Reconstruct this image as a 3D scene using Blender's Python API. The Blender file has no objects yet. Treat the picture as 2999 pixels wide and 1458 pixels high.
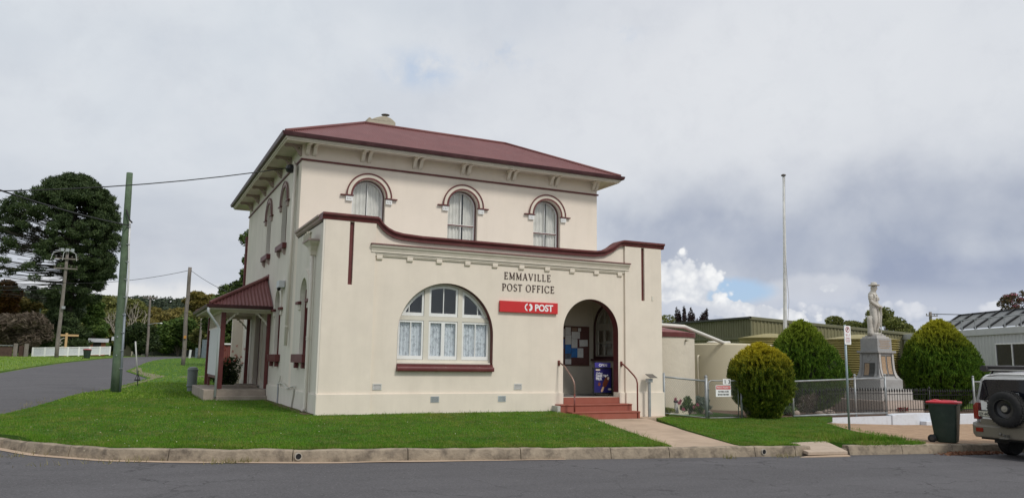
import bpy, bmesh, math, random
import numpy as np
from math import sin, cos, pi, radians, sqrt
from mathutils import Vector, Matrix, noise
from mathutils.geometry import tessellate_polygon, delaunay_2d_cdt
random.seed(7); rng = np.random.default_rng(7)
sc = bpy.context.scene

# ---------------------------------------------------------------- camera
EYE = Vector((-4.35904439, -19.90157599, 1.4))
CAMR = [[0.8980826241783023, 0.07448574969503234, 0.4334737284327427],
        [-0.4396050011728285, 0.12072154999094893, 0.8900414317949586],
        [0.013965782930131121, -0.9898879635898961, 0.14116223449278723]]
cd = bpy.data.cameras.new('camera'); cam = bpy.data.objects.new('camera', cd)
sc.collection.objects.link(cam); sc.camera = cam
cd.sensor_width = 36; cd.lens = 27.524; cd.clip_end = 5000; cd.clip_start = .1
cam.matrix_world = Matrix(((CAMR[0][0], -CAMR[0][1], -CAMR[0][2], EYE.x), (CAMR[1][0], -CAMR[1][1], -CAMR[1][2], EYE.y),
                           (CAMR[2][0], -CAMR[2][1], -CAMR[2][2], EYE.z), (0, 0, 0, 1)))
# ---------------------------------------------------------------- exposure
sc.view_settings.view_transform = 'Standard'; sc.view_settings.look = 'None'
sc.view_settings.exposure = 0.45; sc.view_settings.gamma = 1
# ---------------------------------------------------------------- sun
SUN = Vector((.22, -.62, .75)).normalized()
ld = bpy.data.lights.new('sun', 'SUN'); ld.energy = 1.5; ld.angle = radians(10); ld.color = (1, .96, .90)
sun = bpy.data.objects.new('sun', ld); sc.collection.objects.link(sun)
sun.rotation_euler = (-SUN).to_track_quat('-Z', 'Y').to_euler()
# ---------------------------------------------------------------- sky
def pixdir(px, py):      # direction in the world of a part of the sky
    v = Vector((px - 1499.5, py - 729, 2292.9))
    return Vector([sum(CAMR[i][k] * v[k] for k in range(3)) for i in range(3)]).normalized()
world = bpy.data.worlds.new('World'); sc.world = world; world.use_nodes = True
wt = world.node_tree; wt.nodes.clear()
def N(t, kind, **kw):
    n = t.nodes.new(kind)
    for k, v in kw.items(): setattr(n, k, v)
    return n
def setin(n, **kw):
    for k, v in kw.items(): n.inputs[k.replace('_', ' ')].default_value = v
def math_(t, op, a, b=None, clamp=False):
    n = N(t, 'ShaderNodeMath', operation=op, use_clamp=clamp)
    for i, v in enumerate((a, b)):
        if v is None: continue
        if isinstance(v, (int, float)): n.inputs[i].default_value = v
        else: t.links.new(v, n.inputs[i])
    return n.outputs[0]
def mixc(t, f, a, b):
    n = N(t, 'ShaderNodeMix', data_type='RGBA')
    for i, v in ((0, f), (6, a), (7, b)):
        if isinstance(v, (int, float)): n.inputs[i].default_value = v
        elif isinstance(v, tuple): n.inputs[i].default_value = (*v, 1) if len(v) == 3 else v
        else: t.links.new(v, n.inputs[i])
    return n.outputs[2]
def vmath(t, op, a, b, out=0):
    n = N(t, 'ShaderNodeVectorMath', operation=op)
    for i, v in enumerate((a, b)):
        if v is None: continue
        if isinstance(v, (tuple, Vector)): n.inputs[i].default_value = tuple(v)
        else: t.links.new(v, n.inputs[i])
    return n.outputs[out]
def ramp(t, fac, stops):
    n = N(t, 'ShaderNodeValToRGB'); t.links.new(fac, n.inputs[0]); e = n.color_ramp.elements
    while len(e) < len(stops): e.new(.5)
    for i, (p, c) in enumerate(stops):
        e[i].position = p; e[i].color = (c, c, c, 1) if isinstance(c, (int, float)) else (*c, 1)
    return n.outputs[0]
sky = N(wt, 'ShaderNodeTexSky', sky_type='NISHITA', sun_disc=False)
sky.sun_elevation = math.asin(SUN.z); sky.sun_rotation = math.atan2(SUN.x, SUN.y)
tc = N(wt, 'ShaderNodeTexCoord').outputs['Generated']
sep = N(wt, 'ShaderNodeSeparateXYZ'); wt.links.new(tc, sep.inputs[0])
zz = math_(wt, 'MAXIMUM', math_(wt, 'ADD', sep.outputs[2], .14), .06)
cmb = N(wt, 'ShaderNodeCombineXYZ')
wt.links.new(math_(wt, 'DIVIDE', sep.outputs[0], zz), cmb.inputs[0]); wt.links.new(math_(wt, 'DIVIDE', sep.outputs[1], zz), cmb.inputs[1])
def wnoise(vec, scale, detail=6, rough=.55, dist=0, w=0):
    n = N(wt, 'ShaderNodeTexNoise', noise_dimensions='4D'); wt.links.new(vec, n.inputs['Vector'])
    setin(n, Scale=scale, Detail=detail, Roughness=rough, Distortion=dist, W=w); return n.outputs[0]
n1 = wnoise(cmb.outputs[0], .75, 5, .5, .35, 1.3)
n2 = wnoise(cmb.outputs[0], 2.3, 6, .55, .2, 4.0)
n3 = wnoise(tc, 15, 6, .62, .25, 2.0)
n4 = wnoise(tc, 4.5, 5, .6, .3, 7.0)
def blob(px, py, a, b, edge=.5, warp=.5, nz=None, ang=0):
    d = pixdir(px, py); T = d.cross(Vector((0, 0, 1))).normalized(); U = T.cross(d).normalized()
    if ang: T, U = T * cos(ang) + U * sin(ang), U * cos(ang) - T * sin(ang)
    k = 1 / 2300
    u = math_(wt, 'MULTIPLY', vmath(wt, 'DOT_PRODUCT', tc, T, 1), 1 / (a * k))
    v = math_(wt, 'MULTIPLY', vmath(wt, 'DOT_PRODUCT', tc, U, 1), 1 / (b * k))
    # offset so that the centre is 0: T and U are already perpendicular to the centre direction
    r = math_(wt, 'SQRT', math_(wt, 'ADD', math_(wt, 'MULTIPLY', u, u), math_(wt, 'MULTIPLY', v, v)))
    r = math_(wt, 'ADD', r, math_(wt, 'MULTIPLY', math_(wt, 'SUBTRACT', nz or n3, .5), warp))
    front = math_(wt, 'GREATER_THAN', vmath(wt, 'DOT_PRODUCT', tc, d, 1), .2)
    s = N(wt, 'ShaderNodeMapRange', interpolation_type='SMOOTHSTEP'); wt.links.new(r, s.inputs[0])
    s.inputs[1].default_value = 1 + edge / 2; s.inputs[2].default_value = 1 - edge / 2
    return math_(wt, 'MULTIPLY', s.outputs[0], front)
K = 7.2
def C(r, g, b): return (r * K, g * K, b * K)
def mul(a, b): return math_(wt, 'MULTIPLY', a, b)
def bil(px, py, a, b, edge, warp, nz, ang=0, amt=1.0): return mul(blob(px, py, a, b, edge, warp, nz, ang), amt)
n5 = wnoise(tc, 34, 5, .6, .3, 11.0); n6 = wnoise(tc, 7.5, 5, .52, .15, 5.0); n7 = wnoise(tc, 20, 5, .68, .1, 17.0)
nmix = math_(wt, 'ADD', mul(n3, .6), mul(n5, .4))
def billow(sc_, off):
    v = N(wt, 'ShaderNodeTexVoronoi', feature='F1'); setin(v, Scale=sc_)
    dn = N(wt, 'ShaderNodeVectorMath', operation='MULTIPLY_ADD'); nn = N(wt, 'ShaderNodeTexNoise'); setin(nn, Scale=sc_ * .7, Detail=2); wt.links.new(tc, nn.inputs['Vector'])
    wt.links.new(nn.outputs[1], dn.inputs[0]); dn.inputs[1].default_value = (.6 / sc_,) * 3; wt.links.new(vmath(wt, 'ADD', tc, (off, off, 0)), dn.inputs[2]); wt.links.new(dn.outputs[0], v.inputs['Vector']); return v.outputs['Distance']
bw1, bw2, bw3 = billow(30, .3), billow(75, 1.1), billow(160, 2.3)
bmix = math_(wt, 'ADD', math_(wt, 'ADD', mul(bw1, .55), mul(bw2, .30)), mul(bw3, .15))
base = mixc(wt, ramp(wt, n1, [(.36, 0), (.62, 1)]), C(.555, .60, .675), C(.71, .755, .805))
base = mixc(wt, mul(ramp(wt, n2, [(.45, 0), (.72, 1)]), .45), base, C(.80, .83, .865))
base = mixc(wt, mul(ramp(wt, n4, [(.44, 0), (.64, 1)]), .38), base, C(.565, .61, .685))
cld = mixc(wt, bil(2350, 250, 900, 330, 1.2, 1.0, n4, 0, .5), base, C(.755, .765, .80))
cld = mixc(wt, bil(1750, 330, 520, 260, 1.2, 1.0, n4, 0, .45), cld, C(.80, .82, .85))
cld = mixc(wt, bil(450, 760, 640, 190, 1.3, 1.4, n4, 0, .45), cld, C(.50, .53, .60))
cld = mixc(wt, bil(2450, 690, 880, 175, 1.2, 1.7, n6, .07, .78), cld, C(.345, .39, .50))
cld = mixc(wt, bil(2150, 730, 620, 90, .9, 2.0, n6, 0, .6), cld, C(.33, .38, .50))
cld = mixc(wt, bil(2800, 830, 330, 80, .9, 2.2, n6, 0, .55), cld, C(.30, .35, .49))
cld = mixc(wt, mul(ramp(wt, n6, [(.46, 0), (.68, 1)]), .32), cld, C(.785, .81, .845))
cld = mixc(wt, mul(ramp(wt, n7, [(.50, 0), (.70, 1)]), .14), cld, C(.50, .53, .60))
cld = mixc(wt, bil(2370, 850, 160, 40, .6, 2.4, nmix, 0, .55), cld, C(.70, .72, .77))
low = mixc(wt, bil(2300, 960, 900, 85, .8, 1.6, n6, 0, .7), cld, C(.58, .62, .71))
low = mixc(wt, bil(650, 900, 560, 55, .7, 2.0, nmix, 0, .75), low, C(.84, .84, .84))
low = mixc(wt, bil(180, 830, 150, 22, .7, 2.4, nmix, 0, .6), low, C(.78, .78, .79))
cum = mixc(wt, ramp(wt, bmix, [(.30, 1), (.62, 0)]), C(.64, .67, .73), C(.96, .965, .965))
cumg = mixc(wt, ramp(wt, bmix, [(.30, 1), (.60, 0)]), C(.50, .545, .64), C(.74, .76, .81))
blue = bil(2150, 852, 105, 36, .7, 1.2, nmix)
blue = math_(wt, 'MAXIMUM', blue, mul(mul(blob(1235, 205, 120, 62, 1.2, 1.8, nmix), ramp(wt, nmix, [(.48, 0), (.66, 1)])), .6))
blue = math_(wt, 'MAXIMUM', blue, mul(mul(blob(1450, 165, 110, 42, 1.2, 1.8, nmix), ramp(wt, nmix, [(.47, 0), (.60, 1)])), .4))
blue = math_(wt, 'MAXIMUM', blue, mul(mul(blob(1820, 100, 60, 24, 1.2, 1.8, nmix), ramp(wt, nmix, [(.47, 0), (.60, 1)])), .25))
skyb = mixc(wt, .75, sky.outputs[0], C(.40, .56, .80))
low = mixc(wt, blue, low, skyb)
low = mixc(wt, bil(2330, 930, 480, 34, .22, 1.5, bmix, .02, .85), low, cumg)
low = mixc(wt, bil(2170, 912, 200, 30, .12, 1.8, bmix, -.10, .9), low, cum)
low = mixc(wt, bil(1975, 850, 125, 92, .25, 1.5, bmix, 0, .95), low, cum)
low = mixc(wt, bil(1960, 925, 170, 36, .5, 1.8, bmix, 0, .85), low, C(.56, .60, .69))
low = mixc(wt, bil(2425, 842, 46, 17, .2, 2.4, bmix, 0, .9), low, cum)
col = low
bg = N(wt, 'ShaderNodeBackground'); wt.links.new(col, bg.inputs[0]); bg.inputs[1].default_value = .1
wt.links.new(bg.outputs[0], N(wt, 'ShaderNodeOutputWorld').inputs[0])

# ---------------------------------------------------------------- helpers
COLL = sc.collection
def root_loc(o):
    v = Vector((0, 0, 0))
    while o is not None: v = v + Vector(o.location); o = o.parent
    return v
def tag(o, label=None, cat=None, group=None, kind=None):
    if label: o['label'] = label
    if cat: o['category'] = cat
    if group: o['group'] = group
    if kind: o['kind'] = kind
    return o
def thing(name, label, cat, loc=(0, 0, 0), group=None):
    o = bpy.data.objects.new(name, None); COLL.objects.link(o); o.location = loc
    o.empty_display_size = .2
    return tag(o, label, cat, group)
def copy_tree(o, parent=None, loc=None):
    c = o.copy(); COLL.objects.link(c); c.parent = parent
    if loc is not None: c.location = loc
    for ch in list(o.children): copy_tree(ch, c)
    return c
def relabel(root, label): root['label'] = label
def npmesh(name, V, F, mat, parent=None, origin=None, smooth=False, k=None):
    """V (n,3) world coords, F (m,k) faces"""
    V = np.asarray(V, dtype=np.float64); F = np.asarray(F, dtype=np.int64); k = F.shape[1]
    org = root_loc(parent) if parent is not None else Vector(origin if origin is not None else (float(V[:, 0].mean()), float(V[:, 1].mean()), float(V[:, 2].min())))
    V = V - np.array(org)
    me = bpy.data.meshes.new(name); me.vertices.add(len(V)); me.vertices.foreach_set('co', V.ravel())
    me.loops.add(F.size); me.loops.foreach_set('vertex_index', F.ravel().astype(np.int32))
    me.polygons.add(len(F)); me.polygons.foreach_set('loop_start', (np.arange(len(F)) * k).astype(np.int32))
    me.polygons.foreach_set('loop_total', np.full(len(F), k, dtype=np.int32))
    if smooth: me.polygons.foreach_set('use_smooth', np.ones(len(F), dtype=bool))
    me.update(calc_edges=True); me.materials.append(mat)
    o = bpy.data.objects.new(name, me); COLL.objects.link(o)
    if parent is not None: o.parent = parent
    else: o.location = org
    return o
class MB:
    def __init__(s): s.v = []; s.f = []
    def add(s, vs, fs):
        b = len(s.v); s.v += [tuple(map(float, v)) for v in vs]; s.f += [tuple(b + i for i in f) for f in fs]; return s
    def box(s, x0, y0, z0, x1, y1, z1):
        x0, x1 = min(x0, x1), max(x0, x1); y0, y1 = min(y0, y1), max(y0, y1); z0, z1 = min(z0, z1), max(z0, z1)
        return s.add([(x0, y0, z0), (x1, y0, z0), (x1, y1, z0), (x0, y1, z0), (x0, y0, z1), (x1, y0, z1), (x1, y1, z1), (x0, y1, z1)],
                     [(0, 3, 2, 1), (4, 5, 6, 7), (0, 1, 5, 4), (1, 2, 6, 5), (2, 3, 7, 6), (3, 0, 4, 7)])
    def panel(s, outer, holes, w0, w1, P):
        """flat plate with holes; P(u,v,w)"""
        loops = [outer] + list(holes)
        tris = tessellate_polygon([[Vector((u, v, 0)) for u, v in lp] for lp in loops])
        flat = [p for lp in loops for p in lp]; n = len(flat)
        vs = [P(u, v, w0) for u, v in flat] + [P(u, v, w1) for u, v in flat]
        fs = []
        for t in tris:
            fs.append(tuple(t)); fs.append(tuple(n + i for i in reversed(t)))
        b = 0
        for lp in loops:
            m = len(lp)
            for i in range(m):
                a, c = b + i, b + (i + 1) % m
                fs.append((a, c, n + c, n + a))
            b += m
        return s.add(vs, fs)
    def tube(s, pts, r, n=8, caps=True):
        pts = [Vector(p) for p in pts]; m = len(pts)
        rs = r if isinstance(r, (list, tuple)) else [r] * m
        vs = []; up = None
        for i, p in enumerate(pts):
            d = (pts[min(i + 1, m - 1)] - pts[max(i - 1, 0)]).normalized()
            if up is None:
                up = Vector((0, 0, 1)) if abs(d.z) < .9 else Vector((1, 0, 0))
            a = d.cross(up).normalized(); b_ = a.cross(d).normalized(); up = b_
            for j in range(n):
                t = 2 * pi * j / n + pi / n; vs.append(p + (a * cos(t) + b_ * sin(t)) * rs[i])
        fs = [(i * n + j, i * n + (j + 1) % n, (i + 1) * n + (j + 1) % n, (i + 1) * n + j) for i in range(m - 1) for j in range(n)]
        if caps: fs += [tuple(range(n))[::-1], tuple((m - 1) * n + j for j in range(n))]
        return s.add(vs, fs)
    def lathe(s, c, prof, n=24, axis=None, caps=True):
        """prof: list of (radius, height) about vertical axis at c"""
        c = Vector(c); vs = []
        for r, h in prof:
            for j in range(n):
                t = 2 * pi * j / n
                if axis == 'x': vs.append((c.x + h, c.y + r * cos(t), c.z + r * sin(t)))
                elif axis == 'y': vs.append((c.x + r * cos(t), c.y + h, c.z + r * sin(t)))
                else: vs.append((c.x + r * cos(t), c.y + r * sin(t), c.z + h))
        m = len(prof)
        fs = [(i * n + j, i * n + (j + 1) % n, (i + 1) * n + (j + 1) % n, (i + 1) * n + j) for i in range(m - 1) for j in range(n)]
        if caps and prof[0][0] > 1e-4: fs.append(tuple(range(n))[::-1])
        if caps and prof[-1][0] > 1e-4: fs.append(tuple((m - 1) * n + j for j in range(n)))
        return s.add(vs, fs)
    def loft(s, loops, closed=True, caps=True):
        n = len(loops[0]); vs = [p for lp in loops for p in lp]; fs = []
        for i in range(len(loops) - 1):
            for j in range(n if closed else n - 1):
                fs.append((i * n + j, i * n + (j + 1) % n, (i + 1) * n + (j + 1) % n, (i + 1) * n + j))
        if caps: fs += [tuple(range(n))[::-1], tuple((len(loops) - 1) * n + j for j in range(n))]
        return s.add(vs, fs)
    def build(s, name, mat, parent=None, smooth=False, bevel=0, origin=None, autosmooth=False):
        me = bpy.data.meshes.new(name)
        V = s.v
        if parent is not None: org = root_loc(parent)
        elif origin is not None: org = Vector(origin)
        else:
            xs = [v[0] for v in V]; ys = [v[1] for v in V]; zs = [v[2] for v in V]
            org = Vector(((min(xs) + max(xs)) / 2, (min(ys) + max(ys)) / 2, min(zs)))
        me.from_pydata([(v[0] - org.x, v[1] - org.y, v[2] - org.z) for v in V], [], s.f)
        bm = bmesh.new(); bm.from_mesh(me); bmesh.ops.recalc_face_normals(bm, faces=bm.faces[:]); bm.to_mesh(me); bm.free()
        me.materials.append(mat)
        if smooth: me.polygons.foreach_set('use_smooth', [True] * len(me.polygons))
        if autosmooth:
            me.polygons.foreach_set('use_smooth', [True] * len(me.polygons)); me.set_sharp_from_angle(angle=radians(35))
        o = bpy.data.objects.new(name, me); COLL.objects.link(o)
        if parent is not None: o.parent = parent
        else: o.location = org
        if bevel:
            b = o.modifiers.new('bevel', 'BEVEL'); b.width = bevel; b.segments = 2; b.limit_method = 'ANGLE'; b.angle_limit = radians(40)
        return o
def FR(y0=0.0): return lambda u, v, w: (u, y0 + w, v)            # facing -Y, w goes into the building
def SD(x0=0.0): return lambda u, v, w: (x0 + w, u, v)            # facing -X, u = Y
def arc(cx, cz, r, a0, a1, n=24): return [(cx + r * cos(a0 + (a1 - a0) * i / n), cz + r * sin(a0 + (a1 - a0) * i / n)) for i in range(n + 1)]
def arch_loop(cx, hw, z0, zs, n=24, rise=None):
    if rise is None: top = arc(cx, zs, hw, 0, pi, n)
    else:
        R = (hw * hw + rise * rise) / (2 * rise); a = math.asin(hw / R)
        top = arc(cx, zs + rise - R, R, pi / 2 - a, pi / 2 + a, n)
    return [(cx - hw, z0), (cx + hw, z0)] + top
def arch_top(cx, hw, zs, x):       # height of a semicircular arch at x
    return zs + sqrt(max(0, hw * hw - (x - cx) ** 2))
def pane(cx, hw, zs, x0, x1, z0, z1=None, n=8):
    """part of an arched opening between x0 and x1 above z0 (below z1)"""
    pts = [(x0, z0), (x1, z0)]
    for i in range(n + 1):
        x = x1 + (x0 - x1) * i / n
        z = arch_top(cx, hw, zs, x)
        if z1 is not None: z = min(z, z1)
        pts.append((x, max(z, z0 + .004)))
    return pts

def M(name, c, rough=.7, var=.12, scale=2.0, bump=0, bscale=30, metal=0, spec=.4, detail=5, dirt=None, dirtscale=1.2, dirtamt=.5, streak=False, coat=0):
    m = bpy.data.materials.new(name); m.use_nodes = True; t = m.node_tree; b = t.nodes['Principled BSDF']
    b.inputs['Roughness'].default_value = rough; b.inputs['Metallic'].default_value = metal; b.inputs['Specular IOR Level'].default_value = spec
    if coat: b.inputs['Coat Weight'].default_value = coat; b.inputs['Coat Roughness'].default_value = .08
    tc = N(t, 'ShaderNodeTexCoord').outputs['Object']
    n = N(t, 'ShaderNodeTexNoise'); t.links.new(tc, n.inputs['Vector']); setin(n, Scale=scale, Detail=detail, Roughness=.6)
    lo = tuple(max(0, x * (1 - var)) for x in c); hi = tuple(min(1, x * (1 + var)) for x in c)
    col = ramp(t, n.outputs[0], [(.3, lo), (.7, hi)])
    if dirt:
        d = N(t, 'ShaderNodeTexNoise'); setin(d, Scale=dirtscale, Detail=8, Roughness=.65)
        if streak:
            mp = N(t, 'ShaderNodeMapping'); t.links.new(tc, mp.inputs[0]); mp.inputs['Scale'].default_value = (3, 3, .35); t.links.new(mp.outputs[0], d.inputs['Vector'])
        else: t.links.new(tc, d.inputs['Vector'])
        f = math_(t, 'MULTIPLY', ramp(t, d.outputs[0], [(.48, 0), (.72, 1)]), dirtamt)
        col = mixc(t, f, col, dirt)
    t.links.new(col, b.inputs['Base Color'])
    if bump:
        bn = N(t, 'ShaderNodeTexNoise'); t.links.new(tc, bn.inputs['Vector']); setin(bn, Scale=bscale, Detail=6, Roughness=.6)
        bp = N(t, 'ShaderNodeBump'); setin(bp, Strength=bump, Distance=.02); t.links.new(bn.outputs[0], bp.inputs['Height']); t.links.new(bp.outputs[0], b.inputs['Normal'])
    return m
def leafmat(name, cols, rough=.6, trans=.25, zgrad=None, nscale=1.5, patch=None):
    """cols: dark -> light, chosen per leaf; zgrad=(z0,z1,colour)"""
    m = bpy.data.materials.new(name); m.use_nodes = True; t = m.node_tree; b = t.nodes['Principled BSDF']
    b.inputs['Roughness'].default_value = rough; b.inputs['Specular IOR Level'].default_value = .25
    g = N(t, 'ShaderNodeNewGeometry'); tc = N(t, 'ShaderNodeTexCoord').outputs['Object']
    n = N(t, 'ShaderNodeTexNoise'); t.links.new(tc, n.inputs['Vector']); setin(n, Scale=nscale, Detail=4)
    f = math_(t, 'ADD', math_(t, 'MULTIPLY', g.outputs['Random Per Island'], .55), math_(t, 'MULTIPLY', n.outputs[0], .5))
    col = ramp(t, f, [(.15 + .7 * i / (len(cols) - 1), c) for i, c in enumerate(cols)])
    if zgrad:
        s = N(t, 'ShaderNodeSeparateXYZ'); t.links.new(tc, s.inputs[0])
        mr = N(t, 'ShaderNodeMapRange', interpolation_type='SMOOTHSTEP'); t.links.new(math_(t, 'ADD', s.outputs[2], math_(t, 'MULTIPLY', math_(t, 'SUBTRACT', f, .5), 1.1)), mr.inputs[0])
        mr.inputs[1].default_value = zgrad[0]; mr.inputs[2].default_value = zgrad[1]
        col = mixc(t, mr.outputs[0], col, zgrad[2])
    if patch:
        for sc_, c_, am in patch:
            pn = N(t, 'ShaderNodeTexNoise'); t.links.new(tc, pn.inputs['Vector']); setin(pn, Scale=sc_, Detail=6, Roughness=.65)
            pf = math_(t, 'ADD', pn.outputs[0], math_(t, 'MULTIPLY', math_(t, 'SUBTRACT', g.outputs['Random Per Island'], .5), .22))
            col = mixc(t, math_(t, 'MULTIPLY', ramp(t, pf, [(.50, 0), (.68, 1)]), am), col, c_)
    t.links.new(col, b.inputs['Base Color'])
    if trans:
        tr = N(t, 'ShaderNodeBsdfTranslucent'); t.links.new(col, tr.inputs[0]); mx = N(t, 'ShaderNodeMixShader'); mx.inputs[0].default_value = trans
        t.links.new(b.outputs[0], mx.inputs[1]); t.links.new(tr.outputs[0], mx.inputs[2]); t.links.new(mx.outputs[0], t.nodes['Material Output'].inputs[0])
    return m
def glassmat(name, tint=(.96, .97, .97), refl=.02):
    m = bpy.data.materials.new(name); m.use_nodes = True; t = m.node_tree; t.nodes.remove(t.nodes['Principled BSDF'])
    gl = N(t, 'ShaderNodeBsdfGlossy'); setin(gl, Roughness=.03); gl.inputs[0].default_value = (.9, .93, .95, 1)
    tr = N(t, 'ShaderNodeBsdfTransparent'); tr.inputs[0].default_value = (*tint, 1)
    fr = N(t, 'ShaderNodeLayerWeight'); fr.inputs[0].default_value = .4
    f = math_(t, 'ADD', math_(t, 'MULTIPLY', fr.outputs[0], .18), refl, True)
    mx = N(t, 'ShaderNodeMixShader'); t.links.new(f, mx.inputs[0]); t.links.new(tr.outputs[0], mx.inputs[1]); t.links.new(gl.outputs[0], mx.inputs[2])
    t.links.new(mx.outputs[0], t.nodes['Material Output'].inputs[0]); return m

# ---------------------------------------------------------------- materials
cream = M('cream_render', (.77, .685, .58), .85, .045, 1.7, .12, 60, dirt=(.60, .53, .44), dirtscale=.9, dirtamt=.25, streak=True)
cream2 = M('cream_render_upper', (.80, .705, .605), .85, .03, 1.3, .10, 60, dirt=(.62, .54, .44), dirtscale=.9, dirtamt=.2, streak=True)
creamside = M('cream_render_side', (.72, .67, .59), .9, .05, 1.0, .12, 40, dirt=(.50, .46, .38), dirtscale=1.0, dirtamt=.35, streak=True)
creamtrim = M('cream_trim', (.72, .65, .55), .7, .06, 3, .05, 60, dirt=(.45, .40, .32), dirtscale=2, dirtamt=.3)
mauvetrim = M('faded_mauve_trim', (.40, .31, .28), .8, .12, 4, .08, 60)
maroon = M('maroon_paint', (.125, .028, .027), .45, .15, 4, .06, 60, dirt=(.25, .12, .10), dirtscale=3, dirtamt=.25)
maroonD = M('maroon_gutter', (.062, .021, .025), .4, .15, 3, .04, 60, dirt=(.18, .10, .09), dirtscale=2, dirtamt=.3)
roofm = M('maroon_corrugated_steel', (.180, .066, .062), .5, .10, 1.5, .05, 50, dirt=(.24, .115, .105), dirtscale=.8, dirtamt=.35, streak=True)
white = M('white_paint', (.78, .78, .76), .5, .04, 4, .04, 60)
offwhite = M('offwhite_mullion', (.66, .62, .53), .6, .05, 4)
stone = M('weathered_chimney_render', (.46, .42, .33), .95, .25, 5, .5, 20, dirt=(.17, .15, .12), dirtscale=5, dirtamt=.6)
conc = M('concrete', (.40, .36, .30), .95, .12, 2, .25, 40, dirt=(.22, .19, .15), dirtscale=1.5, dirtamt=.5)
pathc = M('path_concrete', (.44, .33, .24), .95, .14, 1.3, .25, 40, dirt=(.27, .20, .14), dirtscale=1.0, dirtamt=.55)
redstep = M('red_step_paint', (.30, .088, .058), .7, .12, 3, .1, 50, dirt=(.22, .10, .08), dirtscale=3, dirtamt=.4)
steel = M('galvanised_steel', (.36, .38, .39), .45, .15, 6, .05, 60, metal=.5)
railm = M('red_handrail_paint', (.17, .04, .03), .35, .15, 8)
worn = M('worn_handrail', (.24, .15, .12), .35, .25, 8, metal=.4)
black = M('black_metal', (.012, .012, .013), .45, .3, 5)
dark = M('dark_interior', (.03, .028, .026), .9, .3, 2)  # near black, the shade inside rooms and vents put into a colour
glass = glassmat('window_glass')
glassdark = glassmat('window_glass_dark', (.93, .95, .97), .03)
lace = M('lace_curtain', (.88, .88, .86), .95, .1, 14, .6, 40, dirt=(.16, .17, .18), dirtscale=9, dirtamt=.75)
sheer = M('sheer_curtain', (.82, .78, .72), .95, .12, 3, .2, 30)
lettr = M('dark_letter', (.055, .022, .018), .5, .1)
signred = M('sign_red', (.58, .028, .030), .4, .05)
signwhite = M('sign_white', (.85, .85, .85), .5, .02)
signblue = M('sign_blue', (.022, .018, .12), .35, .12, 3)

# ---------------------------------------------------------------- terrain heights
def ss(a, b, t):
    t = max(0., min(1., (t - a) / (b - a))); return t * t * (3 - 2 * t)
def li(xs, ys, t):
    if t <= xs[0]: return ys[0]
    for i in range(1, len(xs)):
        if t <= xs[i]: return ys[i - 1] + (ys[i] - ys[i - 1]) * (t - xs[i - 1]) / (xs[i] - xs[i - 1])
    return ys[-1]
def g(y): return li([15, 30, 55, 85, 110, 150, 220], [0, .25, .72, 1.08, 1.33, 1.45, 1.5], y)
def kz(x): return -.2 - .0195 * max(0, min(x, 40)) - .004 * max(0, min(x, 40) - 14)
KERB = [(-9.2, 3.0), (-8.6, 1.0), (-7.6, -.6), (-6.45, -1.8), (-5.63, -3.2), (-4.49, -4.35), (-3.0, -5.1), (-.82, -5.9), (1.5, -6.2), (4.6, -6.5), (8.4, -6.75), (12, -6.95), (15.5, -7.1), (24, -7.5), (45, -8.3)]
def ky(x): return li([p[0] for p in KERB], [p[1] for p in KERB], x)
def roadz(x, y):
    s = ss(-6, 15, y); return (kz(x) - .2) * (1 - s) + (-.03) * s + g(y)
def basez(x): return li([6.9, 8, 10.5, 12.2, 16, 20, 24], [0, -.12, -.21, -.33, -.34, -.36, -.36], x)
def lawnz(x, y):
    if y >= 0:
        e = -.16 * ss(-4.5, -7.5, x) * (1 - ss(4, 18, y)) if x < 0 else 0
        return (basez(x) if x > 0 else 0) * (1 - ss(4, 12, y)) + e + g(y)
    k = -7 if x < -6 else ky(x)
    t = max(0, min(1, y / k)) ** 1.1
    b = basez(x) if x > 0 else -.16 * ss(-4.5, -7.5, x)
    return b * (1 - t) + kz(x) * t
def gardenz(x, y): return basez(x) + g(y) * .3
def pathz(x, y):          # brown footpath on the right
    t = max(0, min(1, y / ky(x))) ** .9
    return li([10.5, 14, 18, 21, 26], [-.24, -.36, -.58, -.70, -.76], x) * (1 - t) + kz(x) * t
def region(name, poly, step, fz, mat, kind='structure', off=0.0, ystretch=1.0, parent=None):
    """sheet over a polygon following a height function"""
    P = []
    m = len(poly)
    for i in range(m):
        a, b = Vector(poly[i]), Vector(poly[(i + 1) % m]); k = max(1, int((b - a).length / step))
        k = min(k, 60)
        P += [a + (b - a) * j / k for j in range(k)]
    nb = len(P); xs = [p.x for p in P]; ys = [p.y for p in P]
    def inside(x, y):
        c = False; j = nb - 1
        for i in range(nb):
            if (P[i].y > y) != (P[j].y > y) and x < (P[j].x - P[i].x) * (y - P[i].y) / (P[j].y - P[i].y) + P[i].x: c = not c
            j = i
        return c
    y = min(ys) + step * .5
    st = step
    while y < max(ys):
        st = step * (1 if y < 16 else ystretch)
        x = min(xs) + st * .5
        while x < max(xs):
            if inside(x, y): P.append(Vector((x, y)))
            x += st
        y += st
    r = delaunay_2d_cdt(P, [(i, (i + 1) % nb) for i in range(nb)], [], 1, 1e-5)
    V = [(p.x, p.y, fz(p.x, p.y) + off) for p in r[0]]
    mb = MB().add(V, [tuple(f) for f in r[2]])
    B = [(P[i].x, P[i].y, fz(P[i].x, P[i].y) + off) for i in range(nb)]
    if name != 'road': mb.add(B + [(x_, y_, z_ - .16) for x_, y_, z_ in B], [(i, (i + 1) % nb, nb + (i + 1) % nb, nb + i) for i in range(nb)])
    o = mb.build(name, mat, smooth=True, origin=(0, 0, 0))
    if kind: o['kind'] = kind
    return o, V, r[2]

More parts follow.
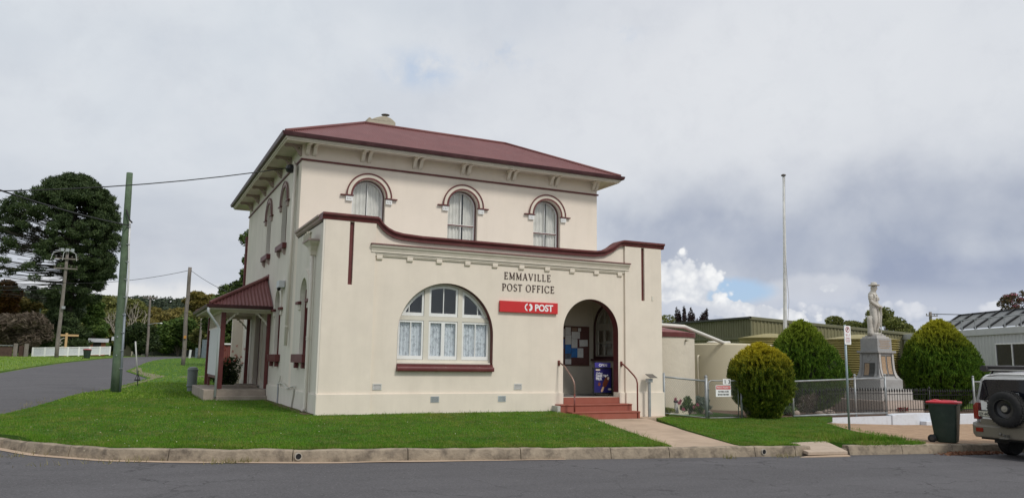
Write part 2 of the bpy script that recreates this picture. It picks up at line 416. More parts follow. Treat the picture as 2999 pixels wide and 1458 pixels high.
def groundmat(name, c, kind):
    m = bpy.data.materials.new(name); m.use_nodes = True; t = m.node_tree; b = t.nodes['Principled BSDF']
    b.inputs['Roughness'].default_value = .9; b.inputs['Specular IOR Level'].default_value = .25
    tc = N(t, 'ShaderNodeTexCoord').outputs['Object']
    def nz(s, d=6, r=.6, sc=(1, 1, 1), dist=0):
        n = N(t, 'ShaderNodeTexNoise'); setin(n, Scale=s, Detail=d, Roughness=r, Distortion=dist)
        mp = N(t, 'ShaderNodeMapping'); mp.inputs['Scale'].default_value = sc; t.links.new(tc, mp.inputs[0]); t.links.new(mp.outputs[0], n.inputs['Vector']); return n.outputs[0]
    big, mid, fine = nz(.35, 5), nz(2.2, 6, .65), nz(60, 4, .7)
    if kind == 'asphalt':
        col = ramp(t, big, [(.3, tuple(x * .86 for x in c)), (.7, tuple(x * 1.12 for x in c))])
        col = mixc(t, math_(t, 'MULTIPLY', ramp(t, nz(.8, 7, .6, (.25, 1.6, 1)), [(.45, 0), (.62, 1)]), .5), col, tuple(x * .70 for x in c))
        col = mixc(t, math_(t, 'MULTIPLY', ramp(t, nz(7, 7, .75), [(.5, 0), (.72, 1)]), .35), col, tuple(x * .55 for x in c))
        col = mixc(t, math_(t, 'MULTIPLY', ramp(t, nz(34, 4, .8), [(.44, 0), (.62, 1)]), .55), col, tuple(x * 1.75 for x in c))
        vo = N(t, 'ShaderNodeTexVoronoi'); setin(vo, Scale=9.0); t.links.new(tc, vo.inputs['Vector'])
        col = mixc(t, math_(t, 'MULTIPLY', math_(t, 'LESS_THAN', vo.outputs['Distance'], .09), .5), col, (.30, .28, .27))
        ck = N(t, 'ShaderNodeTexVoronoi', feature='DISTANCE_TO_EDGE'); setin(ck, Scale=.55)
        dv = N(t, 'ShaderNodeVectorMath', operation='MULTIPLY_ADD'); nn = N(t, 'ShaderNodeTexNoise'); setin(nn, Scale=2.5, Detail=6); t.links.new(tc, nn.inputs['Vector'])
        t.links.new(nn.outputs[1], dv.inputs[0]); dv.inputs[1].default_value = (.7, .7, .7); t.links.new(tc, dv.inputs[2]); t.links.new(dv.outputs[0], ck.inputs['Vector'])
        crack = math_(t, 'MULTIPLY', math_(t, 'LESS_THAN', ck.outputs['Distance'], .009), ramp(t, big, [(.42, 0), (.55, 1)]))
        col = mixc(t, math_(t, 'MULTIPLY', crack, .6), col, tuple(x * .4 for x in c))
        bs, bd = .5, .012
    elif kind == 'grass':
        col = ramp(t, mid, [(.3, tuple(x * .75 for x in c)), (.7, tuple(x * 1.2 for x in c))])
        col = mixc(t, math_(t, 'MULTIPLY', ramp(t, big, [(.45, 0), (.68, 1)]), .5), col, (c[0] * 1.7, c[1] * 1.15, c[2] * 1.2))
        col = mixc(t, math_(t, 'MULTIPLY', ramp(t, fine, [(.35, 1), (.6, 0)]), .45), col, tuple(x * .45 for x in c))
        bs, bd = .8, .03
    elif kind == 'farm':
        col = ramp(t, mid, [(.3, tuple(x * .8 for x in c)), (.7, tuple(x * 1.25 for x in c))])
        col = mixc(t, math_(t, 'MULTIPLY', ramp(t, nz(.6, 5, .6, (.4, 1.5, 1)), [(.45, 0), (.6, 1)]), .6), col, (c[0] * 1.9, c[1] * 1.35, c[2] * 1.5))
        col = mixc(t, math_(t, 'MULTIPLY', ramp(t, nz(6, 6), [(.4, 1), (.6, 0)]), .4), col, tuple(x * .5 for x in c))
        bs, bd = .5, .03
    else:
        col = ramp(t, mid, [(.3, tuple(x * .75 for x in c)), (.7, tuple(x * 1.2 for x in c))])
        col = mixc(t, math_(t, 'MULTIPLY', ramp(t, nz(8, 7, .7), [(.5, 0), (.7, 1)]), .5), col, tuple(x * .5 for x in c))
        bs, bd = .5, .02
    t.links.new(col, b.inputs['Base Color'])
    bp = N(t, 'ShaderNodeBump'); setin(bp, Strength=bs, Distance=bd); t.links.new(fine if kind != 'asphalt' else nz(90, 3, .8), bp.inputs['Height']); t.links.new(bp.outputs[0], b.inputs['Normal'])
    return m
asphalt = groundmat('asphalt', (.096, .092, .096), 'asphalt')
grassm = groundmat('lawn_soil_and_thatch', (.060, .145, .014), 'grass')
farm = groundmat('far_grass', (.115, .20, .030), 'farm')
soil = groundmat('garden_soil', (.13, .085, .06), 'soil')
brownpath = groundmat('brown_path', (.40, .27, .175), 'soil')
gravel = groundmat('gravel_edge', (.20, .18, .11), 'soil')

# ground out to the horizon
GX = [-1500, -700, -350, -200, -120, -80, -60, -45] + [-40 + 4 * i for i in range(31)] + [100, 130, 180, 300, 600, 1500]
GY = [-300, -120, -60, -45, -40] + [-36 + 3 * i for i in range(16)] + [16, 22, 30, 40, 55, 70, 85, 110, 150, 220, 400, 900, 2500]
V = []; F = []
for y in GY:
    for x in GX: V.append((x, y, roadz(x, y) - (.05 if y < 40 else .03)))
nx = len(GX)
for j in range(len(GY) - 1):
    for i in range(nx - 1): a = j * nx + i; F.append((a, a + 1, a + 1 + nx, a + nx))
o = MB().add(V, F).build('ground', farm, smooth=True, origin=(0, 0, 0)); o['kind'] = 'structure'
# road: cross street in front and side street that bends to the right far away
LE = [(-7.9, 2.6), (-7.13, 4.27), (-6.46, 8.1), (-5.7, 13.8), (-4.72, 16.8), (-4.46, 18.6), (-3.15, 26.9), (-4.24, 37.6), (-3.65, 45.2), (-1.69, 70.6), (-.05, 82.8), (3.93, 99.6), (12, 108), (30, 113)]
road = [(-60, -45), (60, -45), (60, -7.2), (45, -8.15)] + [(x, y + .02) for x, y in reversed(KERB[:-1])] + [(-9.6, 2.9), (-8.9, 2.75)] + LE + [(30, 121), (8, 121.5), (-1, 112), (-4.9, 92), (-6.6, 78.5), (-8.7, 57.8), (-10, 44.2), (-10.74, 33.8), (-14, 14), (-20, 2), (-60, -1)]
region('road', road, 1.6, roadz, asphalt, ystretch=3)
# lawn pieces
def inset(p, q=.13): # inner side of the kerb
    return [(x + (q if x < -7 else 0) * .8, y + q) for x, y in p]
KI = inset(KERB, .14)
L1 = [k for k in KI if k[0] < 5.9] + [(5.95, ky(5.95) + .14), (6.5, -3.6), (6.9, -1.7), (7.0, -.75), (6.74, -.7), (6.74, -.02), (.0, .03), (-.02, 7.55), (-2.03, 7.55), (-2.03, 12.45), (0, 12.45), (0, 14.6), (16, 14.6), (16, 106)] + [(x - .0, y) for x, y in reversed(LE)][2:]
lawn1 = region('lawn', L1, .55, lawnz, grassm, off=.0, ystretch=4)
L2 = [(7.75, -6.3), (7.78, ky(7.8) + .14), (9.33, ky(9.33) + .14), (9.33, -6.12), (10.9, -5.98), (10.95, ky(10.95) + .14), (13.2, ky(13.2) + .14), (13.35, -6.3), (14.06, -4.05), (15.9, -.95), (17.6, -.12), (17.6, -.03), (10.62, -.03), (10.2, -.45), (9.75, -.75), (9.3, -1.7), (8.6, -3.4)]
lawn2 = region('lawn', L2, .45, lawnz, grassm)
region('footpath', [(13.2, ky(13.2) + .14), (24, ky(24) + .14), (45, ky(45) + .14), (45, -.08), (17.6, -.08), (15.8, -.7), (14.0, -3.8), (13.2, -6.2)], .7, pathz, brownpath, off=.003)
region('garden_bed', [(10.62, 0), (45, 0), (45, 14), (10.62, 14)], 1.2, gardenz, soil, off=.01)
region('garden_lawn', [(11.2, .7), (14.4, .7), (14.6, 3.2), (13.2, 4.5), (11.8, 4.3)], .5, gardenz, grassm, off=.03)
region('garden_lawn', [(26, 2), (44, 1), (44, 5), (27, 6)], 1.5, gardenz, farm, off=.03)
verge = region('far_verge', [(-11.0, 33.8), (-10.25, 44.2), (-8.95, 57.8), (-6.9, 78.5), (-5.3, 91), (-14, 86), (-40, 80), (-60, 40), (-24, 4)], 3, lambda x, y: roadz(x, y) + .06, farm)
# concrete path with slabs
def slab(cs, top, mat, name, zf, th=.12, gap=.006):
    n = len(cs); return MB().add([(x, y, zf(x, y) + top) for x, y in cs] + [(x, y, zf(x, y) + top - th) for x, y in cs], [tuple(range(n)), tuple(range(2 * n - 1, n - 1, -1))] + [(i, n + i, n + (i + 1) % n, (i + 1) % n) for i in range(n)]).build(name, mat, bevel=.006)
def pz(x, y):
    t = max(0, min(1, (y + .66) / -5.9)); return -.205 * (1 - t) + (kz(x) - .005) * t
ys_ = [-.66, -1.95, -3.2, -4.35, -5.4, -6.44]
def pl(y): return 7.05 + (5.98 - 7.05) * ((-y - .66) / 5.8)
def pr(y): return 9.45 + (7.74 - 9.45) * ((-y - .66) / 5.8)
V = []; F = []
for i in range(5):
    a, b = ys_[i] - .006, ys_[i + 1] + .006
    cs = [(pl(a), a), (pl(b), b), (pr(b), b), (pr(a), a)]; q = len(V)
    V += [(x, y, pz(x, y)) for x, y in cs] + [(x, y, pz(x, y) - .2) for x, y in cs]
    F += [(q, q + 1, q + 2, q + 3)] + [(q + k, q + 4 + k, q + 4 + (k + 1) % 4, q + (k + 1) % 4) for k in range(4)]
o = MB().add(V, F).build('path', pathc, origin=(0, 0, 0)); o['kind'] = 'structure'
slab([(9.25, -.06), (9.4, -.7), (10.15, -.5), (10.62, -.06)], .015, pathc, 'paving', lambda x, y: -.215)['kind'] = 'structure'
# kerb
kerbm = M('old_kerb_concrete', (.30, .245, .18), .95, .25, 4, 1.0, 18, dirt=(.075, .06, .048), dirtscale=3.2, dirtamt=1.0)
def kerbrun(x0, x1, step=.09):
    pts = []; x = x0
    while x < x1: pts.append((x, ky(x))); x += step
    pts.append((x1, ky(x1))); loops = []
    for i, (x, y) in enumerate(pts):
        a = Vector(pts[max(0, i - 1)]); b = Vector(pts[min(len(pts) - 1, i + 1)]); d = (b - a).normalized(); n = Vector((-d.y, d.x))
        j = noise.noise(Vector((x * 1.7, 3, 0))) * .022 + noise.noise(Vector((x * 7, 1, 0))) * .008; j2 = noise.noise(Vector((x * 5.1, 9, 0))) * .022
        zt = kz(x) + .01 + j; zb = kz(x) - .26
        pr_ = [(.17, zb), (.17, zt - .004), (.02, zt), (-.012 + j2, zt - .022), (-.035 + j2, zt - .12), (-.05, zb + .06), (-.05, zb)]
        loops.append([(x + n.x * o_, y + n.y * o_, z) for o_, z in pr_])
    return loops
k = MB()
edges = [-9.2, -7.7, -6.3, -5.1, -3.55, -1.6, .35, 2.5, 4.4, 5.75, 7.9, 9.0, 9.45]
for a, b in zip(edges[:-1], edges[1:]): k.loft(kerbrun(a + .008, b - .008))
edges = [10.55, 12.2, 13.9, 15.8, 17.9, 20, 24, 30, 36, 45]
for a, b in zip(edges[:-1], edges[1:]): k.loft(kerbrun(a + .008, b - .008))
k.build('kerb', kerbm, origin=(0, 0, 0), autosmooth=True)['kind'] = 'structure'
# thin concrete gutter strip at the foot of the kerb
V = []; F = []; i = 0; x = -9.2
while x <= 3.6:
    w = .16 + .05 * noise.noise(Vector((x, 0, 0))) - .11 * ss(.5, 3.6, x); y = ky(x); sl = (ky(x + .1) - ky(x - .1)) / .2; n = Vector((sl, -1)).normalized()
    V += [(x, y - .02, roadz(x, y) + .012), (x + n.x * (w + .04), y + n.y * (w + .04), roadz(x, y) + .008)]
    if i: F.append((2 * i - 2, 2 * i, 2 * i + 1, 2 * i - 1))
    i += 1; x += .2
MB().add(V, F).build('gutter', pathc, origin=(0, 0, 0))['kind'] = 'structure'
# worn sandy edge beside the side street
region('gravel', [(-4.75, 16.0), (-4.25, 19), (-3.0, 26.9), (-4.0, 37.6), (-3.45, 45), (-3.25, 44), (-3.3, 36), (-2.6, 32), (-2.2, 29.5), (-2.75, 27), (-3.95, 19.3), (-4.6, 15.8)], 1, lawnz, gravel, off=.012)
region('gravel', [(-1.7, 28.3), (-1.1, 28.2), (.3, 29.6), (.2, 30.1), (-1.2, 29.4)], 1, lawnz, gravel, off=.016)

# ================================================================ POST OFFICE
PO = thing('post_office', 'cream two storey rendered post office with maroon trim and red corrugated hip roof', 'building', (5.2, 7, 0))
Pf = FR(0); X0, X1 = 0.0, 10.53
def swoop(x, top=0.0):
    pts = [(-.2, 5.1), (1.36, 5.1), (1.42, 5.06), (1.49, 4.96), (1.65, 4.84), (1.83, 4.76), (2.06, 4.72), (2.6, 4.69), (7.4, 4.69), (8.1, 4.70), (8.45, 4.75), (8.72, 4.88), (8.9, 5.01), (9.02, 5.08), (9.1, 5.1), (11, 5.1)]
    return li([p[0] for p in pts], [p[1] for p in pts], x) + top
capx = [-.09, .6, 1.36] + [1.36 + .05 * i for i in range(1, 18)] + [2.6, 3.5, 4.5, 5.5, 6.5, 7.4] + [7.8 + .06 * i for i in range(23)] + [9.9, 10.63]
# front wall of the single storey wing: centre field with the two arches
WIN = arch_loop(3.415, 1.385, 1.22, 2.08, 40)
DOOR = arch_loop(8.0, .955, .38, 2.295, 36)
wallx = [1.30] + [x for x in capx if 1.33 < x < 9.2] + [9.20]
outer = [(1.30, -.6), (9.20, -.6)] + [(x, swoop(x) - .12) for x in reversed(wallx)]
MB().panel(outer, [WIN, DOOR], .03, .30, Pf).build('front_wall', cream, PO)
for x0, x1, sx in ((0, 1.34, .635), (9.17, X1, 9.775)):
    mb = MB().panel([(x0, -.6), (x1, -.6), (x1, 4.98), (x0, 4.98)], [[(sx, 3.28), (sx + .115, 3.28), (sx + .115, 4.915), (sx, 4.915)]], -.035, .03, Pf)
    o = mb.build('pilaster', cream, PO, bevel=.006)
    MB().box(sx - .01, .031, 3.27, sx + .125, .036, 4.92).build('slot_panel', maroon, PO)
    MB().box(x0 + (.0 if x0 else .03), .045, 3.2, x1 - (.0 if x0 else .04), .30, 4.98).build('pilaster_core', cream, PO)
# plinth
for a, b in ((1.345, 7.04), (8.965, 9.165)): MB().panel([(a, -.6), (b, -.6), (b, .51), (a, .51)], [], -.015, .03, Pf).build('plinth', cream, PO, bevel=.012)
for a, b in ((-.035, 1.345), (9.165, 10.57)): MB().panel([(a, -.6), (b, -.6), (b, .515), (a, .515)], [], -.08, -.035, Pf).build('plinth', cream, PO, bevel=.012)
# parapet cap following the swoop
loops = []
for x in capx:
    z = swoop(x); yo = -.12 if (x < 1.4 or x > 9.1) else -.10
    loops.append([(x, .36, z - .17), (x, .36, z), (x, yo, z), (x, yo - .0, z - .055), (x, yo + .045, z - .075), (x, yo + .06, z - .13), (x, -.045, z - .17)])
MB().loft(loops).build('parapet_cap', maroon, PO, autosmooth=True)
# cornice and its mouldings
def cornice(x0, x1, prof, nm, mat): MB().loft([[(x, y, z) for y, z in prof] for x in (x0, x1)]).build(nm, mat, PO, autosmooth=True)
cornice(1.2, 9.33, [(.03, 4.405), (-.135, 4.395), (-.14, 4.365), (.03, 4.365)], 'cornice_cap', maroon)
cornice(1.22, 9.31, [(.03, 4.363), (-.125, 4.363), (-.115, 4.31), (-.075, 4.27), (-.07, 4.235), (-.055, 4.23), (-.055, 4.17), (.03, 4.165)], 'cornice', creamtrim)
cornice(1.345, 9.165, [(.028, 4.16), (-.03, 4.16), (-.03, 4.125), (-.012, 4.12), (-.012, 4.085), (.028, 4.08)], 'moulding', creamtrim)
for i in range(10):
    cx = 1.46 + .838 * i
    MB().loft([[(x, .03, 4.163), (x, -.02, 4.163), (x, -.02, 4.03), (x, -.012, 3.995), (x, .005, 3.98), (x, .03, 3.975)] for x in (cx - .078, cx + .078)]).build('corbel', cream, PO)
# large arched window
def reveal(cx, hw, z0, zs, y0, y1, name, mat, parent, n=36, inner=.004, P=None, legs=True):
    P = P or (lambda u, v, w: (u, w, v))
    lp = ([(cx + hw, z0)] if legs else []) + arc(cx, zs, hw, 0, pi, n) + ([(cx - hw, z0)] if legs else [])
    s = (hw - inner) / hw
    V = []; F = []
    for i, (u, v) in enumerate(lp):
        uu = cx + (u - cx) * s; vv = v if v <= zs else zs + (v - zs) * s
        V += [P(uu, vv, y0), P(uu, vv, y1)]
        if i: F.append((2 * i - 2, 2 * i, 2 * i + 1, 2 * i - 1))
    return MB().add(V, F).build(name, mat, parent, smooth=True)
reveal(3.415, 1.385, 1.22, 2.08, .032, .2, 'arch_reveal', maroon, PO)
reveal(8.0, .955, .52, 2.295, .032, .299, 'arch_reveal', maroon, PO)
bw = bpy.data.objects.new('window', None); COLL.objects.link(bw); bw.parent = PO; bw.location = Vector((3.415, .2, 1.22)) - Vector(PO.location)
cx, hw, zs = 3.415, 1.375, 2.08
holes = []
cols_ = [(cx - hw + .05, 2.82), (2.97, 3.80), (3.93, cx + hw - .05)]
fr = [(2.09, 2.815), (2.955, 3.80), (3.93, 4.74)]
# stone coloured surround and mullions
for a, b in fr: holes.append(pane(cx, hw - .05, zs, a, b, 2.56)); holes.append([(a, 1.40), (b, 1.40), (b, 2.44), (a, 2.44)])
MB().panel(arch_loop(cx, hw, 1.28, zs, 40), holes, .20, .27, Pf).build('frame', offwhite, bw, bevel=.006)
for (a, b), (h1, h2), op in zip(fr, ((.27, .73), (.5, .5), (.27, .73)), range(3)):
    a2, b2 = a + .006, b - .006; m_ = (a + b) / 2 if op == 1 else (a + .42 * (b - a) if op == 0 else a + .58 * (b - a))
    ob = pane(cx, hw - .056, zs, a2, b2, 2.566, n=12)
    ins = .055
    h = [pane(cx, hw - .056 - .06, zs, a2 + ins, m_ - .012, 2.566 + .085), pane(cx, hw - .056 - .06, zs, m_ + .012, b2 - ins, 2.566 + .085)]
    if op == 0: h[0] = pane(cx, hw - .116, zs, max(a2 + ins, cx - sqrt((hw - .116) ** 2 - (2.66 - zs) ** 2)), m_ - .012, 2.651)
    if op == 2: h[1] = pane(cx, hw - .116, zs, m_ + .012, min(b2 - ins, cx + sqrt((hw - .116) ** 2 - (2.66 - zs) ** 2)), 2.651)
    MB().panel(ob, h, .222, .262, Pf).build('transom_sash', white, bw, bevel=.003)
    mw = .05 if op == 1 else .014; mm = (a + b) / 2
    lo = [(a2, 1.406), (b2, 1.406), (b2, 2.434), (a2, 2.434)]
    MB().panel(lo, [[(a2 + .05, 1.50), (mm - mw, 1.50), (mm - mw, 2.385), (a2 + .05, 2.385)], [(mm + mw, 1.50), (b2 - .05, 1.50), (b2 - .05, 2.385), (mm + mw, 2.385)]], .212, .262, Pf).build('casement_sash', white, bw, bevel=.003)
MB().panel(arch_loop(cx, hw - .04, 1.40, zs, 40), [], .246, .250, Pf).build('pane', glassdark, bw)
def curtain(x0, x1, z0, z1, y, mat, parent, amp=.03, wl=.09, P=None, seed=0):
    P = P or (lambda u, v, w: (u, w, v)); n = int((x1 - x0) / .012); V = []; F = []
    for i in range(n + 1):
        u = x0 + (x1 - x0) * i / n
        for k in range(5):
            v = z0 + (z1 - z0) * k / 4
            V.append(P(u, v, y + amp * sin(2 * pi * u / wl + 2.5 * noise.noise(Vector((u * 3, v * .4, seed)))) * (1.2 - .15 * k)))
    for i in range(n):
        for k in range(4): a = i * 5 + k; F.append((a, a + 5, a + 6, a + 1))
    return MB().add(V, F).build('curtain', mat, parent, smooth=True)
curtain(2.05, 4.78, 1.35, 2.47, .30, lace, bw, amp=.022)
MB().box(2.6, .5, 1.4, 4.2, .52, 3.3).build('roller_blind', M('grey_blind', (.11, .115, .13), .9, .4, 2), bw) if False else None
# sill
MB().loft([[(x, .2, 1.285), (x, .005, 1.275), (x, .005, 1.225), (x, -.075, 1.205), (x, -.085, 1.19), (x, -.085, 1.11), (x, -.075, 1.095), (x, .03, 1.09)] for x in (2.03, 4.80)]).build('window_sill', maroon, PO, autosmooth=True)
MB().box(2.05, .10, 1.283, 4.76, .21, 1.33).build('window_sill', offwhite, PO, bevel=.01)
# vents
ventw = M('vent_metal', (.62, .61, .58), .5, .05)
for x0, x1, z0, z1 in ((1.41, 1.65, .61, .77), (5.47, 5.71, .61, .77)):
    v = MB().panel([(x0, z0), (x1, z0), (x1, z1), (x0, z1)], [[(x0 + .02, z0 + .02), (x1 - .02, z0 + .02), (x1 - .02, z1 - .02), (x0 + .02, z1 - .02)]], .012, .029, Pf)
    for i in range(4): z = z0 + .03 + i * .031; v.add([(x0 + .02, .012, z), (x1 - .02, .012, z), (x1 - .02, .027, z + .018), (x0 + .02, .027, z + .018)], [(0, 1, 2, 3)])
    vo = v.build('vent', ventw, PO); MB().box(x0 + .015, .0275, z0 + .015, x1 - .015, .0285, z1 - .015).build('vent_shade_plate', dark, vo)  # dark plate behind the louvres, shade of the cavity painted in
for x0, z0 in ((2.99, .285), (4.96, .285)):
    hs = [[(x0 + .02 + c * .029, z0 + .015 + r * .026), (x0 + .038 + c * .029, z0 + .015 + r * .026), (x0 + .038 + c * .029, z0 + .031 + r * .026), (x0 + .02 + c * .029, z0 + .031 + r * .026)] for c in range(7) for r in range(5)]
    vo = MB().panel([(x0, z0), (x0 + .235, z0), (x0 + .235, z0 + .155), (x0, z0 + .155)], hs, -.03, -.018, Pf).build('vent', M('cast_vent', (.42, .45, .46), .6, .2), PO)
    MB().box(x0 + .005, -.0175, z0 + .005, x0 + .23, -.0165, z0 + .15).build('vent_shade_plate', dark, vo)  # dark plate behind the holes, their shade painted in
# name of the building in cut letters with serifs
def stroke(p, q, w):
    p, q = Vector(p), Vector(q); d = (q - p).normalized(); n = Vector((-d.y, d.x)) * w / 2
    return [tuple(p + n), tuple(q + n), tuple(q - n), tuple(p - n)]
def glyph(ch):
    """list of polygons in a cell 1 high; returns (polys, width)"""
    T, t, s = .125, .055, .045
    def ser(x, y, w=.13): return stroke((x - w, y), (x + w, y), s)
    def bow(cx, cy, rx, ry, a0, a1, T=T, n=18):
        o = []; i_ = []
        for k in range(n + 1):
            a = a0 + (a1 - a0) * k / n; th = t + (T - t) * abs(cos(a))
            o.append((cx + rx * cos(a), cy + ry * sin(a))); i_.append((cx + (rx - th) * cos(a), cy + (ry - t) * sin(a)))
        return [[o[k], o[k + 1], i_[k + 1], i_[k]] for k in range(n)]
    b, u = s / 2, 1 - s / 2
    if ch == 'I': return [stroke((.2, b), (.2, u), T), ser(.2, b), ser(.2, u)], .4
    if ch == 'L': return [stroke((.2, b), (.2, u), T), ser(.2, u), stroke((.07, b + .01), (.62, b + .01), t), stroke((.6, 0), (.6, .2), s)], .68
    if ch == 'E': return [stroke((.2, b), (.2, u), T), stroke((.07, b), (.64, b), t), stroke((.07, u), (.6, u), t), stroke((.2, .52), (.5, .52), t), stroke((.62, 0), (.62, .2), s), stroke((.58, .82), (.58, 1), s), stroke((.49, .42), (.49, .62), s)], .7
    if ch == 'F': return [stroke((.2, b), (.2, u), T), ser(.2, b), stroke((.07, u), (.6, u), t), stroke((.2, .52), (.5, .52), t), stroke((.58, .82), (.58, 1), s), stroke((.49, .42), (.49, .62), s)], .64
    if ch == 'T': return [stroke((.33, b), (.33, u), T), ser(.33, b), stroke((.03, u), (.63, u), t), stroke((.05, .8), (.05, 1), s), stroke((.61, .8), (.61, 1), s)], .66
    if ch == 'M': return [stroke((.17, b), (.17, u), t), stroke((.8, b), (.8, u), T), stroke((.17, .97), (.48, .08), T * .9), stroke((.48, .08), (.8, .97), t), ser(.17, b, .11), ser(.8, b, .13), ser(.13, u, .1), ser(.84, u, .1)], .97
    if ch == 'A': return [stroke((.13, b), (.4, 1), t), stroke((.4, 1), (.68, b), T), stroke((.22, .34), (.58, .34), t), ser(.12, b, .11), ser(.69, b, .12)], .82
    if ch == 'V': return [stroke((.13, u), (.41, 0), T), stroke((.41, 0), (.68, u), t), ser(.13, u, .12), ser(.68, u, .11)], .80
    if ch == 'O': return bow(.43, .5, .4, .52, 0, 2 * pi, n=28), .86
    if ch == 'C': return bow(.43, .5, .4, .52, pi * .22, pi * 1.78, n=24) + [stroke((.74, .72), (.74, .98), s), stroke((.74, .02), (.74, .25), s)], .82
    if ch == 'P': return [stroke((.2, b), (.2, u), T), ser(.2, b), ser(.17, u, .1), stroke((.2, u), (.42, u), t), stroke((.2, .46), (.42, .46), t)] + bow(.40, .715, .24, .285, -pi / 2, pi / 2, n=12), .68
    if ch == 'S': return bow(.32, .745, .25, .265, pi * .12, pi * 1.5, n=16) + bow(.32, .262, .27, .275, -pi * .86, pi * .5, n=16), .62
    return [], .34
def carve(word, x0, x1, z0, z1, y, th, parent):
    ws = [glyph(c) for c in word]; tot = sum(w for _, w in ws) + .10 * (len(ws) - 1)
    sx = (x1 - x0) / tot; sz = z1 - z0; x = 0
    for polys, w in ws:
        if polys:
            mb = MB()
            for i, p in enumerate(polys):
                e = .0004 * (i % 7)
                mb.panel([(x0 + (x + u) * sx, z0 + v * sz) for u, v in p], [], y - th - e, y, Pf)
            mb.build('letter', lettr, parent)
        x += w + .10
carve('EMMAVILLE', 5.10, 6.62, 3.69, 3.885, .028, .014, PO)
carve('POST OFFICE', 5.04, 6.74, 3.36, 3.56, .028, .014, PO)
# text helper
def text(s, size, mat, parent, org, U, Vv, name='lettering', ext=.002, bold=0.0, align='LEFT', sx=1.0, shear=0, origin=None):
    cu = bpy.data.curves.new(name, 'FONT'); cu.body = s; cu.size = size; cu.extrude = ext; cu.offset = bold; cu.align_x = align; cu.shear = shear; cu.space_character = 1.0
    to = bpy.data.objects.new(name + '_tmp', cu); COLL.objects.link(to); bpy.context.view_layer.update()
    me = bpy.data.meshes.new_from_object(to.evaluated_get(bpy.context.evaluated_depsgraph_get())); bpy.data.objects.remove(to); bpy.data.curves.remove(cu)
    U = Vector(U).normalized(); Vv = Vector(Vv).normalized(); Nn = U.cross(Vv); ro = root_loc(parent); og = Vector(org) - ro
    for v in me.vertices: c = v.co.copy(); v.co = og + U * c.x * sx + Vv * c.y + Nn * c.z
    me.materials.clear(); me.materials.append(mat); me.name = name
    o = bpy.data.objects.new(name, me); COLL.objects.link(o); o.parent = parent; return o
# red sign board
SG = thing('shop_sign', 'long red sign board with white round emblem and the word POST under the building name', 'sign', (5.89, .028, 2.75))
MB().box(4.965, -.045, 2.755, 6.82, .026, 3.07).build('board', signred, SG, bevel=.006)
text('POST', .262, signwhite, SG, (6.06, -.047, 2.822), (1, 0, 0), (0, 0, 1), ext=.003, bold=.008, sx=.95)
em = MB()
for sgn in (-1, 1):   # a disc parted by a curved slash: two facing halves with a cut-out
    a0, a1 = (pi * .56, pi * 1.42) if sgn < 0 else (-pi * .44, pi * .42)
    o_ = arc(5.865 + .012 * sgn, 2.913, .112, a0, a1, 20); i_ = arc(5.865 + .03 * sgn, 2.913, .062, a1, a0, 14) if sgn < 0 else [(5.865 + .012, 2.913 + .055), (5.865 + .06, 2.913 + .03), (5.865 + .06, 2.913 - .03), (5.865 + .012, 2.913 - .055)]
    em.panel(o_ + i_, [], -.050, -.044, Pf)
em.build('emblem', signwhite, SG)

# side wall of the wing and upper block, X = 0
Ps = SD(0); YB = 14.6
def sideopening(c, hw, z0, zs, rise): return arch_loop(c, hw, z0, zs, 16, rise)
sw = [(2.13, .45, 1.5, 3.2, .38), (6.33, .45, 1.5, 3.2, .36)]
up = [(6.17, .47, 5.03, 6.43, .47), (9.3, .47, 5.03, 6.43, .47)]
dr = (10.35, .62, .38, 2.75, .0)
MB().panel([(.30, -.6), (3.6, -.6), (3.6, 5.0), (.30, 5.0)], [sideopening(*sw[0])], 0, .30, Ps).build('side_wall', creamside, PO)
MB().panel([(3.95, -.6), (YB, -.6), (YB, 7.9), (3.95, 7.9)], [sideopening(*sw[1])] + [sideopening(*u_) for u_ in up] + [[(9.7, .38), (11.0, .38), (11.0, 3.0), (9.7, 3.0)]], 0, .35, Ps).build('side_wall', creamside, PO)
MB().box(0, .03, -.6, .34, .30, 3.2).build('side_wall', creamside, PO)
MB().box(-.05, -.075, -.6, .0, .72, .50).build('plinth', creamside, PO, bevel=.01)
MB().box(-.05, -.03, .50, -.001, .06, 4.94).build('corner_strip', creamside, PO, bevel=.006)
MB().box(-.045, .725, -.6, 0, 7.6, .505).build('plinth', creamside, PO, bevel=.012)
MB().box(-.045, 12.6, -.6, 0, YB, .505).build('plinth', creamside, PO, bevel=.012)
# return of the parapet cap along the side
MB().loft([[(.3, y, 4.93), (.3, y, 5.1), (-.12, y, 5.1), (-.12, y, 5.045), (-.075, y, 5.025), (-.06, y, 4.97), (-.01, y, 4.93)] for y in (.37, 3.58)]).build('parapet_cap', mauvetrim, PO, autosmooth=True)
MB().box(0, .3, 4.9, .3, 3.59, 5.0).build('side_wall', creamside, PO)
MB().box(.3, .3, 4.3, 10.2, 3.6, 4.42).build('wing_roof', M('wing_roof_iron', (.30, .30, .30), .6), PO)
# right hand walls
SR = lambda u, v, w: (X1 - w, u, v)
MB().panel([(.30, -.6), (3.6, -.6), (3.6, 5.0), (.30, 5.0)], [arch_loop(1.2, .72, 1.5, 2.45, 20)], 0, .3, SR).build('side_wall', cream, PO)
MB().box(X1 - .3, .03, -.6, X1, .30, 4.98).build('side_wall', cream, PO)
MB().box(10.10, 3.951, -.6, 10.45, YB, 7.9).build('side_wall', cream, PO)
MB().box(0, YB, -.6, 10.45, YB + .3, 7.9).build('rear_wall', cream, PO)
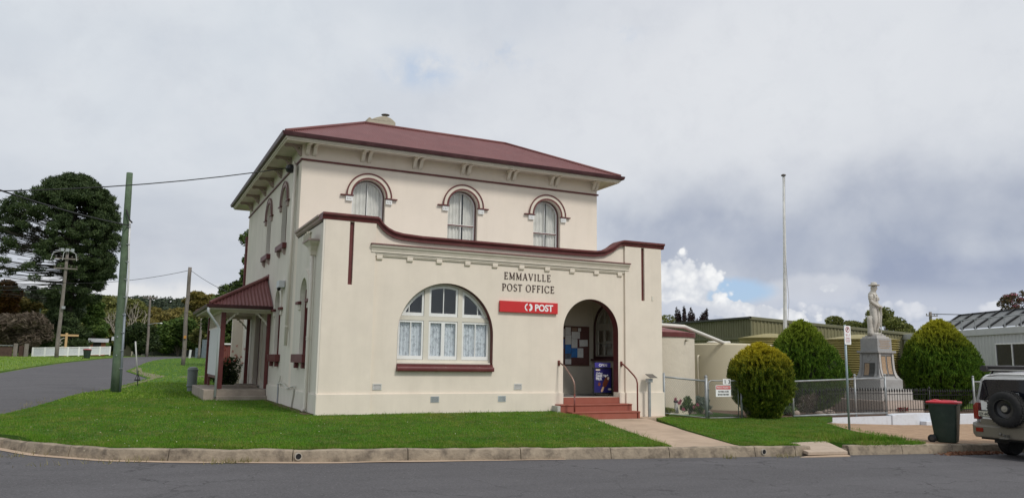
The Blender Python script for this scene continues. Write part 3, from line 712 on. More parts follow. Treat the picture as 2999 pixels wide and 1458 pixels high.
# front wall of the upper block
U0 = 3.6; Pu = FR(U0)
ups = [(2.1, .49), (5.27, .49), (8.42, .49)]
MB().panel([(0, -.6), (10.45, -.6), (10.45, 7.9), (0, 7.9)], [arch_loop(c, .53, 4.85, 6.4, 24) for c, h in ups], 0, .35, Pu).build('upper_wall', cream2, PO)
MB().box(-.035, U0 - .05, 7.30, 10.50, U0, 7.355).build('string_course', maroon, PO, bevel=.008)
MB().box(-.05, U0 - .05, 7.30, 0, YB + .3, 7.355).build('string_course', maroon, PO, bevel=.008)
def ring(c, z, r0, r1, w0, w1, P, name, mat, parent, n=32, a0=0, a1=pi):
    o_ = arc(c, z, r1, a0, a1, n); i_ = arc(c, z, r0, a1, a0, n)
    V = []; F = []
    for (a, b), (a2, b2) in zip(o_, reversed(i_)): V += [P(a, b, w0), P(a2, b2, w0), P(a, b, w1), P(a2, b2, w1)]
    for i in range(n):
        q = 4 * i; F += [(q, q + 1, q + 5, q + 4), (q, q + 4, q + 6, q + 2), (q + 1, q + 3, q + 7, q + 5)]
    F += [(0, 2, 3, 1), (4 * n, 4 * n + 1, 4 * n + 3, 4 * n + 2)]
    return MB().add(V, F).build(name, mat, parent, autosmooth=True)
def empty_part(name, loc, parent):
    o = bpy.data.objects.new(name, None); COLL.objects.link(o); o.empty_display_size = .1; o.parent = parent; o.location = Vector(loc) - root_loc(parent); return o
def upper_window(c, P, y0, parent, front=True, zs=6.4, trim=creamtrim, bars=maroon, sash=white):
    """hood, bars and corbels round an arched opening"""
    h = ring(c, zs, .535, .705, -.05, .0, P, 'hood_mould', trim, parent)
    ring(c, zs, .530, .585, -.062, -.0505, P, 'hood_line', bars, h); ring(c, zs, .686, .730, -.066, -.0505, P, 'hood_line', bars, h)
    for s in (-1, 1):
        a, b = sorted((c + s * .50, c + s * .90)); bx = MB()
        bx.panel([(a, zs - .045), (b, zs - .045), (b, zs - .012), (a, zs - .012)], [], -.085, .0, P); bx.build('impost_bar', bars, parent)
        a, b = sorted((c + s * .535, c + s * .735)); cb = MB().panel([(a, zs - .20), (b, zs - .20), (b, zs - .05), (a, zs - .05)], [[(a + .03 + k * .055, zs - .165), (a + .053 + k * .055, zs - .165), (a + .042 + k * .055, zs - .075)] for k in range(3)], -.06, 0, P).build('impost_corbel', white if front else trim, parent)
        MB().panel([(a + .01, zs - .19), (b - .01, zs - .19), (b - .01, zs - .06), (a + .01, zs - .06)], [], -.03, -.028, P).build('corbel_notch', lettr, cb)
for c, h in ups:
    upper_window(c, Pu, U0, PO)
    reveal(c, .53, 4.85, 6.4, U0 + .12, U0 + .22, 'arch_reveal', maroon, PO, n=24, inner=.03)
    w_ = empty_part('window', (c, U0 + .2, 4.85), PO)
    al = arch_loop(c, .528, 4.85, 6.4, 24); il = [(c - .46, 4.9), (c - .013, 4.9), (c - .013, 5.75), (c - .46, 5.75)]
    r_ = .46
    hp = [[(c - .45, 4.9), (c - .012, 4.9), (c - .012, 5.76), (c - .45, 5.76)], [(c + .012, 4.9), (c + .45, 4.9), (c + .45, 5.76), (c + .012, 5.76)], pane(c, r_, 6.4, c - r_ + .01, c - .012, 5.82, n=12), pane(c, r_, 6.4, c + .012, c + r_ - .01, 5.82, n=12)]
    MB().panel(al, hp, .20, .25, Pu).build('sash', white, w_, bevel=.003)
    MB().box(c - .46, U0 + .185, 5.77, c + .46, U0 + .198, 5.80).build('meeting_rail', maroon, w_)
    MB().panel(arch_loop(c, .49, 4.88, 6.4, 20), [], .228, .232, Pu).build('pane', glass, w_)
    curtain(c - .5, c - .02 if c < 3 else c + .06, 4.85, 6.93, U0 + .275, sheer, w_, amp=.02, wl=.13, seed=c)
    curtain(c + .01 if c < 3 else c + .11, c + .5, 4.85, 6.93, U0 + .28, sheer, w_, amp=.02, wl=.12, seed=c + 5)
MB().box(.36, U0 + .55, 4.45, 10.09, U0 + .56, 7.8).build('dark_backing', dark, PO)  # dark sheet behind the front windows, unlit rooms painted as near black
# side windows
def SDo(u, v, w): return (w, u, v)
for (c, h, z0, z1, r) in up:
    hm = empty_part('window', (0, c, z0), PO)
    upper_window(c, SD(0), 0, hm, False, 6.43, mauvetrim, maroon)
    MB().panel(arch_loop(c, .47, z0, z1, 20), [[(c - .4, z0 + .06), (c + .4, z0 + .06), (c + .4, z1 + .05), (c - .4, z1 + .05)]], .22, .27, Ps).build('sash', white, hm)
    MB().panel(arch_loop(c, .44, z0 + .02, z1, 20), [], .24, .245, Ps).build('pane', glassdark, hm)
    reveal(c, .47, z0, z1, .14, .21, 'arch_reveal', maroon, hm, n=16, inner=.03, P=SDo)
    MB().panel([(c - .70, 4.86), (c + .70, 4.86), (c + .70, 5.03), (c - .70, 5.03)], [], -.14, 0, Ps).build('sill', maroon, hm, bevel=.01)
    for s in (-.5, .5): MB().loft([[(0, c + s + d, 4.858), (-.11, c + s + d, 4.858), (-.10, c + s + d, 4.76), (-.04, c + s + d, 4.68), (0, c + s + d, 4.66)] for d in (-.06, .06)]).build('sill_bracket', mauvetrim, hm)
for i, (c, h, z0, z1, r) in enumerate(sw):
    hm = empty_part('window', (0, c, z0), PO); R_ = (h * h + r * r) / (2 * r); zc = z1 + r - R_
    ow, iw = .72, .47
    def segtop(hw, zt, n=14):
        rr = (hw * hw + .40 ** 2) / (2 * .40); a = math.asin(hw / rr); return arc(c, zt - rr, rr, pi / 2 - a, pi / 2 + a, n)
    o_ = segtop(.66, 3.83); i_ = segtop(.46, 3.60)
    mb = MB(); mb.panel([(c + .66, 2.98)] + o_ + [(c - .66, 2.98)] + [(c - .46, 2.98)] + list(reversed(i_)) + [(c + .46, 2.98)], [], -.05, 0, Ps).build('hood_mould', creamside, hm)
    for s in (-1, 1):
        a, b = sorted((c + s * .44, c + s * .86)); MB().panel([(a, 2.90), (b, 2.90), (b, 2.975), (a, 2.975)], [], -.10, 0, Ps).build('impost_bar', maroon, hm, bevel=.01)
        a, b = sorted((c + s * .5, c + s * .72)); MB().panel([(a, 2.74), (b, 2.74), (b, 2.895), (a, 2.895)], [], -.05, 0, Ps).build('impost_corbel', creamside, hm, bevel=.01)
    MB().panel(arch_loop(c, .445, z0, z1, 16, r), [[(c - .38, z0 + .07), (c + .38, z0 + .07), (c + .38, 2.35), (c - .38, 2.35)], [(c - .38, 2.41), (c + .38, 2.41), (c + .38, 3.2), (c - .38, 3.2)]], .2, .25, Ps).build('sash', maroon if i else white, hm)
    MB().panel([(c - .42, z0 + .03), (c + .42, z0 + .03), (c + .42, 3.3), (c - .42, 3.3)], [], .225, .23, Ps).build('pane', glassdark, hm)
    MB().panel([(c + .452, z0 + .05), (c + .46, z0 + .05), (c + .46, 3.3), (c + .452, 3.3)], [], .0, .0, Ps) if False else None
    MB().box(.10, c + .41, z0, .20, c + .4485, 3.35).build('jamb', maroon, hm)
    MB().panel([(c - .78, 1.27), (c + .78, 1.27), (c + .78, 1.5), (c - .78, 1.5)], [], -.16, 0, Ps).build('sill', maroon, hm, bevel=.012)
    for s in (-.5, .5): MB().box(-.11, c + s - .08, 1.12, 0, c + s + .08, 1.269).build('sill_bracket', maroon, hm, bevel=.015)
MB().box(.36, 4.2, .4, .38, YB, 7.6).build('dark_backing', dark, PO)  # dark sheets close behind the side windows, room shade put in their colour
MB().box(.36, .4, .4, .38, 3.55, 4.2).build('dark_backing', dark, PO)
# eaves: soffit, fascia, gutter, brackets
OV = .58; ex0, ex1, ey0, ey1 = -OV, 10.45 + OV, U0 - OV, YB + .3 + OV
def ringbox(mb, a, z0, z1, t):  # rectangular ring, outer edge a beyond eaves line
    x0, x1, y0, y1 = ex0 - a, ex1 + a, ey0 - a, ey1 + a
    mb.box(x0, y0, z0, x1, y0 + t, z1); mb.box(x0, y1 - t, z0, x1, y1, z1); mb.box(x0, y0 + t, z0, x0 + t, y1 - t, z1); mb.box(x1 - t, y0 + t, z0, x1, y1 - t, z1); return mb
MB().box(ex0, ey0, 7.80, ex1, ey1, 7.83).build('soffit', creamtrim, PO)
ringbox(MB(), .0, 7.72, 7.799, .04).build('fascia', creamtrim, PO)
ringbox(MB(), .035, 7.76, 7.86, .034).build('fascia', creamtrim, PO)
gut = [(0, 0), (-.02, -.07), (-.07, -.10), (-.125, -.09), (-.15, -.02), (-.155, .02), (-.135, .02), (-.02, .0)]
Z = 7.92
cr = [(ex0, ey0), (ex1, ey0), (ex1, ey1), (ex0, ey1)]
loops = []
for (x, y) in cr + [cr[0]]:
    sx = 1 if x < 5 else -1; sy = 1 if y < 9 else -1
    loops.append([(x + sx * (o_ - .0), y + sy * o_, Z + h) for o_, h in gut])
MB().loft(loops, caps=False).build('gutter', maroonD, PO, autosmooth=True)
brp = [(0, .0), (-.50, 0), (-.52, -.03), (-.50, -.09), (-.44, -.10), (-.36, -.075), (-.28, -.08), (-.20, -.13), (-.14, -.22), (-.10, -.28), (-.04, -.33), (0, -.345)]
hole_ = [( -.09 + .035 * cos(a * pi / 5), -.12 + .035 * sin(a * pi / 5)) for a in range(10)]
def bracket(P, u): return MB().panel([(w, 7.798 + z) for w, z in brp], [[(a, 7.798 + b) for a, b in hole_]], u - .055, u + .055, P)
for c in (.14, 1.84, 3.53, 5.2, 6.88, 8.54, 10.26):
    for d in (0, .21):
        x = c + d if c < 10 else c + d * .62 + .0
        bracket(lambda u, v, w: (w, U0 + u, v), min(x, 10.39)).build('eaves_bracket', creamtrim, PO, bevel=.006)
for y in (3.75, 5.42, 7.12, 8.82, 10.5, 12.2, 13.95):
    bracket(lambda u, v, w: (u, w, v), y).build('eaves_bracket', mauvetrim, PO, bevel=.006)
# roof of corrugated iron: real corrugations on each slope
def corr(name, p0, p1, q0, q1, pitch, amp, mat, parent, sub=4):
    p0, p1, q0, q1 = map(Vector, (p0, p1, q0, q1)); L = (p1 - p0).length; e = (p1 - p0) / L
    up_ = (q0 - p0) - e * (q0 - p0).dot(e); H = up_.length; up_.normalize(); nn = e.cross(up_).normalized()
    if nn.z < 0: nn = -nn
    s0, s1 = (q0 - p0).dot(e), (q1 - p0).dot(e)
    n = int(L / pitch * sub); V = []; F = []
    for i in range(n + 1):
        s = L * i / n
        h = H * min(1, (s / s0) if s0 > 1e-3 else 1, ((L - s) / (L - s1)) if L - s1 > 1e-3 else 1)
        w = amp * cos(2 * pi * s / pitch)
        V += [p0 + e * s + nn * w, p0 + e * s + up_ * h + nn * w]
        if i: F.append((2 * i - 2, 2 * i, 2 * i + 1, 2 * i - 1))
    return MB().add(V, F).build(name, mat, parent, smooth=True)
ZR, ZE = 9.5, 7.955; D = 3.08; a = .04
c00, c10, c11, c01 = (ex0 - a, ey0 - a, ZE), (ex1 + a, ey0 - a, ZE), (ex1 + a, ey1 + a, ZE), (ex0 - a, ey1 + a, ZE)
r00, r10 = (ex0 + D, ey0 + D, ZR), (ex1 - D, ey0 + D, ZR); r01, r11 = (ex0 + D, ey1 - D, ZR), (ex1 - D, ey1 - D, ZR)
corr('roof_slope', c00, c10, r00, r10, .0762, .015, roofm, PO)
corr('roof_slope', c10, c11, r10, r11, .0762, .015, roofm, PO)
corr('roof_slope', c11, c01, r11, r01, .0762, .015, roofm, PO)
corr('roof_slope', c01, c00, r01, r00, .0762, .015, roofm, PO)
V = [r00, r10, r11, r01, (ex0 + D + 1.2, ey0 + D + 1.4, 8.9), (ex1 - D - 1.2, ey0 + D + 1.4, 8.9), (ex1 - D - 1.2, ey1 - D - 1.4, 8.9), (ex0 + D + 1.2, ey1 - D - 1.4, 8.9)]
MB().add(V, [(0, 1, 5, 4), (1, 2, 6, 5), (2, 3, 7, 6), (3, 0, 4, 7), (4, 5, 6, 7)]).build('roof_well', roofm, PO)
capm = MB()
for p, q in ((c00, r00), (c10, r10), (c11, r11), (c01, r01), (r00, r10), (r10, r11), (r11, r01), (r01, r00)): capm.tube([Vector(p) + Vector((0, 0, .02)), Vector(q) + Vector((0, 0, .02))], .055, 8)
capm.build('ridge_capping', roofm, PO, smooth=True)
# chimney behind the ridge
CH = empty_part('chimney', (3.85, 9.2, 9.2), PO)
y0, y1 = 8.95, 9.7
sh = [(3.38, 9.0), (4.52, 9.0), (4.52, 10.60), (4.42, 10.69), (4.30, 10.76), (4.15, 10.80), (4.05, 10.80), (3.92, 10.77), (3.80, 10.73), (3.66, 10.67), (3.56, 10.61), (3.52, 10.66), (3.45, 10.665), (3.41, 10.61), (3.38, 10.50)]
MB().panel(sh, [], 0, y1 - y0, FR(y0)).build('stack', stone, CH, bevel=.02)
MB().lathe((4.14, 9.1, 10.76), [(.08, 0), (.06, .06), (.065, .10), (.16, .125), (.165, .14), (.10, .15), (.0, .155)], 20).build('cowl', M('cowl_metal', (.16, .15, .14), .6, .3, 6, metal=.4), CH, smooth=False)
# downpipes, rainwater head, camera box, conduits
pipem = creamside
dp = MB().tube([(-.10, 4.12, 7.25), (-.10, 4.14, 1.75)], .048, 10)
dp.build('downpipe', pipem, PO, smooth=True)
dp = MB().tube([(-.10, 4.36, 7.42), (-.07, 4.34, 7.25), (-.07, 4.34, 2.2)], .035, 8).build('downpipe', creamtrim, PO, smooth=True)
MB().tube([(-.09, .98, 4.15), (-.09, .98, 1.95), (-.085, .98, .12), (-.16, .98, .03)], .05, 10).build('downpipe', pipem, PO, smooth=True)
cl = MB()
for z in (1.92, 1.86): cl.lathe((-.09, .98, z), [(.06, 0), (.065, .02), (.06, .04)], 12)
cl.lathe((-.10, 4.14, 2.3), [(.058, 0), (.062, .02), (.058, .04)], 12).build('pipe_collar', pipem, PO)
hp = MB()
def sq(cx, cy, rx, ry, z): return [(cx - rx, cy - ry, z), (cx + .0, cy - ry, z), (cx + .0, cy + ry, z), (cx - rx, cy + ry, z)]
hop = [sq(-.0, .98, .15, .07, 4.1), sq(0, .98, .16, .10, 4.2), sq(0, .98, .19, .20, 4.32), sq(0, .98, .24, .34, 4.40), sq(0, .98, .27, .38, 4.44)]
hh = MB().loft(hop).build('rainwater_head', creamtrim, PO)
MB().loft([sq(0, .98, .29, .41, 4.442), sq(0, .98, .29, .41, 4.49)]).build('rim', mauvetrim, hh)
crn = [(y_, 4.49 + h) for y_, h in [(.60, 0), (1.36, 0), (1.38, .10), (1.44, .16), (1.30, .15), (1.22, .21), (1.12, .14), (1.05, .20), (.98, .23), (.9, .2), (.84, .14), (.74, .21), (.66, .15), (.52, .16), (.58, .1)]]
MB().panel(crn, [], -.27, -.22, Ps).build('crest', stone, hh)
cb = MB().box(-.20, 5.28, 3.58, -.02, 5.75, 3.80).build('camera_box', M('camera_box_grey', (.60, .61, .62), .5, .1), PO, bevel=.01)
MB().lathe((-.16, 5.5, 3.48), [(.0, 0), (.05, .02), (.06, .06), (.06, .1)], 12).build('lens', black, cb, smooth=True)
cw = M('white_conduit', (.60, .58, .52), .5, .1)
MB().tube([(-.07, 4.9, .86), (-.06, 5.0, .70), (-.07, 5.3, .60), (-.07, 4.6, .64), (-.07, 3.6, .52), (-.07, 2.7, .62), (-.07, 2.6, .56), (-.07, 2.95, -.05)], .022, 6).build('conduit', cw, PO)
MB().tube([(-.07, 5.2, .60), (-.07, 5.2, -.05)], .022, 6).build('conduit', M('grey_conduit', (.35, .36, .38), .5), PO)
MB().tube([(-.03, 14.95, 3.2), (-.03, 14.95, 6.5)], .07, 8).build('downpipe', maroon, PO)
MB().box(-.42, 14.75, -.3, .0, 14.95, 3.05).build('garden_wall_end', cream, PO)
# cable clamp near the eaves
MB().lathe((-.2, 4.28, 7.02), [(.0, 0), (.13, .03), (.17, .12), (.14, .22), (.05, .27)], 10).build('cable_junction', black, PO)

region('garden_bed', [(-.32, .2), (-.30, 3.5), (-.22, 6.9), (-.05, 7.2), (-.05, .1)], .5, lawnz, soil, off=.02)
# ---------------------------------------------------------------- entrance porch behind the arch
vm = M('vestibule_paint', (.50, .46, .38), .85, .06, 2)
MB().box(6.2, 2.02, -.5, 9.42, 2.14, 3.9).build('porch_back_wall', vm, PO)
MB().box(6.2, .301, -.5, 6.3, 2.02, 3.9).build('porch_side_wall', vm, PO)
MB().box(6.2, .301, 3.78, 9.42, 2.02, 3.9).build('porch_ceiling', vm, PO)
MB().panel([(.301, -.5), (2.02, -.5), (2.02, 3.78), (.301, 3.78)], [arch_loop(1.16, .70, 1.5, 2.45, 24)], 0, .12, lambda u, v, w: (9.30 + w, u, v)).build('porch_side_wall', vm, PO)
MB().box(6.3, .302, -.3, 9.30, 2.02, .375).build('porch_floor', M('porch_floor', (.16, .15, .145), .6, .15, 5), PO)
MB().box(7.046, .0, -.3, 8.954, .3, .378).build('door_threshold', redstep, PO)
MB().box(6.3, 1.995, .375, 9.3, 2.019, .52).build('skirting', vm, PO)
pw = empty_part('window', (9.3, 1.16, 1.5), PO); Pw = lambda u, v, w: (9.30 + w, u, v)
MB().panel(arch_loop(1.16, .78, 1.5, 2.45, 24), [arch_loop(1.16, .69, 1.58, 2.45, 24)], -.03, .0, Pw).build('surround', M('dark_maroon_surround', (.045, .014, .014), .5), pw)
fr_ = M('grey_window_frame', (.27, .25, .21), .6, .1)
hs = [pane(1.16, .62, 2.45, .56, .86, 2.62), pane(1.16, .62, 2.45, .93, 1.12, 2.62), pane(1.16, .62, 2.45, 1.15, 1.36, 2.62), pane(1.16, .62, 2.45, 1.42, 1.74, 2.62)]
for a_, b_ in ((.56, .86), (.93, 1.38), (1.46, 1.76)):
    hs += [[(a_, 1.62), (b_, 1.62), (b_, 1.98), (a_, 1.98)], [(a_, 2.02), (b_, 2.02), (b_, 2.40), (a_, 2.40)]]
MB().panel(arch_loop(1.16, .69, 1.56, 2.45, 24), hs, .02, .07, Pw).build('frame', fr_, pw)
MB().panel(arch_loop(1.16, .66, 1.6, 2.45, 24), [], .045, .048, Pw).build('pane', glass, pw)
MB().box(9.18, .36, 1.44, 9.299, 1.96, 1.50).build('sill', maroonD, pw)
# notice board
NB = thing('notice_board', 'brown framed notice board covered with papers inside the entrance porch', 'notice board', (8.55, 2.0, 1.28))
MB().box(7.75, 1.972, 1.275, 9.13, 2.018, 2.53).build('frame', M('board_frame', (.10, .045, .03), .6, .2), NB)
MB().box(7.79, 1.966, 1.315, 9.09, 1.9715, 2.49).build('cork', M('cork', (.105, .045, .04), .9, .25, 20), NB)
pap = M('paper', (.62, .62, .60), .8, .08, 8, dirt=(.32, .33, .35), dirtscale=22, dirtamt=.6); papb = M('blue_poster', (.03, .15, .42), .6, .35, 6); papd = M('dark_poster', (.10, .12, .15), .6, .5, 14)
def paper(x0, y0_, x1, y1_, m_, k_=0, rot=0):
    fx = lambda d: 8.2 + (d - 40) * .00391; fz = lambda d: 2.525 - (d - 315) * .00333
    xa, xb, za, zb = fx(x0), fx(x1), fz(y1_), fz(y0_); cx_, cz_ = (xa + xb) / 2, (za + zb) / 2
    pts = [(cx_ + (x - cx_) * cos(rot) - (z - cz_) * sin(rot), cz_ + (x - cx_) * sin(rot) + (z - cz_) * cos(rot)) for x, z in ((xa, za), (xb, za), (xb, zb), (xa, zb))]
    MB().panel(pts, [], 1.960 - k_ * .0015, 1.9645 - k_ * .0015, FR(0)).build('notice', m_, NB)
paper(47, 325, 99, 398, pap); paper(47, 400, 103, 490, pap); paper(108, 366, 186, 432, pap); paper(107, 434, 162, 522, pap); paper(182, 442, 261, 506, pap, 0, .05)
paper(47, 492, 103, 577, papb); paper(105, 524, 162, 613, papb); paper(163, 524, 218, 613, pap, 1); paper(47, 580, 103, 628, papd); paper(47, 629, 103, 678, pap); paper(168, 330, 196, 362, pap); paper(110, 330, 158, 362, M('tan_paper', (.25, .17, .12), .8)); paper(-10, 340, 40, 420, pap); paper(-10, 440, 38, 530, papb)
# ice cream advertising stand
AF = thing('a_frame_sign', 'blue freestanding OPEN sign with chocolate ice cream advert standing in the porch doorway', 'sign', (8.76, .62, .378))
ay = .60
MB().panel([(8.425, .45), (9.115, .45), (9.115, 1.235), (8.425, 1.235)], [[(8.462, .49), (9.078, .49), (9.078, 1.197), (8.462, 1.197)]], 0, .045, FR(ay)).build('frame', black, AF, bevel=.006)
MB().box(8.455, ay + .015, .482, 9.085, ay + .03, 1.205).build('poster', signblue, AF)
MB().box(8.49, ay + .006, 1.237, 9.055, ay + .036, 1.385).build('header', M('header_blue', (.06, .05, .28), .4), AF)
text('OPEN', .115, signwhite, AF, (8.775, ay + .002, 1.268), (1, 0, 0), (0, 0, 1), bold=.002, align='CENTER', ext=.002)
MB().tube([(8.50, ay + .02, .45), (8.36, ay - .12, .395)], .012, 6).tube([(8.50, ay + .03, .45), (8.64, ay + .2, .395)], .012, 6).tube([(9.04, ay + .02, .45), (9.16, ay - .12, .395)], .012, 6).tube([(9.04, ay + .03, .45), (9.1, ay + .2, .395)], .012, 6).build('feet', black, AF)
text('Cadbury', .075, signwhite, AF, (8.53, ay + .011, 1.045), (1, 0, 0), (0, 0, 1), shear=.35, ext=.0015, sx=.85)
text('DAIRY', .115, signwhite, AF, (8.525, ay + .011, .95), (1, 0, 0), (0, 0, 1), bold=.0015, ext=.0015, sx=.88)
text('MILK', .115, signwhite, AF, (8.525, ay + .011, .860), (1, 0, 0), (0, 0, 1), bold=.0015, ext=.0015, sx=.88)
choc = M('chocolate', (.17, .045, .022), .35, .25, 12); wood_ = M('ice_stick', (.58, .36, .22), .6); vanil = M('cream_bite', (.72, .62, .50), .5)
def cap_shape(cx, cz, L, r, ang, n=10):
    pts = [(L / 2 + r * cos(t), r * sin(t)) for t in [(-pi / 2 + pi * i / n) for i in range(n + 1)]] + [(-L / 2 + r * cos(t), r * sin(t)) for t in [(pi / 2 + pi * i / n) for i in range(n + 1)]]
    return [(cx + x * cos(ang) - z * sin(ang), cz + x * sin(ang) + z * cos(ang)) for x, z in pts]
MB().panel(cap_shape(8.765, .585, .11, .033, 1.1), [], .0100, .0149, FR(ay)).build('ice_cream_stick', wood_, AF)
MB().panel(cap_shape(8.88, .80, .17, .078, 1.08), [], .007, .0149, FR(ay)).build('ice_cream', choc, AF, bevel=.002)
MB().panel(cap_shape(8.965, .91, .03, .032, 1.3), [], .005, .0068, FR(ay)).build('ice_cream_bite', vanil, AF)
MB().panel([(8.60, .70), (8.66, .68), (8.70, .72), (8.68, .78), (8.62, .79)], [], .011, .0149, FR(ay)).panel([(8.63, .80), (8.66, .81), (8.64, .83)], [], .011, .0149, FR(ay)).build('chocolate_chunk', choc, AF)
MB().panel(cap_shape(8.60, 1.165, .12, .02, 0), [], .0115, .0149, FR(ay)).panel(cap_shape(9.02, .585, .05, .028, 0), [], .0115, .0149, FR(ay)).build('badge', vanil, AF)
MB().panel(cap_shape(8.86, .985, .03, .03, 2.2), [], .0108, .0149, FR(ay)).panel(cap_shape(8.93, 1.0, .04, .018, .4), [], .0112, .0149, FR(ay)).build('milk_splash', signwhite, AF)

# ---------------------------------------------------------------- red entrance steps
ST = thing('entrance_steps', 'red painted concrete steps leading up to the arched entrance', 'steps', (8, -.35, -.25))
st = MB()
st.loft([[(x, -.0185, -.3), (x, -.0185, .197), (x, -.355, .197), (x, -.36, .165), (x, -.335, .16), (x, -.335, -.3)] for x in (6.76, 9.18)])
st.build('step', redstep, ST, bevel=.006)
MB().loft([[(x, -.336, -.3), (x, -.336, .0), (x, -.665, .0), (x, -.67, -.03), (x, -.645, -.035), (x, -.645, -.3)] for x in (6.95, 9.25)]).build('step', redstep, ST, bevel=.006)
MB().box(7.047, -.022, .2, 8.953, -.002, .374).build('riser', redstep, ST)
MB().box(6.66, -.34, -.25, 6.757, -.02, .16).build('side_block', M('bare_cement', (.50, .48, .44), .95, .2, 5), ST)
for lab, pts, pm in (('worn left handrail curving down beside the entrance steps', [(6.90, .02, 1.36), (6.90, -.06, 1.36), (6.95, -.22, 1.27), (7.02, -.48, .99), (7.04, -.58, .86), (7.05, -.62, .74), (7.05, -.62, -.03)], worn),
                     ('dark red right handrail curving down beside the entrance steps', [(9.05, .02, 1.35), (9.05, -.06, 1.35), (9.09, -.25, 1.22), (9.145, -.50, 1.02), (9.16, -.60, .92), (9.165, -.64, .80), (9.165, -.64, -.215)], railm)):
    h = thing('handrail', lab, 'handrail', (pts[-1][0], pts[-1][1], -.22), 'handrails at the entrance steps')
    b = pts[:]; MB().tube(b, .023, 10).build('rail', pm, h, smooth=True)
    if pm is worn: MB().tube([(7.05, -.62, .5), (7.05, -.62, -.1)], .0245, 10).build('painted_post', railm, h, smooth=True)
    MB().box(pts[0][0] - .035, .0, 1.28, pts[0][0] + .035, .028, 1.43).build('wall_plate', railm, h, bevel=.006)
PD = thing('plaque_stand', 'short galvanised post with tilted plate right of the entrance steps', 'post', (9.86, -.27, -.22))
MB().box(9.815, -.31, -.22, 9.885, -.24, .88).build('post', steel, PD, bevel=.006)
MB().box(9.77, -.35, .82, 9.93, -.2, .93).build('head_box', steel, PD, bevel=.006)
MB().add([(9.78, -.42, .95), (10.05, -.42, .95), (10.05, -.18, 1.05), (9.78, -.18, 1.05), (9.78, -.42, .965), (10.05, -.42, .965), (10.05, -.18, 1.065), (9.78, -.18, 1.065)], [(0, 3, 2, 1), (4, 5, 6, 7), (0, 1, 5, 4), (1, 2, 6, 5), (2, 3, 7, 6), (3, 0, 4, 7)]).build('plate', M('bronze_plate', (.10, .09, .08), .4, .2), PD)
MB().box(10.03, .015, 3.28, 10.075, .029, 3.42).build('wall_tag', offwhite, PO) if False else None
MB().box(10.15, -.05, 3.30, 10.20, -.036, 3.44).build('wall_tag', offwhite, PO)

# ---------------------------------------------------------------- timber side porch
PV = thing('side_porch', 'small timber side porch with maroon posts and red corrugated roof', 'porch', (-1, 9.9, 0))
fl = M('porch_concrete', (.36, .30, .25), .95, .15, 3, .2, 40, dirt=(.2, .16, .13), dirtscale=2, dirtamt=.5)
MB().box(-2.0, 7.62, -.2, -.046, 12.4, .335).build('floor', fl, PV, bevel=.015)
MB().box(-1.62, 7.32, -.2, -.05, 7.61, .14).build('step', fl, PV, bevel=.015)
MB().box(-.62, 9.5, .335, -.05, 11.2, .42).build('step', fl, PV, bevel=.01)
for x, y, w in ((-1.525, 7.70, .075), (-.07, 7.70, .055), (-1.525, 12.25, .075), (-.12, 12.25, .06)):
    z0 = .36
    o_ = MB().box(x - w, y - w, z0, x + w, y + w, 2.86).build('post', maroon, PV, bevel=.008)
    MB().box(x - .02, y - .02, .3, x + .02, y + .02, .37).build('foot', steel, o_)
MB().box(-1.6, 7.63, 2.861, .0, 7.77, 2.98).build('beam', creamtrim, PV); MB().box(-1.6, 7.771, 2.861, -1.45, 12.32, 2.98).build('beam', creamtrim, PV); MB().box(-1.6, 12.321, 2.861, .0, 12.45, 2.98).build('beam', creamtrim, PV)
bp = [(0, 0), (.40, 0), (.38, -.05), (.30, -.06), (.27, -.13), (.19, -.16), (.17, -.24), (.09, -.28), (.07, -.36), (0, -.40), (0, -.30), (.26, -.05), (.10, -.05)]
bpp = [(0, -.40), (.06, -.36), (.09, -.28), (.16, -.24), (.19, -.16), (.27, -.13), (.30, -.06), (.38, -.05), (.40, 0), (.30, 0), (.02, -.28)]
for sx, x, y in ((1, -1.448, 7.70), (-1, -.126, 7.70), (1, -1.448, 12.25), (-1, -.182, 12.25)):
    MB().panel([(x + sx * u, 2.858 + v) for u, v in bpp], [], -.022, .022, FR(y)).build('corner_brace', offwhite, PV)
for sy, y in ((1, 7.777), (-1, 12.17)): MB().panel([(y + sy * u, 2.858 + v) for u, v in bpp], [], -.022, .022, SD(-1.525)).build('corner_brace', offwhite, PV)
# fascia, gutter, roof
e0, e1, f0, f1, ze = -2.0, 0.0, 7.25, 12.8, 3.03
MB().box(e0 + .03, f0 + .03, 2.982, -.002, f1 - .03, 2.99).build('ceiling', creamtrim, PV)
MB().box(e0, f0, 2.93, -.002, f0 + .028, 3.02).box(e0, f0 + .028, 2.93, e0 + .028, f1, 3.02).box(e0 + .028, f1 - .028, 2.93, -.002, f1, 3.02).build('fascia', creamtrim, PV)
lp = []
for (x, y, sx, sy) in ((-.01, f0, 0, 1), (e0, f0, 1, 1), (e0, f1, 1, -1), (-.01, f1, 0, -1)):
    lp.append([(x + sx * o_ * .8, y + sy * o_ * .8, 3.065 + h * .9) for o_, h in gut])
MB().loft(lp).build('gutter', maroonD, PV, autosmooth=True)
ap0, ap1 = (-.02, 8.75, 4.14), (-.02, 11.3, 4.14)
roofp = roofm
corr('roof_slope', (e0, f0, ze + .06), (-.02, f0, ze + .06), ap0, (-.02, 8.75, 4.14), .105, .014, roofp, PV, 6) if False else None
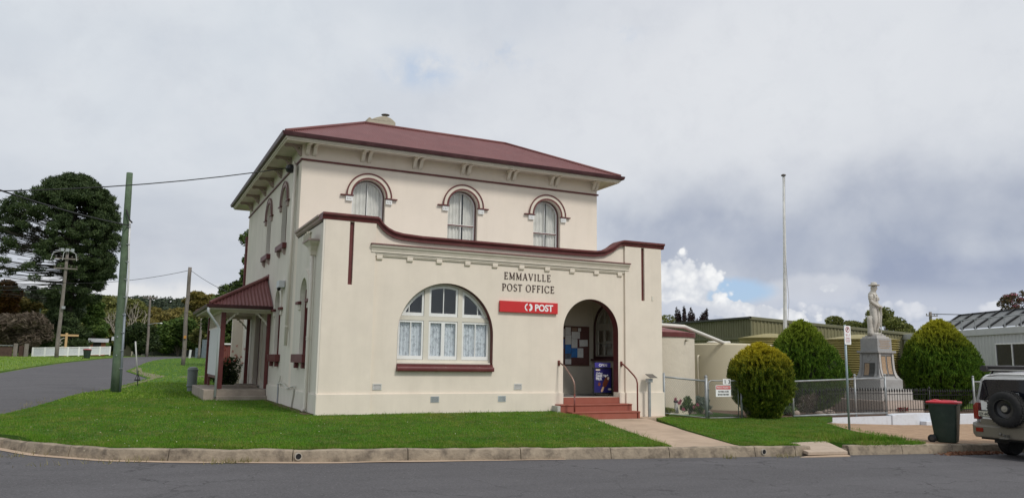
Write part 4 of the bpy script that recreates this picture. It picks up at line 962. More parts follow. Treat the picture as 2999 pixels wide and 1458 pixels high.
def corr_tri(name, a, b, c, pitch, amp, mat, parent, sub=6):
    """a-b eave, c apex; ribs perpendicular to the eave"""
    a, b, c = map(Vector, (a, b, c)); L = (b - a).length; e = (b - a) / L; s = (c - a).dot(e); up_ = (c - a) - e * s; H = up_.length; up_ /= H
    nn = e.cross(up_); nn = nn if nn.z > 0 else -nn; n = int(L / pitch * sub); V = []; F = []
    for i in range(n + 1):
        t = L * i / n; h = H * (t / s if t < s else (L - t) / max(L - s, 1e-4)) if s > 1e-3 else H * (1 - t / L)
        h = max(0, min(H, h)); w = amp * cos(2 * pi * t / pitch)
        V += [a + e * t + nn * w, a + e * t + up_ * h + nn * w]
        if i: F.append((2 * i - 2, 2 * i, 2 * i + 1, 2 * i - 1))
    return MB().add(V, F).build(name, mat, parent, smooth=True)
corr_tri('roof_slope', (e0, f0, ze + .06), (-.02, f0, ze + .06), ap0, .118, .017, roofp, PV)
corr_tri('roof_slope', (-.02, f1, ze + .06), (e0, f1, ze + .06), ap1, .118, .017, roofp, PV)
corr('roof_slope', (e0, f1, ze + .06), (e0, f0, ze + .06), ap1, ap0, .118, .017, roofp, PV)
MB().tube([(e0 - .02, f0 - .02, ze + .1), (-.05, 8.75, 4.19)], .06, 8).tube([(e0, f1, ze + .1), (-.05, 11.3, 4.19)], .06, 8).box(-.03, 8.6, 4.1, .0, 11.4, 4.3).build('hip_capping', roofp, PV)
MB().tube([(-2.06, 7.2, 2.98), (-2.05, 7.22, 2.84), (-1.70, 7.58, 2.42), (-1.64, 7.6, 2.3), (-1.64, 7.58, .1)], .038, 10).build('downpipe', M('pale_blue_pipe', (.60, .63, .65), .4, .06), PV, smooth=True)
# lattice and white board on the left side
lat = MB()
for i in range(9):
    y = 8.0 + i * .5
    lat.box(-1.56, y - .02, 2.42, -1.52, y + .02, 2.86)
    if i < 8: lat.tube([(-1.54, y, 2.45), (-1.54, y + .25, 2.84), (-1.54, y + .5, 2.45)], .018, 4)
lat.box(-1.56, 7.78, 2.38, -1.50, 12.17, 2.43).build('lattice', creamtrim, PV)
MB().box(-1.56, 8.28, .72, -1.49, 8.34, 2.4).box(-1.56, 11.28, .36, -1.49, 11.40, 2.4).box(-1.57, 8.34, .68, -1.50, 11.28, .76).build('board_rail', maroon, PV)
MB().box(-1.60, 8.34, .78, -1.575, 11.26, 2.37).build('notice_panel', M('white_panel', (.66, .66, .66), .6, .05, 10, dirt=(.45, .46, .47), dirtscale=18, dirtamt=.6), PV)
# door of the porch: tall narrow panels of the recess
ddm = creamtrim
MB().box(-.03, 9.35, .42, .0, 9.69, 3.05).build('door_pilaster', creamtrim, PO); MB().box(-.03, 11.01, .42, .0, 11.35, 3.05).build('door_pilaster', creamtrim, PO)
dd = MB().box(.12, 9.72, .385, .17, 10.98, 2.98).build('door', maroon, PO); MB().box(.11, 10.0, .6, .119, 10.3, 1.6).box(.11, 10.45, .6, .119, 10.75, 1.6).build('door_panel', maroonD, dd)

# ================================================================ LEFT AND BEHIND: poles, wires
wood = M('weathered_pole_timber', (.20, .175, .155), .9, .25, 3, .4, 30, dirt=(.09, .075, .065), dirtscale=4, dirtamt=.5, streak=True)
gwood = M('green_treated_timber', (.095, .140, .085), .85, .3, 3, .4, 30, dirt=(.14, .17, .13), dirtscale=5, dirtamt=.5, streak=True)
cable = M('black_cable', (.02, .02, .02), .6)
def bump_tube(p, q, r0, r1, n=14, seg=8, wob=.02):
    p, q = Vector(p), Vector(q); pts = []; rr = []
    for i in range(seg + 1):
        t = i / seg; v = p.lerp(q, t) + Vector((noise.noise(Vector((t * 3, p.x, 0))), noise.noise(Vector((t * 3, p.y, 5))), 0)) * wob; pts.append(v); rr.append(r0 + (r1 - r0) * t)
    return MB().tube(pts, rr, n)
GP = thing('utility_pole', 'tall green stained timber pole with white and grey conduit strapped up its side', 'pole', (-4.62, 13.8, 0))
bump_tube((-4.62, 13.8, -.05), (-4.73, 13.8, 8.5), .165, .115, 18).build('shaft', gwood, GP, smooth=True)
MB().tube([(-4.44, 13.72, -.05), (-4.50, 13.72, 3.0)], .048, 10).build('conduit_guard', M('grey_guard', (.22, .25, .28), .5, .1, metal=.3), GP, smooth=True)
c_ = MB().tube([(-4.50, 13.7, 3.0), (-4.46, 13.68, 3.9), (-4.48, 13.68, 4.6), (-4.55, 13.7, 5.6), (-4.58, 13.7, 6.6)], .034, 10).build('conduit', M('white_pvc', (.66, .66, .66), .4, .05), GP, smooth=True)
for i in range(9): z = .9 + i * .68; x = -4.44 - .022 * z; MB().tube([(x - .08, 13.66, z), (x + .05, 13.65, z)], .014, 5).build('clip', steel, GP)
MB().tube([(-4.68, 13.65, 2.1), (-4.68, 13.61, 2.1)], .03, 8).tube([(-4.66, 13.65, 1.4), (-4.66, 13.61, 1.4)], .025, 8).build('bolts', steel, GP)
MB().tube([(-4.75, 13.6, 7.0), (-4.6, 13.55, 6.6), (-4.5, 13.6, 6.5)], .03, 6).build('cable_tail', cable, GP)
def wire(name, label, p, q, sag, r, cat='cable', grp='overhead wires'):
    p, q = Vector(p), Vector(q); pts = [p.lerp(q, i / 24) - Vector((0, 0, sag * 4 * (i / 24) * (1 - i / 24))) for i in range(25)]
    return tag(MB().tube(pts, r, 5).build(name, cable, smooth=True), label, cat, grp)
wire('power_cable', 'black cable from the building eaves corner running left past the green pole', (-.2, 4.28, 7.2), (-24, 4.2, 6.2), 1.45, .016)
wire('power_cable', 'thick twisted cable from the green pole up towards the upper left', (-4.62, 13.65, 6.4), (-13, -5.5, 6.7), .55, .026)
# bare timber pole in the middle distance
P3 = thing('utility_pole', 'bare leaning grey timber pole without crossarms standing on the verge left of the side porch', 'pole', (0, 51.4, .6))
bump_tube((0, 51.4, .5), (-.13 + .15, 51.4, 8.85), .17, .145, 14, 10, .08).build('shaft', wood, P3, smooth=True)
MB().box(-.1, 51.1, 2.85, .1, 51.15, 3.1).build('tag_plate', M('orange_tag', (.45, .22, .04), .6), P3)
wire('power_cable', 'thin wire sagging left from the top of the bare timber pole', (-.0, 51.4, 8.6), (-16, 62, 8.3), .95, .02)
wire('power_cable', 'thin wire running down right from the top of the bare timber pole', (.1, 51.4, 8.6), (1.95, 40, 6.05), .12, .018)
# crossarm poles
def xpole(name, label, x, y, z0, z1, arm, lamp=False, mat=wood, r=.2, lean=-.15, armz=.3, arms=1):
    t = thing(name, label, 'pole', (x, y, z0)); bump_tube((x, y, z0 - .2), (x + lean, y, z1), r, r * .7, 12, 8, .05).build('shaft', mat, t, smooth=True)
    for k in range(arms):
        zz_ = z1 - armz - k * 1.1
        a_ = MB().box(x + lean - arm, y - .3, zz_ - .07, x + lean + arm, y - .18, zz_ + .07).build('crossarm', mat, t)
        for s in (-.92, -.45, .45, .92): MB().lathe((x + lean + arm * s, y - .24, zz_ + .07), [(.03, 0), (.03, .08), (.08, .1), (.09, .2), (.04, .24), (0, .25)], 8).build('insulator', M('insulator', (.10, .08, .07), .3), a_, smooth=True)
    if lamp:
        l_ = MB().tube([(x + lean * .6, y - .2, z1 - 4.1), (x + .7, y - .5, z1 - 3.9), (x + 1.3, y - .7, z1 - 3.9)], .05, 8).build('lamp_arm', steel, t)
        MB().lathe((x + 1.5, y - .75, z1 - 3.98), [(0, 0), (.16, .02), (.22, .08), (.12, .16), (0, .18)], 10).build('lamp_head', white, l_, smooth=True)
    return t
xpole('utility_pole', 'distant timber power pole with single crossarm and small street lamp', -1.6, 104, 1.3, 9.9, .95, True)
TP = xpole('utility_pole', 'weathered grey power pole with several crossarms in front of the giant pine', -11.17, 80.5, .95, 12.9, 1.15, False, wood, .22, .1, .9, 2)
tr = MB()
for dx in (-1.3, -.3, .9): tr.tube([(-11.1 + dx * .3, 80.2, 12.9), (-11.1 + dx, 80.1, 12.6), (-11.1 + dx * 1.15, 80.1, 11.8)], .035, 5)
tr.tube([(-11.9, 80.2, 13.0), (-10.4, 80.2, 13.0)], .035, 6).build('jumper_wires', M('pale_wire', (.45, .45, .45), .5), TP)
MB().box(-11.7, 80.1, 12.8, -11.4, 80.4, 13.15).box(-11.2, 80.1, 12.8, -10.9, 80.4, 13.15).box(-10.7, 80.1, 12.8, -10.4, 80.4, 13.15).build('isolators', steel, TP)
MB().box(-11.1, 80.0, 6.4, -10.75, 80.2, 6.7).build('bracket', steel, TP)
for k, (z, dz) in enumerate(((12.0, .3), (11.6, .3), (10.6, .2))):
    wire('power_cable', ('upper', 'middle', 'lower')[k] + ' black line strung left from the weathered power pole behind the pine', (-11.1, 80.2, 9.9 - k * .55), (-20.5, 60, 7.9 - k * .42), .25 + dz, .03)
xpole('utility_pole', 'small distant pole with one crossarm above the round hedge near the statue', 106.1, 60, 0, 9.7, 1.3, False, wood, .3, 0, .6)
wire('power_cable', 'thin wire running right from the distant pole above the round hedge', (106, 60, 9.4), (160, 60, 11.4), .2, .06)
xpole('utility_pole', 'pale green small pole with crossarm beyond the white picket fence', -16.5, 118, 1.4, 8.2, 1.0, False, M('pale_green_pole', (.15, .20, .14), .8), .15, .1, 1.2)
p5 = bump_tube((4.2, 90, 1), (4.25, 90, 6.3), .16, .13, 10).build('utility_pole', wood, smooth=True); tag(p5, 'short grey pole seen under the left corner of the side porch roof', 'pole')
# guide post
GPo = thing('guide_post', 'thin leaning white guide post on the verge beside the side street', 'post', (-3.77, 18.9, .05))
MB().tube([(-3.77, 18.9, .0), (-3.8, 18.9, .75)], .02, 6).build('stake', black, GPo)
MB().tube([(-3.82, 18.9, .6), (-4.0, 18.9, 2.02)], .032, 8).build('post', M('white_post', (.48, .48, .46), .6, .1), GPo, smooth=True)
MB().tube([(-3.92, 18.9, .3), (-3.80, 18.88, .62)], .012, 5).tube([(-3.68, 18.9, .3), (-3.80, 18.88, .62)], .012, 5).box(-3.9, 18.86, .3, -3.68, 18.94, .36).build('bracket', black, GPo)
# grey round bollard bin
BO = thing('bollard', 'grey cylindrical bollard with domed lid on the lawn beside the side porch', 'bollard', (-1.87, 14.4, 0))
gb = M('grey_plastic', (.19, .205, .20), .55, .08, 5)
MB().lathe((-1.87, 14.4, -.02), [(.17, 0), (.165, .2), (.205, .23), (.205, .27), (.19, .28), (.195, .85), (.215, .86), (.215, .9), (.195, .91), (.17, .97), (.09, 1.0), (0, 1.01)], 28).build('body', gb, BO, smooth=False, autosmooth=True)
# wheelie bins
binm = M('dark_green_plastic', (.020, .036, .026), .45, .15, 6, .05, 40, dirt=(.06, .07, .06), dirtscale=4, dirtamt=.3)
binred = M('red_plastic_lid', (.52, .030, .045), .4, .08, 4, dirt=(.40, .10, .10), dirtscale=5, dirtamt=.3)
def wheelie(x, y, z, rot, label, cat='bin'):
    t = thing('wheelie_bin', label, cat, (x, y, z), 'red lidded wheelie bins')
    R_ = Matrix.Rotation(rot, 3, 'Z')
    def T(v): w = R_ @ Vector(v); return (w.x + x, w.y + y, w.z + z)
    def mk(mb, nm, m_, par, **kw): mb.v = [T(v) for v in mb.v]; return mb.build(nm, m_, par, **kw)
    # local: front +x? body tapers, wheels at -x back
    def sec(z_, x0, x1, w, rr=.05):
        pts = []
        for cx_, cy_, a0 in ((x1 - rr, w - rr, 0), (x0 + rr, w - rr, pi / 2), (x0 + rr, -w + rr, pi), (x1 - rr, -w + rr, 3 * pi / 2)):
            for k in range(4): a = a0 + pi / 2 * k / 3; pts.append((cx_ + rr * cos(a), cy_ + rr * sin(a), z_))
        return pts
    mk(MB().loft([sec(.02, -.16, .24, .19), sec(.05, -.17, .25, .2), sec(.18, -.24, .265, .215), sec(.86, -.32, .315, .265), sec(.93, -.33, .32, .27), sec(.931, -.36, .345, .292), sec(.97, -.36, .345, .292)]), 'body', binm, t, autosmooth=True)
    lid = mk(MB().loft([sec(.972, -.37, .355, .30), sec(1.0, -.375, .36, .305), sec(1.02, -.36, .34, .285), sec(1.022, -.30, .27, .23, .04), sec(1.04, -.28, .25, .21, .04)]), 'lid', binred, t, autosmooth=True)
    mk(MB().box(-.05, -.1, 1.041, .12, .1, 1.05).box(-.25, -.15, 1.041, -.15, .15, 1.055), 'lid_rib', binred, lid, bevel=.004)
    mk(MB().tube([(-.40, -.22, .93), (-.40, .22, .93)], .018, 8).tube([(-.36, -.2, .93), (-.4, -.22, .93)], .016, 6).tube([(-.36, .2, .93), (-.4, .22, .93)], .016, 6), 'handle', binm, t)
    for s in (-1, 1): 
        wv = mk(MB().lathe((-.27, s * .245 - .025, .10), [(.0, 0), (.07, .0), (.1, .01), (.1, .04), (.07, .05), (0, .05)], 20, 'y'), 'wheel', black, t, autosmooth=True)
        mk(MB().lathe((-.27, s * .245 - .027 if s < 0 else s * .245 + .0265, .10), [(0, 0), (.045, 0), (.05, .001), (0, .0015)], 14, 'y'), 'hub', M('hub_grey', (.05, .045, .04), .5), wv)
    st_ = MB()
    for k in range(3): st_.box(.02 + .0 * k, -.268 + .012 * k, .66 + k * .035, .12, -.264, .675 + k * .035)
    return t
wheelie(14.32, -6.62, -.475, radians(-66), 'dark green wheelie bin with red lid on the footpath beside the parked car')
wheelie(-8.05, 76.1, .97, radians(-50), 'red lidded wheelie bin across the side street in front of the white picket fence')

# ================================================================ RIGHT SIDE
# chain-link fence along the front of the garden
def chainlink(u0, u1, zb0, zb1, zt0, zt1, P, parent, pitch=.075, r=.0028, name='wire_mesh'):
    mb = MB(); H = max(zt0 - zb0, zt1 - zb1); n = int((u1 - u0 + H) / pitch) + 1
    def zb(u): return zb0 + (zb1 - zb0) * (u - u0) / (u1 - u0)
    def zt(u): return zt0 + (zt1 - zt0) * (u - u0) / (u1 - u0)
    zmin = min(zb0, zb1)
    for s in (1, -1):
        for i in range(-int(H * .8 / pitch) - 1, n + 1):
            pts = []
            for k in range(2): pass
            ua = u0 + i * pitch; # line u = ua + .8*(z-zmin) (s=1) or mirrored
            seg = []
            for k in range(41):
                z = zmin + (H + .4) * k / 40; u = ua + .8 * (z - zmin) if s > 0 else u1 - (i * pitch) - .8 * (z - zmin)
                if u0 <= u <= u1 and zb(u) <= z <= zt(u): seg.append((u, z))
            if len(seg) > 1: mb.tube([P(seg[0][0], seg[0][1], .003 * s), P(seg[-1][0], seg[-1][1], .003 * s)], r, 3, False)
    return mb.build(name, steel, parent)
galv = M('fence_galvanised', (.33, .35, .36), .5, .2, 5, .1, 40, metal=.4, dirt=(.20, .17, .15), dirtscale=3, dirtamt=.4)
F1 = thing('chain_link_fence', 'short chain link fence panel between the post office corner and the gate post', 'fence', (11.4, 0, -.3))
MB().tube([(10.60, 0, -.25), (10.60, 0, 1.10)], .034, 10).build('post', galv, F1, smooth=True)
gp_ = MB().tube([(12.24, 0, -.4), (12.24, 0, .98)], .05, 12).lathe((12.24, 0, .98), [(.055, 0), (.055, .02), (.03, .05), (0, .055)], 12).build('post', galv, F1, smooth=True)
MB().tube([(10.60, 0, .98), (12.24, 0, .85)], .028, 8).build('top_rail', galv, F1, smooth=True)
MB().tube([(10.63, 0, -.12), (12.2, 0, -.28)], .012, 6).build('bottom_wire', galv, F1)
chainlink(10.62, 12.2, -.13, -.28, .97, .86, lambda u, v, w: (u, w, v), F1)
G1 = thing('gate', 'low chain link gate carrying the private property sign beside the golden conifer', 'gate', (12.95, 0, -.33))
MB().tube([(12.33, 0, -.34), (12.33, 0, .76), (12.36, 0, .83), (12.43, 0, .865), (13.45, 0, .86), (13.52, 0, .83), (13.55, 0, .76), (13.55, 0, -.34)], .02, 8).tube([(12.33, 0, -.30), (13.55, 0, -.30)], .018, 8).build('frame', galv, G1, smooth=True)
chainlink(12.35, 13.53, -.30, -.30, .85, .85, lambda u, v, w: (u, w, v), G1)
MB().tube([(12.28, -.03, .6), (12.34, -.03, .6)], .02, 6).tube([(12.28, -.03, -.1), (12.34, -.03, -.1)], .02, 6).build('hinge', galv, G1)
S1 = thing('warning_sign', 'white and red PRIVATE PROPERTY sign wired to the chain link gate', 'sign', (12.91, -.05, .36))
MB().box(12.60, -.035, .36, 13.22, -.026, .72).build('board', signwhite, S1)
MB().box(12.62, -.038, .595, 13.20, -.0355, .70).build('red_band', signred, S1)
text('PRIVATE PROPERTY', .073, signwhite, S1, (12.91, -.040, .622), (1, 0, 0), (0, 0, 1), bold=.001, align='CENTER', sx=.84)
text('NO PUBLIC ACCESS', .072, black, S1, (12.91, -.038, .500), (1, 0, 0), (0, 0, 1), bold=.001, align='CENTER', sx=.66)
text('BEYOND THIS POINT', .072, black, S1, (12.91, -.038, .405), (1, 0, 0), (0, 0, 1), bold=.001, align='CENTER', sx=.66)
S2 = thing('number_plate', 'small white number plates fixed to the top of the gate', 'sign', (13.05, -.03, .76))
MB().box(12.90, -.034, .745, 13.05, -.028, .925).box(13.055, -.036, .74, 13.21, -.030, .92).build('plate', signwhite, S2)
text('1', .17, black, S2, (12.945, -.036, .775), (1, 0, 0), (0, 0, 1), bold=.004); text('3', .17, black, S2, (13.115, -.038, .775), (1, 0, 0), (0, 0, 1), bold=.004)
F2 = thing('pipe_rail_fence', 'long galvanised pipe fence with chain mesh running from the golden conifer to the memorial', 'fence', (17, 0, -.35))
for x, zt_ in ((13.68, .84), (15.93, .84), (18.9, 1.04), (20.45, 1.06)):
    MB().tube([(x, 0, -.42), (x, 0, zt_)], .036, 10).build('post', galv, F2, smooth=True)
for x in (18.9, 20.45): MB().lathe((x, 0, 1.04 if x < 19 else 1.06), [(.045, 0), (.05, .03), (.03, .06), (0, .065)], 10).build('post_cap', galv, F2, smooth=True)
MB().tube([(13.68, 0, .84), (15.93, 0, .845), (18.9, 0, .93), (20.45, 0, .97)], .03, 8).build('top_rail', galv, F2, smooth=True)
MB().tube([(15.9, -.02, -.30), (18.9, -.02, -.27), (20.45, -.02, -.27)], .035, 8).build('bottom_rail', galv, F2, smooth=True)
chainlink(13.7, 20.4, -.28, -.26, .84, .95, lambda u, v, w: (u, w, v), F2, .085, .0025)
F3 = thing('pipe_rail_fence', 'galvanised pipe post and rail right of the big round conifer behind the car', 'fence', (26.5, 0, -.4))
MB().tube([(25.42, .0, -.5), (25.42, .0, 1.02)], .04, 10).lathe((25.42, 0, 1.02), [(.048, 0), (.048, .03), (0, .06)], 10).build('post', galv, F3, smooth=True)
MB().tube([(30, .0, -.5), (30, .0, 1.02)], .04, 10).build('post', galv, F3, smooth=True)
MB().tube([(25.42, 0, .84), (30, 0, .84)], .032, 8).build('top_rail', galv, F3, smooth=True)
chainlink(25.45, 29.95, -.4, -.4, .82, .82, lambda u, v, w: (u, w, v), F3, .085, .0025)
# whitewashed retaining wall
wl = M('flaking_whitewash', (.64, .67, .72), .9, .10, 4, .4, 14, dirt=(.33, .33, .33), dirtscale=4, dirtamt=.5)
W1 = thing('retaining_wall', 'low flaking whitewashed retaining wall with step block below the iron railing', 'wall', (21, -.1, -.75))
MB().loft([[(x, -.10 + .0, -.95), (x, -.10, t), (x, .12, t + .005), (x, .12, -.95)] for x, t in ((15.9, -.40), (17.5, -.385), (19, -.375), (20.55, -.37))]).build('low_wall', wl, W1)
MB().loft([[(x, -.16, -1.0), (x, -.15, t), (x, .14, t), (x, .14, -1.0)] for x, t in ((20.56, -.335), (20.9, -.30), (22, -.30), (23.6, -.315))]).build('high_wall', wl, W1, bevel=.02)
MB().box(23.61, -.14, -1.0, 34, .14, -.36).build('high_wall', wl, W1, bevel=.02)
MB().box(22.0, -.42, -1.0, 22.9, -.165, -.57).box(22.35, -.70, -1.0, 22.9, -.425, -.64).build('step_block', wl, W1, bevel=.015)
# iron railing round the memorial
R1 = thing('iron_railing', 'black spear topped iron railing round the soldier memorial', 'railing', (21.5, .32, -.3))
def irail(x0, y0, x1, y1, zb, zt, parent, gap=.135):
    L = sqrt((x1 - x0) ** 2 + (y1 - y0) ** 2); n = int(L / gap); mb = MB()
    for i in range(n + 1):
        x = x0 + (x1 - x0) * i / n; y = y0 + (y1 - y0) * i / n
        mb.tube([(x, y, zb), (x, y, zt)], .009, 5)
        mb.lathe((x, y, zt - .01), [(.012, 0), (.03, .03), (.034, .06), (.016, .11), (0, .15)], 6)
    mb.build('bars', black, parent)
    dx, dy = (x1 - x0) / L, (y1 - y0) / L
    for z in (zb + .07, zt - .09): MB().tube([(x0, y0, z), (x1, y1, z)], .017, 4).build('rail', black, parent)
irail(17.9, .35, 20.80, .35, -.26, .50, R1); irail(20.95, .35, 23.2, .35, -.26, .46, R1); irail(23.4, .35, 28.4, .35, -.30, .42, R1); irail(17.9, 3.2, 23.2, 3.2, -.3, .45, R1, .2); irail(23.2, .5, 23.2, 3.1, -.3, .45, R1, .16); irail(17.9, .5, 17.9, 3.1, -.3, .45, R1, .16)
for x in (20.87, 23.3):
    MB().tube([(x, .35, -.32), (x, .35, .55)], .024, 8).lathe((x, .35, .53), [(.03, 0), (.045, .03), (.045, .06), (.02, .1), (0, .15)], 8).lathe((x, .35, -.3), [(.05, 0), (.05, .03), (.028, .1), (.024, .12)], 8).lathe((x, .35, .1), [(.024, 0), (.036, .03), (.036, .06), (.024, .09)], 8).build('gate_post', black, R1, smooth=True)

# memorial pedestal, seen from its corner; axis at MX, MY
MX, MY = 22.1, 1.65
gran = M('grey_granite', (.33, .325, .32), .8, .08, 14, .08, 60, dirt=(.20, .19, .18), dirtscale=2, dirtamt=.4)
granl = M('pale_granite', (.45, .43, .41), .8, .10, 14, .08, 60, dirt=(.26, .22, .19), dirtscale=2, dirtamt=.4, streak=True)
MM = thing('war_memorial', 'grey granite war memorial pedestal with bronze name panels on stepped pinkish base', 'memorial', (MX, MY, -.3))
def blk(h, z0, z1, h2=None, m_=gran, nm='block', bevel=.008):
    h2 = h if h2 is None else h2
    q = lambda h_, z: [(MX - h_, MY - h_, z), (MX + h_, MY - h_, z), (MX + h_, MY + h_, z), (MX - h_, MY + h_, z)]
    return MB().loft([q(h, z0), q(h2, z1)]).build(nm, m_, MM, bevel=bevel)
pink = M('pink_sandstone', (.48, .395, .34), .85, .10, 8, .1, 50, dirt=(.3, .23, .19), dirtscale=2, dirtamt=.4)
blk(1.12, -.45, .12, None, pink, 'base_step'); blk(.86, .121, .52, None, granl, 'base_step')
q4 = lambda h_, z: [(MX - h_, MY - h_, z), (MX + h_, MY - h_, z), (MX + h_, MY + h_, z), (MX - h_, MY + h_, z)]
MB().loft([q4(.62, .521), q4(.62, .88), q4(.56, .95), q4(.50, 1.06), q4(.455, 1.25), q4(.43, 1.5), q4(.415, 1.90)]).build('shaft', gran, MM)
blk(.50, 1.901, 1.985, None, gran, 'shoulder'); blk(.40, 1.986, 2.46, .395, gran, 'upper_block'); blk(.35, 2.461, 2.53, .34, granl, 'cap', .01); blk(.27, 2.531, 2.59, None, granl, 'cap', .01)
bronze = M('bronze_panel', (.07, .068, .065), .5, .2, 10); gold = M('gold_lettering', (.36, .25, .16), .6, .35, 30)
def mface(u0, u1, z0, z1, off, face, mb):
    """quad on the sloping front (face 0: -Y, face 1: -X)"""
    def hh_(z): return li([.52, .88, .95, 1.06, 1.25, 1.5, 1.9, 1.99, 2.46], [.62, .62, .56, .50, .455, .43, .415, .40, .395], z) + off
    for i in range(6):
        za, zb_ = z0 + (z1 - z0) * i / 6, z0 + (z1 - z0) * (i + 1) / 6
        if face == 0: mb.add([(MX + u0, MY - hh_(za), za), (MX + u1, MY - hh_(za), za), (MX + u1, MY - hh_(zb_), zb_), (MX + u0, MY - hh_(zb_), zb_)], [(0, 1, 2, 3)])
        else: mb.add([(MX - hh_(za), MY + u0, za), (MX - hh_(za), MY + u1, za), (MX - hh_(zb_), MY + u1, zb_), (MX - hh_(zb_), MY + u0, zb_)], [(0, 1, 2, 3)])
    return mb
for face in (0, 1):
    for s in (-1, 1):   # raised borders
        mface(s * .36 - .05, s * .36 + .05, .95, 1.9, .03, face, MB()).build('border', granl if face == 0 else gran, MM)
    if face == 0:
        for a_, b_ in ((-.29, -.02), (.02, .29)): pn = mface(a_, b_, 1.02, 1.80, .008, 0, MB()).build('name_panel', bronze, MM); \
            mface(a_ + .02, b_ - .03, 1.05, 1.77, .011, 0, MB()).build('names', gold, pn)
        ln = MB()
        for k in range(5): mface(-.30 + .03 * (k % 3), .30 - .03 * ((k * 2) % 3), 2.36 - k * .07, 2.385 - k * .07, .006, 0, ln)
        ln.build('inscription', gold, MM)
    else:
        pn = mface(-.27, .22, 1.0, 1.52, .010, 1, MB()).build('name_panel', bronze, MM); mface(-.02, .19, 1.04, 1.5, .013, 1, MB()).build('names', gold, pn)
        V = []; F = []
        rg = MB(); rg.lathe((MX - .425, MY + .0, 1.72), [(.085, 0), (.10, -.02), (.12, -.02), (.135, 0)], 20, 'x', False); rg.build('wreath', gran, MM, smooth=True)
# flowers laid at the foot
FW = thing('wreath', 'flat red and white flower wreath lying at the foot of the memorial behind the railing', 'wreath', (21.95, .46, -.28))
V = []; F = []
def quads(cent, size, seed, flat=0.0, aspect=1.0, vert=False, nrm=None):
    """leaf quads, random orientation. cent (n,3)"""
    r = np.random.default_rng(seed); n = len(cent)
    d1 = r.normal(size=(n, 3)); d2 = r.normal(size=(n, 3))
    if flat: d1[:, 2] *= 1 - flat; d2[:, 2] *= 1 - flat
    if vert: d1 = np.stack([r.normal(size=n) * .35, r.normal(size=n) * .35, np.ones(n)], 1)
    d1 /= np.linalg.norm(d1, axis=1)[:, None]; d2 = np.cross(d1, d2); d2 /= np.linalg.norm(d2, axis=1)[:, None] + 1e-9
    s = (size * r.uniform(.6, 1.3, n))[:, None] if np.isscalar(size) else (size * r.uniform(.6, 1.3, n))[:, None]
    a_, b_ = d1 * s * aspect, d2 * s
    V_ = np.stack([cent - a_, cent - b_ * .55, cent + a_, cent + b_ * .55], 1).reshape(-1, 3)
    return V_, np.arange(4 * n).reshape(n, 4)
for i_, (nm, c_col, n_) in enumerate((('red_petals', (.42, .03, .03), 260), ('white_petals', (.6, .6, .55), 120), ('green_leaves', (.03, .09, .03), 160))):
    a_ = rng.uniform(0, 2 * pi, n_); r_ = rng.uniform(.10, .26, n_); c_ = np.stack([21.95 + 1.4 * r_ * np.cos(a_), .62 + r_ * np.sin(a_), -.24 + rng.uniform(0, .12, n_)], 1)
    Vq, Fq = quads(c_, .035, 20 + i_); npmesh(nm, Vq, Fq, M(nm, c_col, .6), FW)

# ---------------------------------------------------------------- statue of a soldier, arms reversed, head bowed slightly
SX, SY, SZ = MX, MY, 2.591; SC = 1.14
stn = M('statue_stone', (.55, .52, .47), .9, .10, 10, .15, 40, dirt=(.24, .22, .19), dirtscale=7, dirtamt=.5)
SO = thing('soldier_statue', 'pale stone statue of a soldier in slouch hat leaning on his rifle atop the memorial', 'statue', (SX, SY, SZ))
SROT = radians(8)      # statue faces between the two visible faces, towards camera right
def stt(p):            # local: +x to the soldier's left (viewer right), -y forward
    a = radians(22); x, y, z = p[0] * SC, p[1] * SC, p[2] * SC
    return (SX + x * cos(a) - y * sin(a), SY + x * sin(a) + y * cos(a), SZ + z)
def skin(name, verts, edges, radii, mat, parent, root=0, sub=2):
    org = root_loc(parent); me = bpy.data.meshes.new(name); me.from_pydata([tuple(Vector(stt(v)) - org) for v in verts], edges, []); me.materials.append(mat)
    o = bpy.data.objects.new(name, me); COLL.objects.link(o); o.parent = parent
    sk = o.modifiers.new('skin', 'SKIN'); sk.use_smooth_shade = True
    for i, r in enumerate(radii):
        d = me.skin_vertices[0].data[i]; d.radius = (r[0] * SC, r[1] * SC) if isinstance(r, tuple) else (r * SC, r * SC); d.use_root = (i == root)
    s = o.modifiers.new('subd', 'SUBSURF'); s.levels = sub; s.render_levels = sub
    return o
bv = [(0, .01, .90), (0, .0, 1.05), (0, .0, 1.22), (0, .01, 1.38), (0, .015, 1.46), (0, -.01, 1.53), (0, -.03, 1.62), (0, -.035, 1.70),
      (-.09, .01, .86), (-.105, -.03, .50), (-.10, .02, .14), (-.10, .0, .05), (-.11, -.12, .03),
      (.09, .0, .86), (.10, -.09, .50), (.11, -.01, .14), (.11, -.03, .05), (.12, -.17, .03),
      (-.17, .02, 1.40), (-.235, .03, 1.16), (-.12, -.16, 1.0), (-.03, -.22, .96),
      (.17, .02, 1.40), (.23, .02, 1.15), (.12, -.16, .99), (.03, -.22, .95)]
be = [(0, 1), (1, 2), (2, 3), (3, 4), (4, 5), (5, 6), (6, 7), (0, 8), (8, 9), (9, 10), (10, 11), (11, 12), (0, 13), (13, 14), (14, 15), (15, 16), (16, 17),
      (3, 18), (18, 19), (19, 20), (20, 21), (3, 22), (22, 23), (23, 24), (24, 25)]
br_ = [(.20, .155), (.185, .14), (.22, .155), (.235, .145), .085, .08, (.108, .13), (.105, .12), (.135, .14), (.125, .125), .062, .06, .05, (.135, .14), (.12, .125), .062, .06, .05, .10, .07, .052, .042, .10, .07, .052, .042]
skin('body', bv, be, br_, stn, SO, 0, 2)
sdt = lambda mb: setattr(mb, 'v', [stt(v) for v in mb.v]) or mb
bd = sdt(MB().box(-.155, -.135, 1.0, .155, .12, 1.05)).build('belt', stn, SO, bevel=.01)
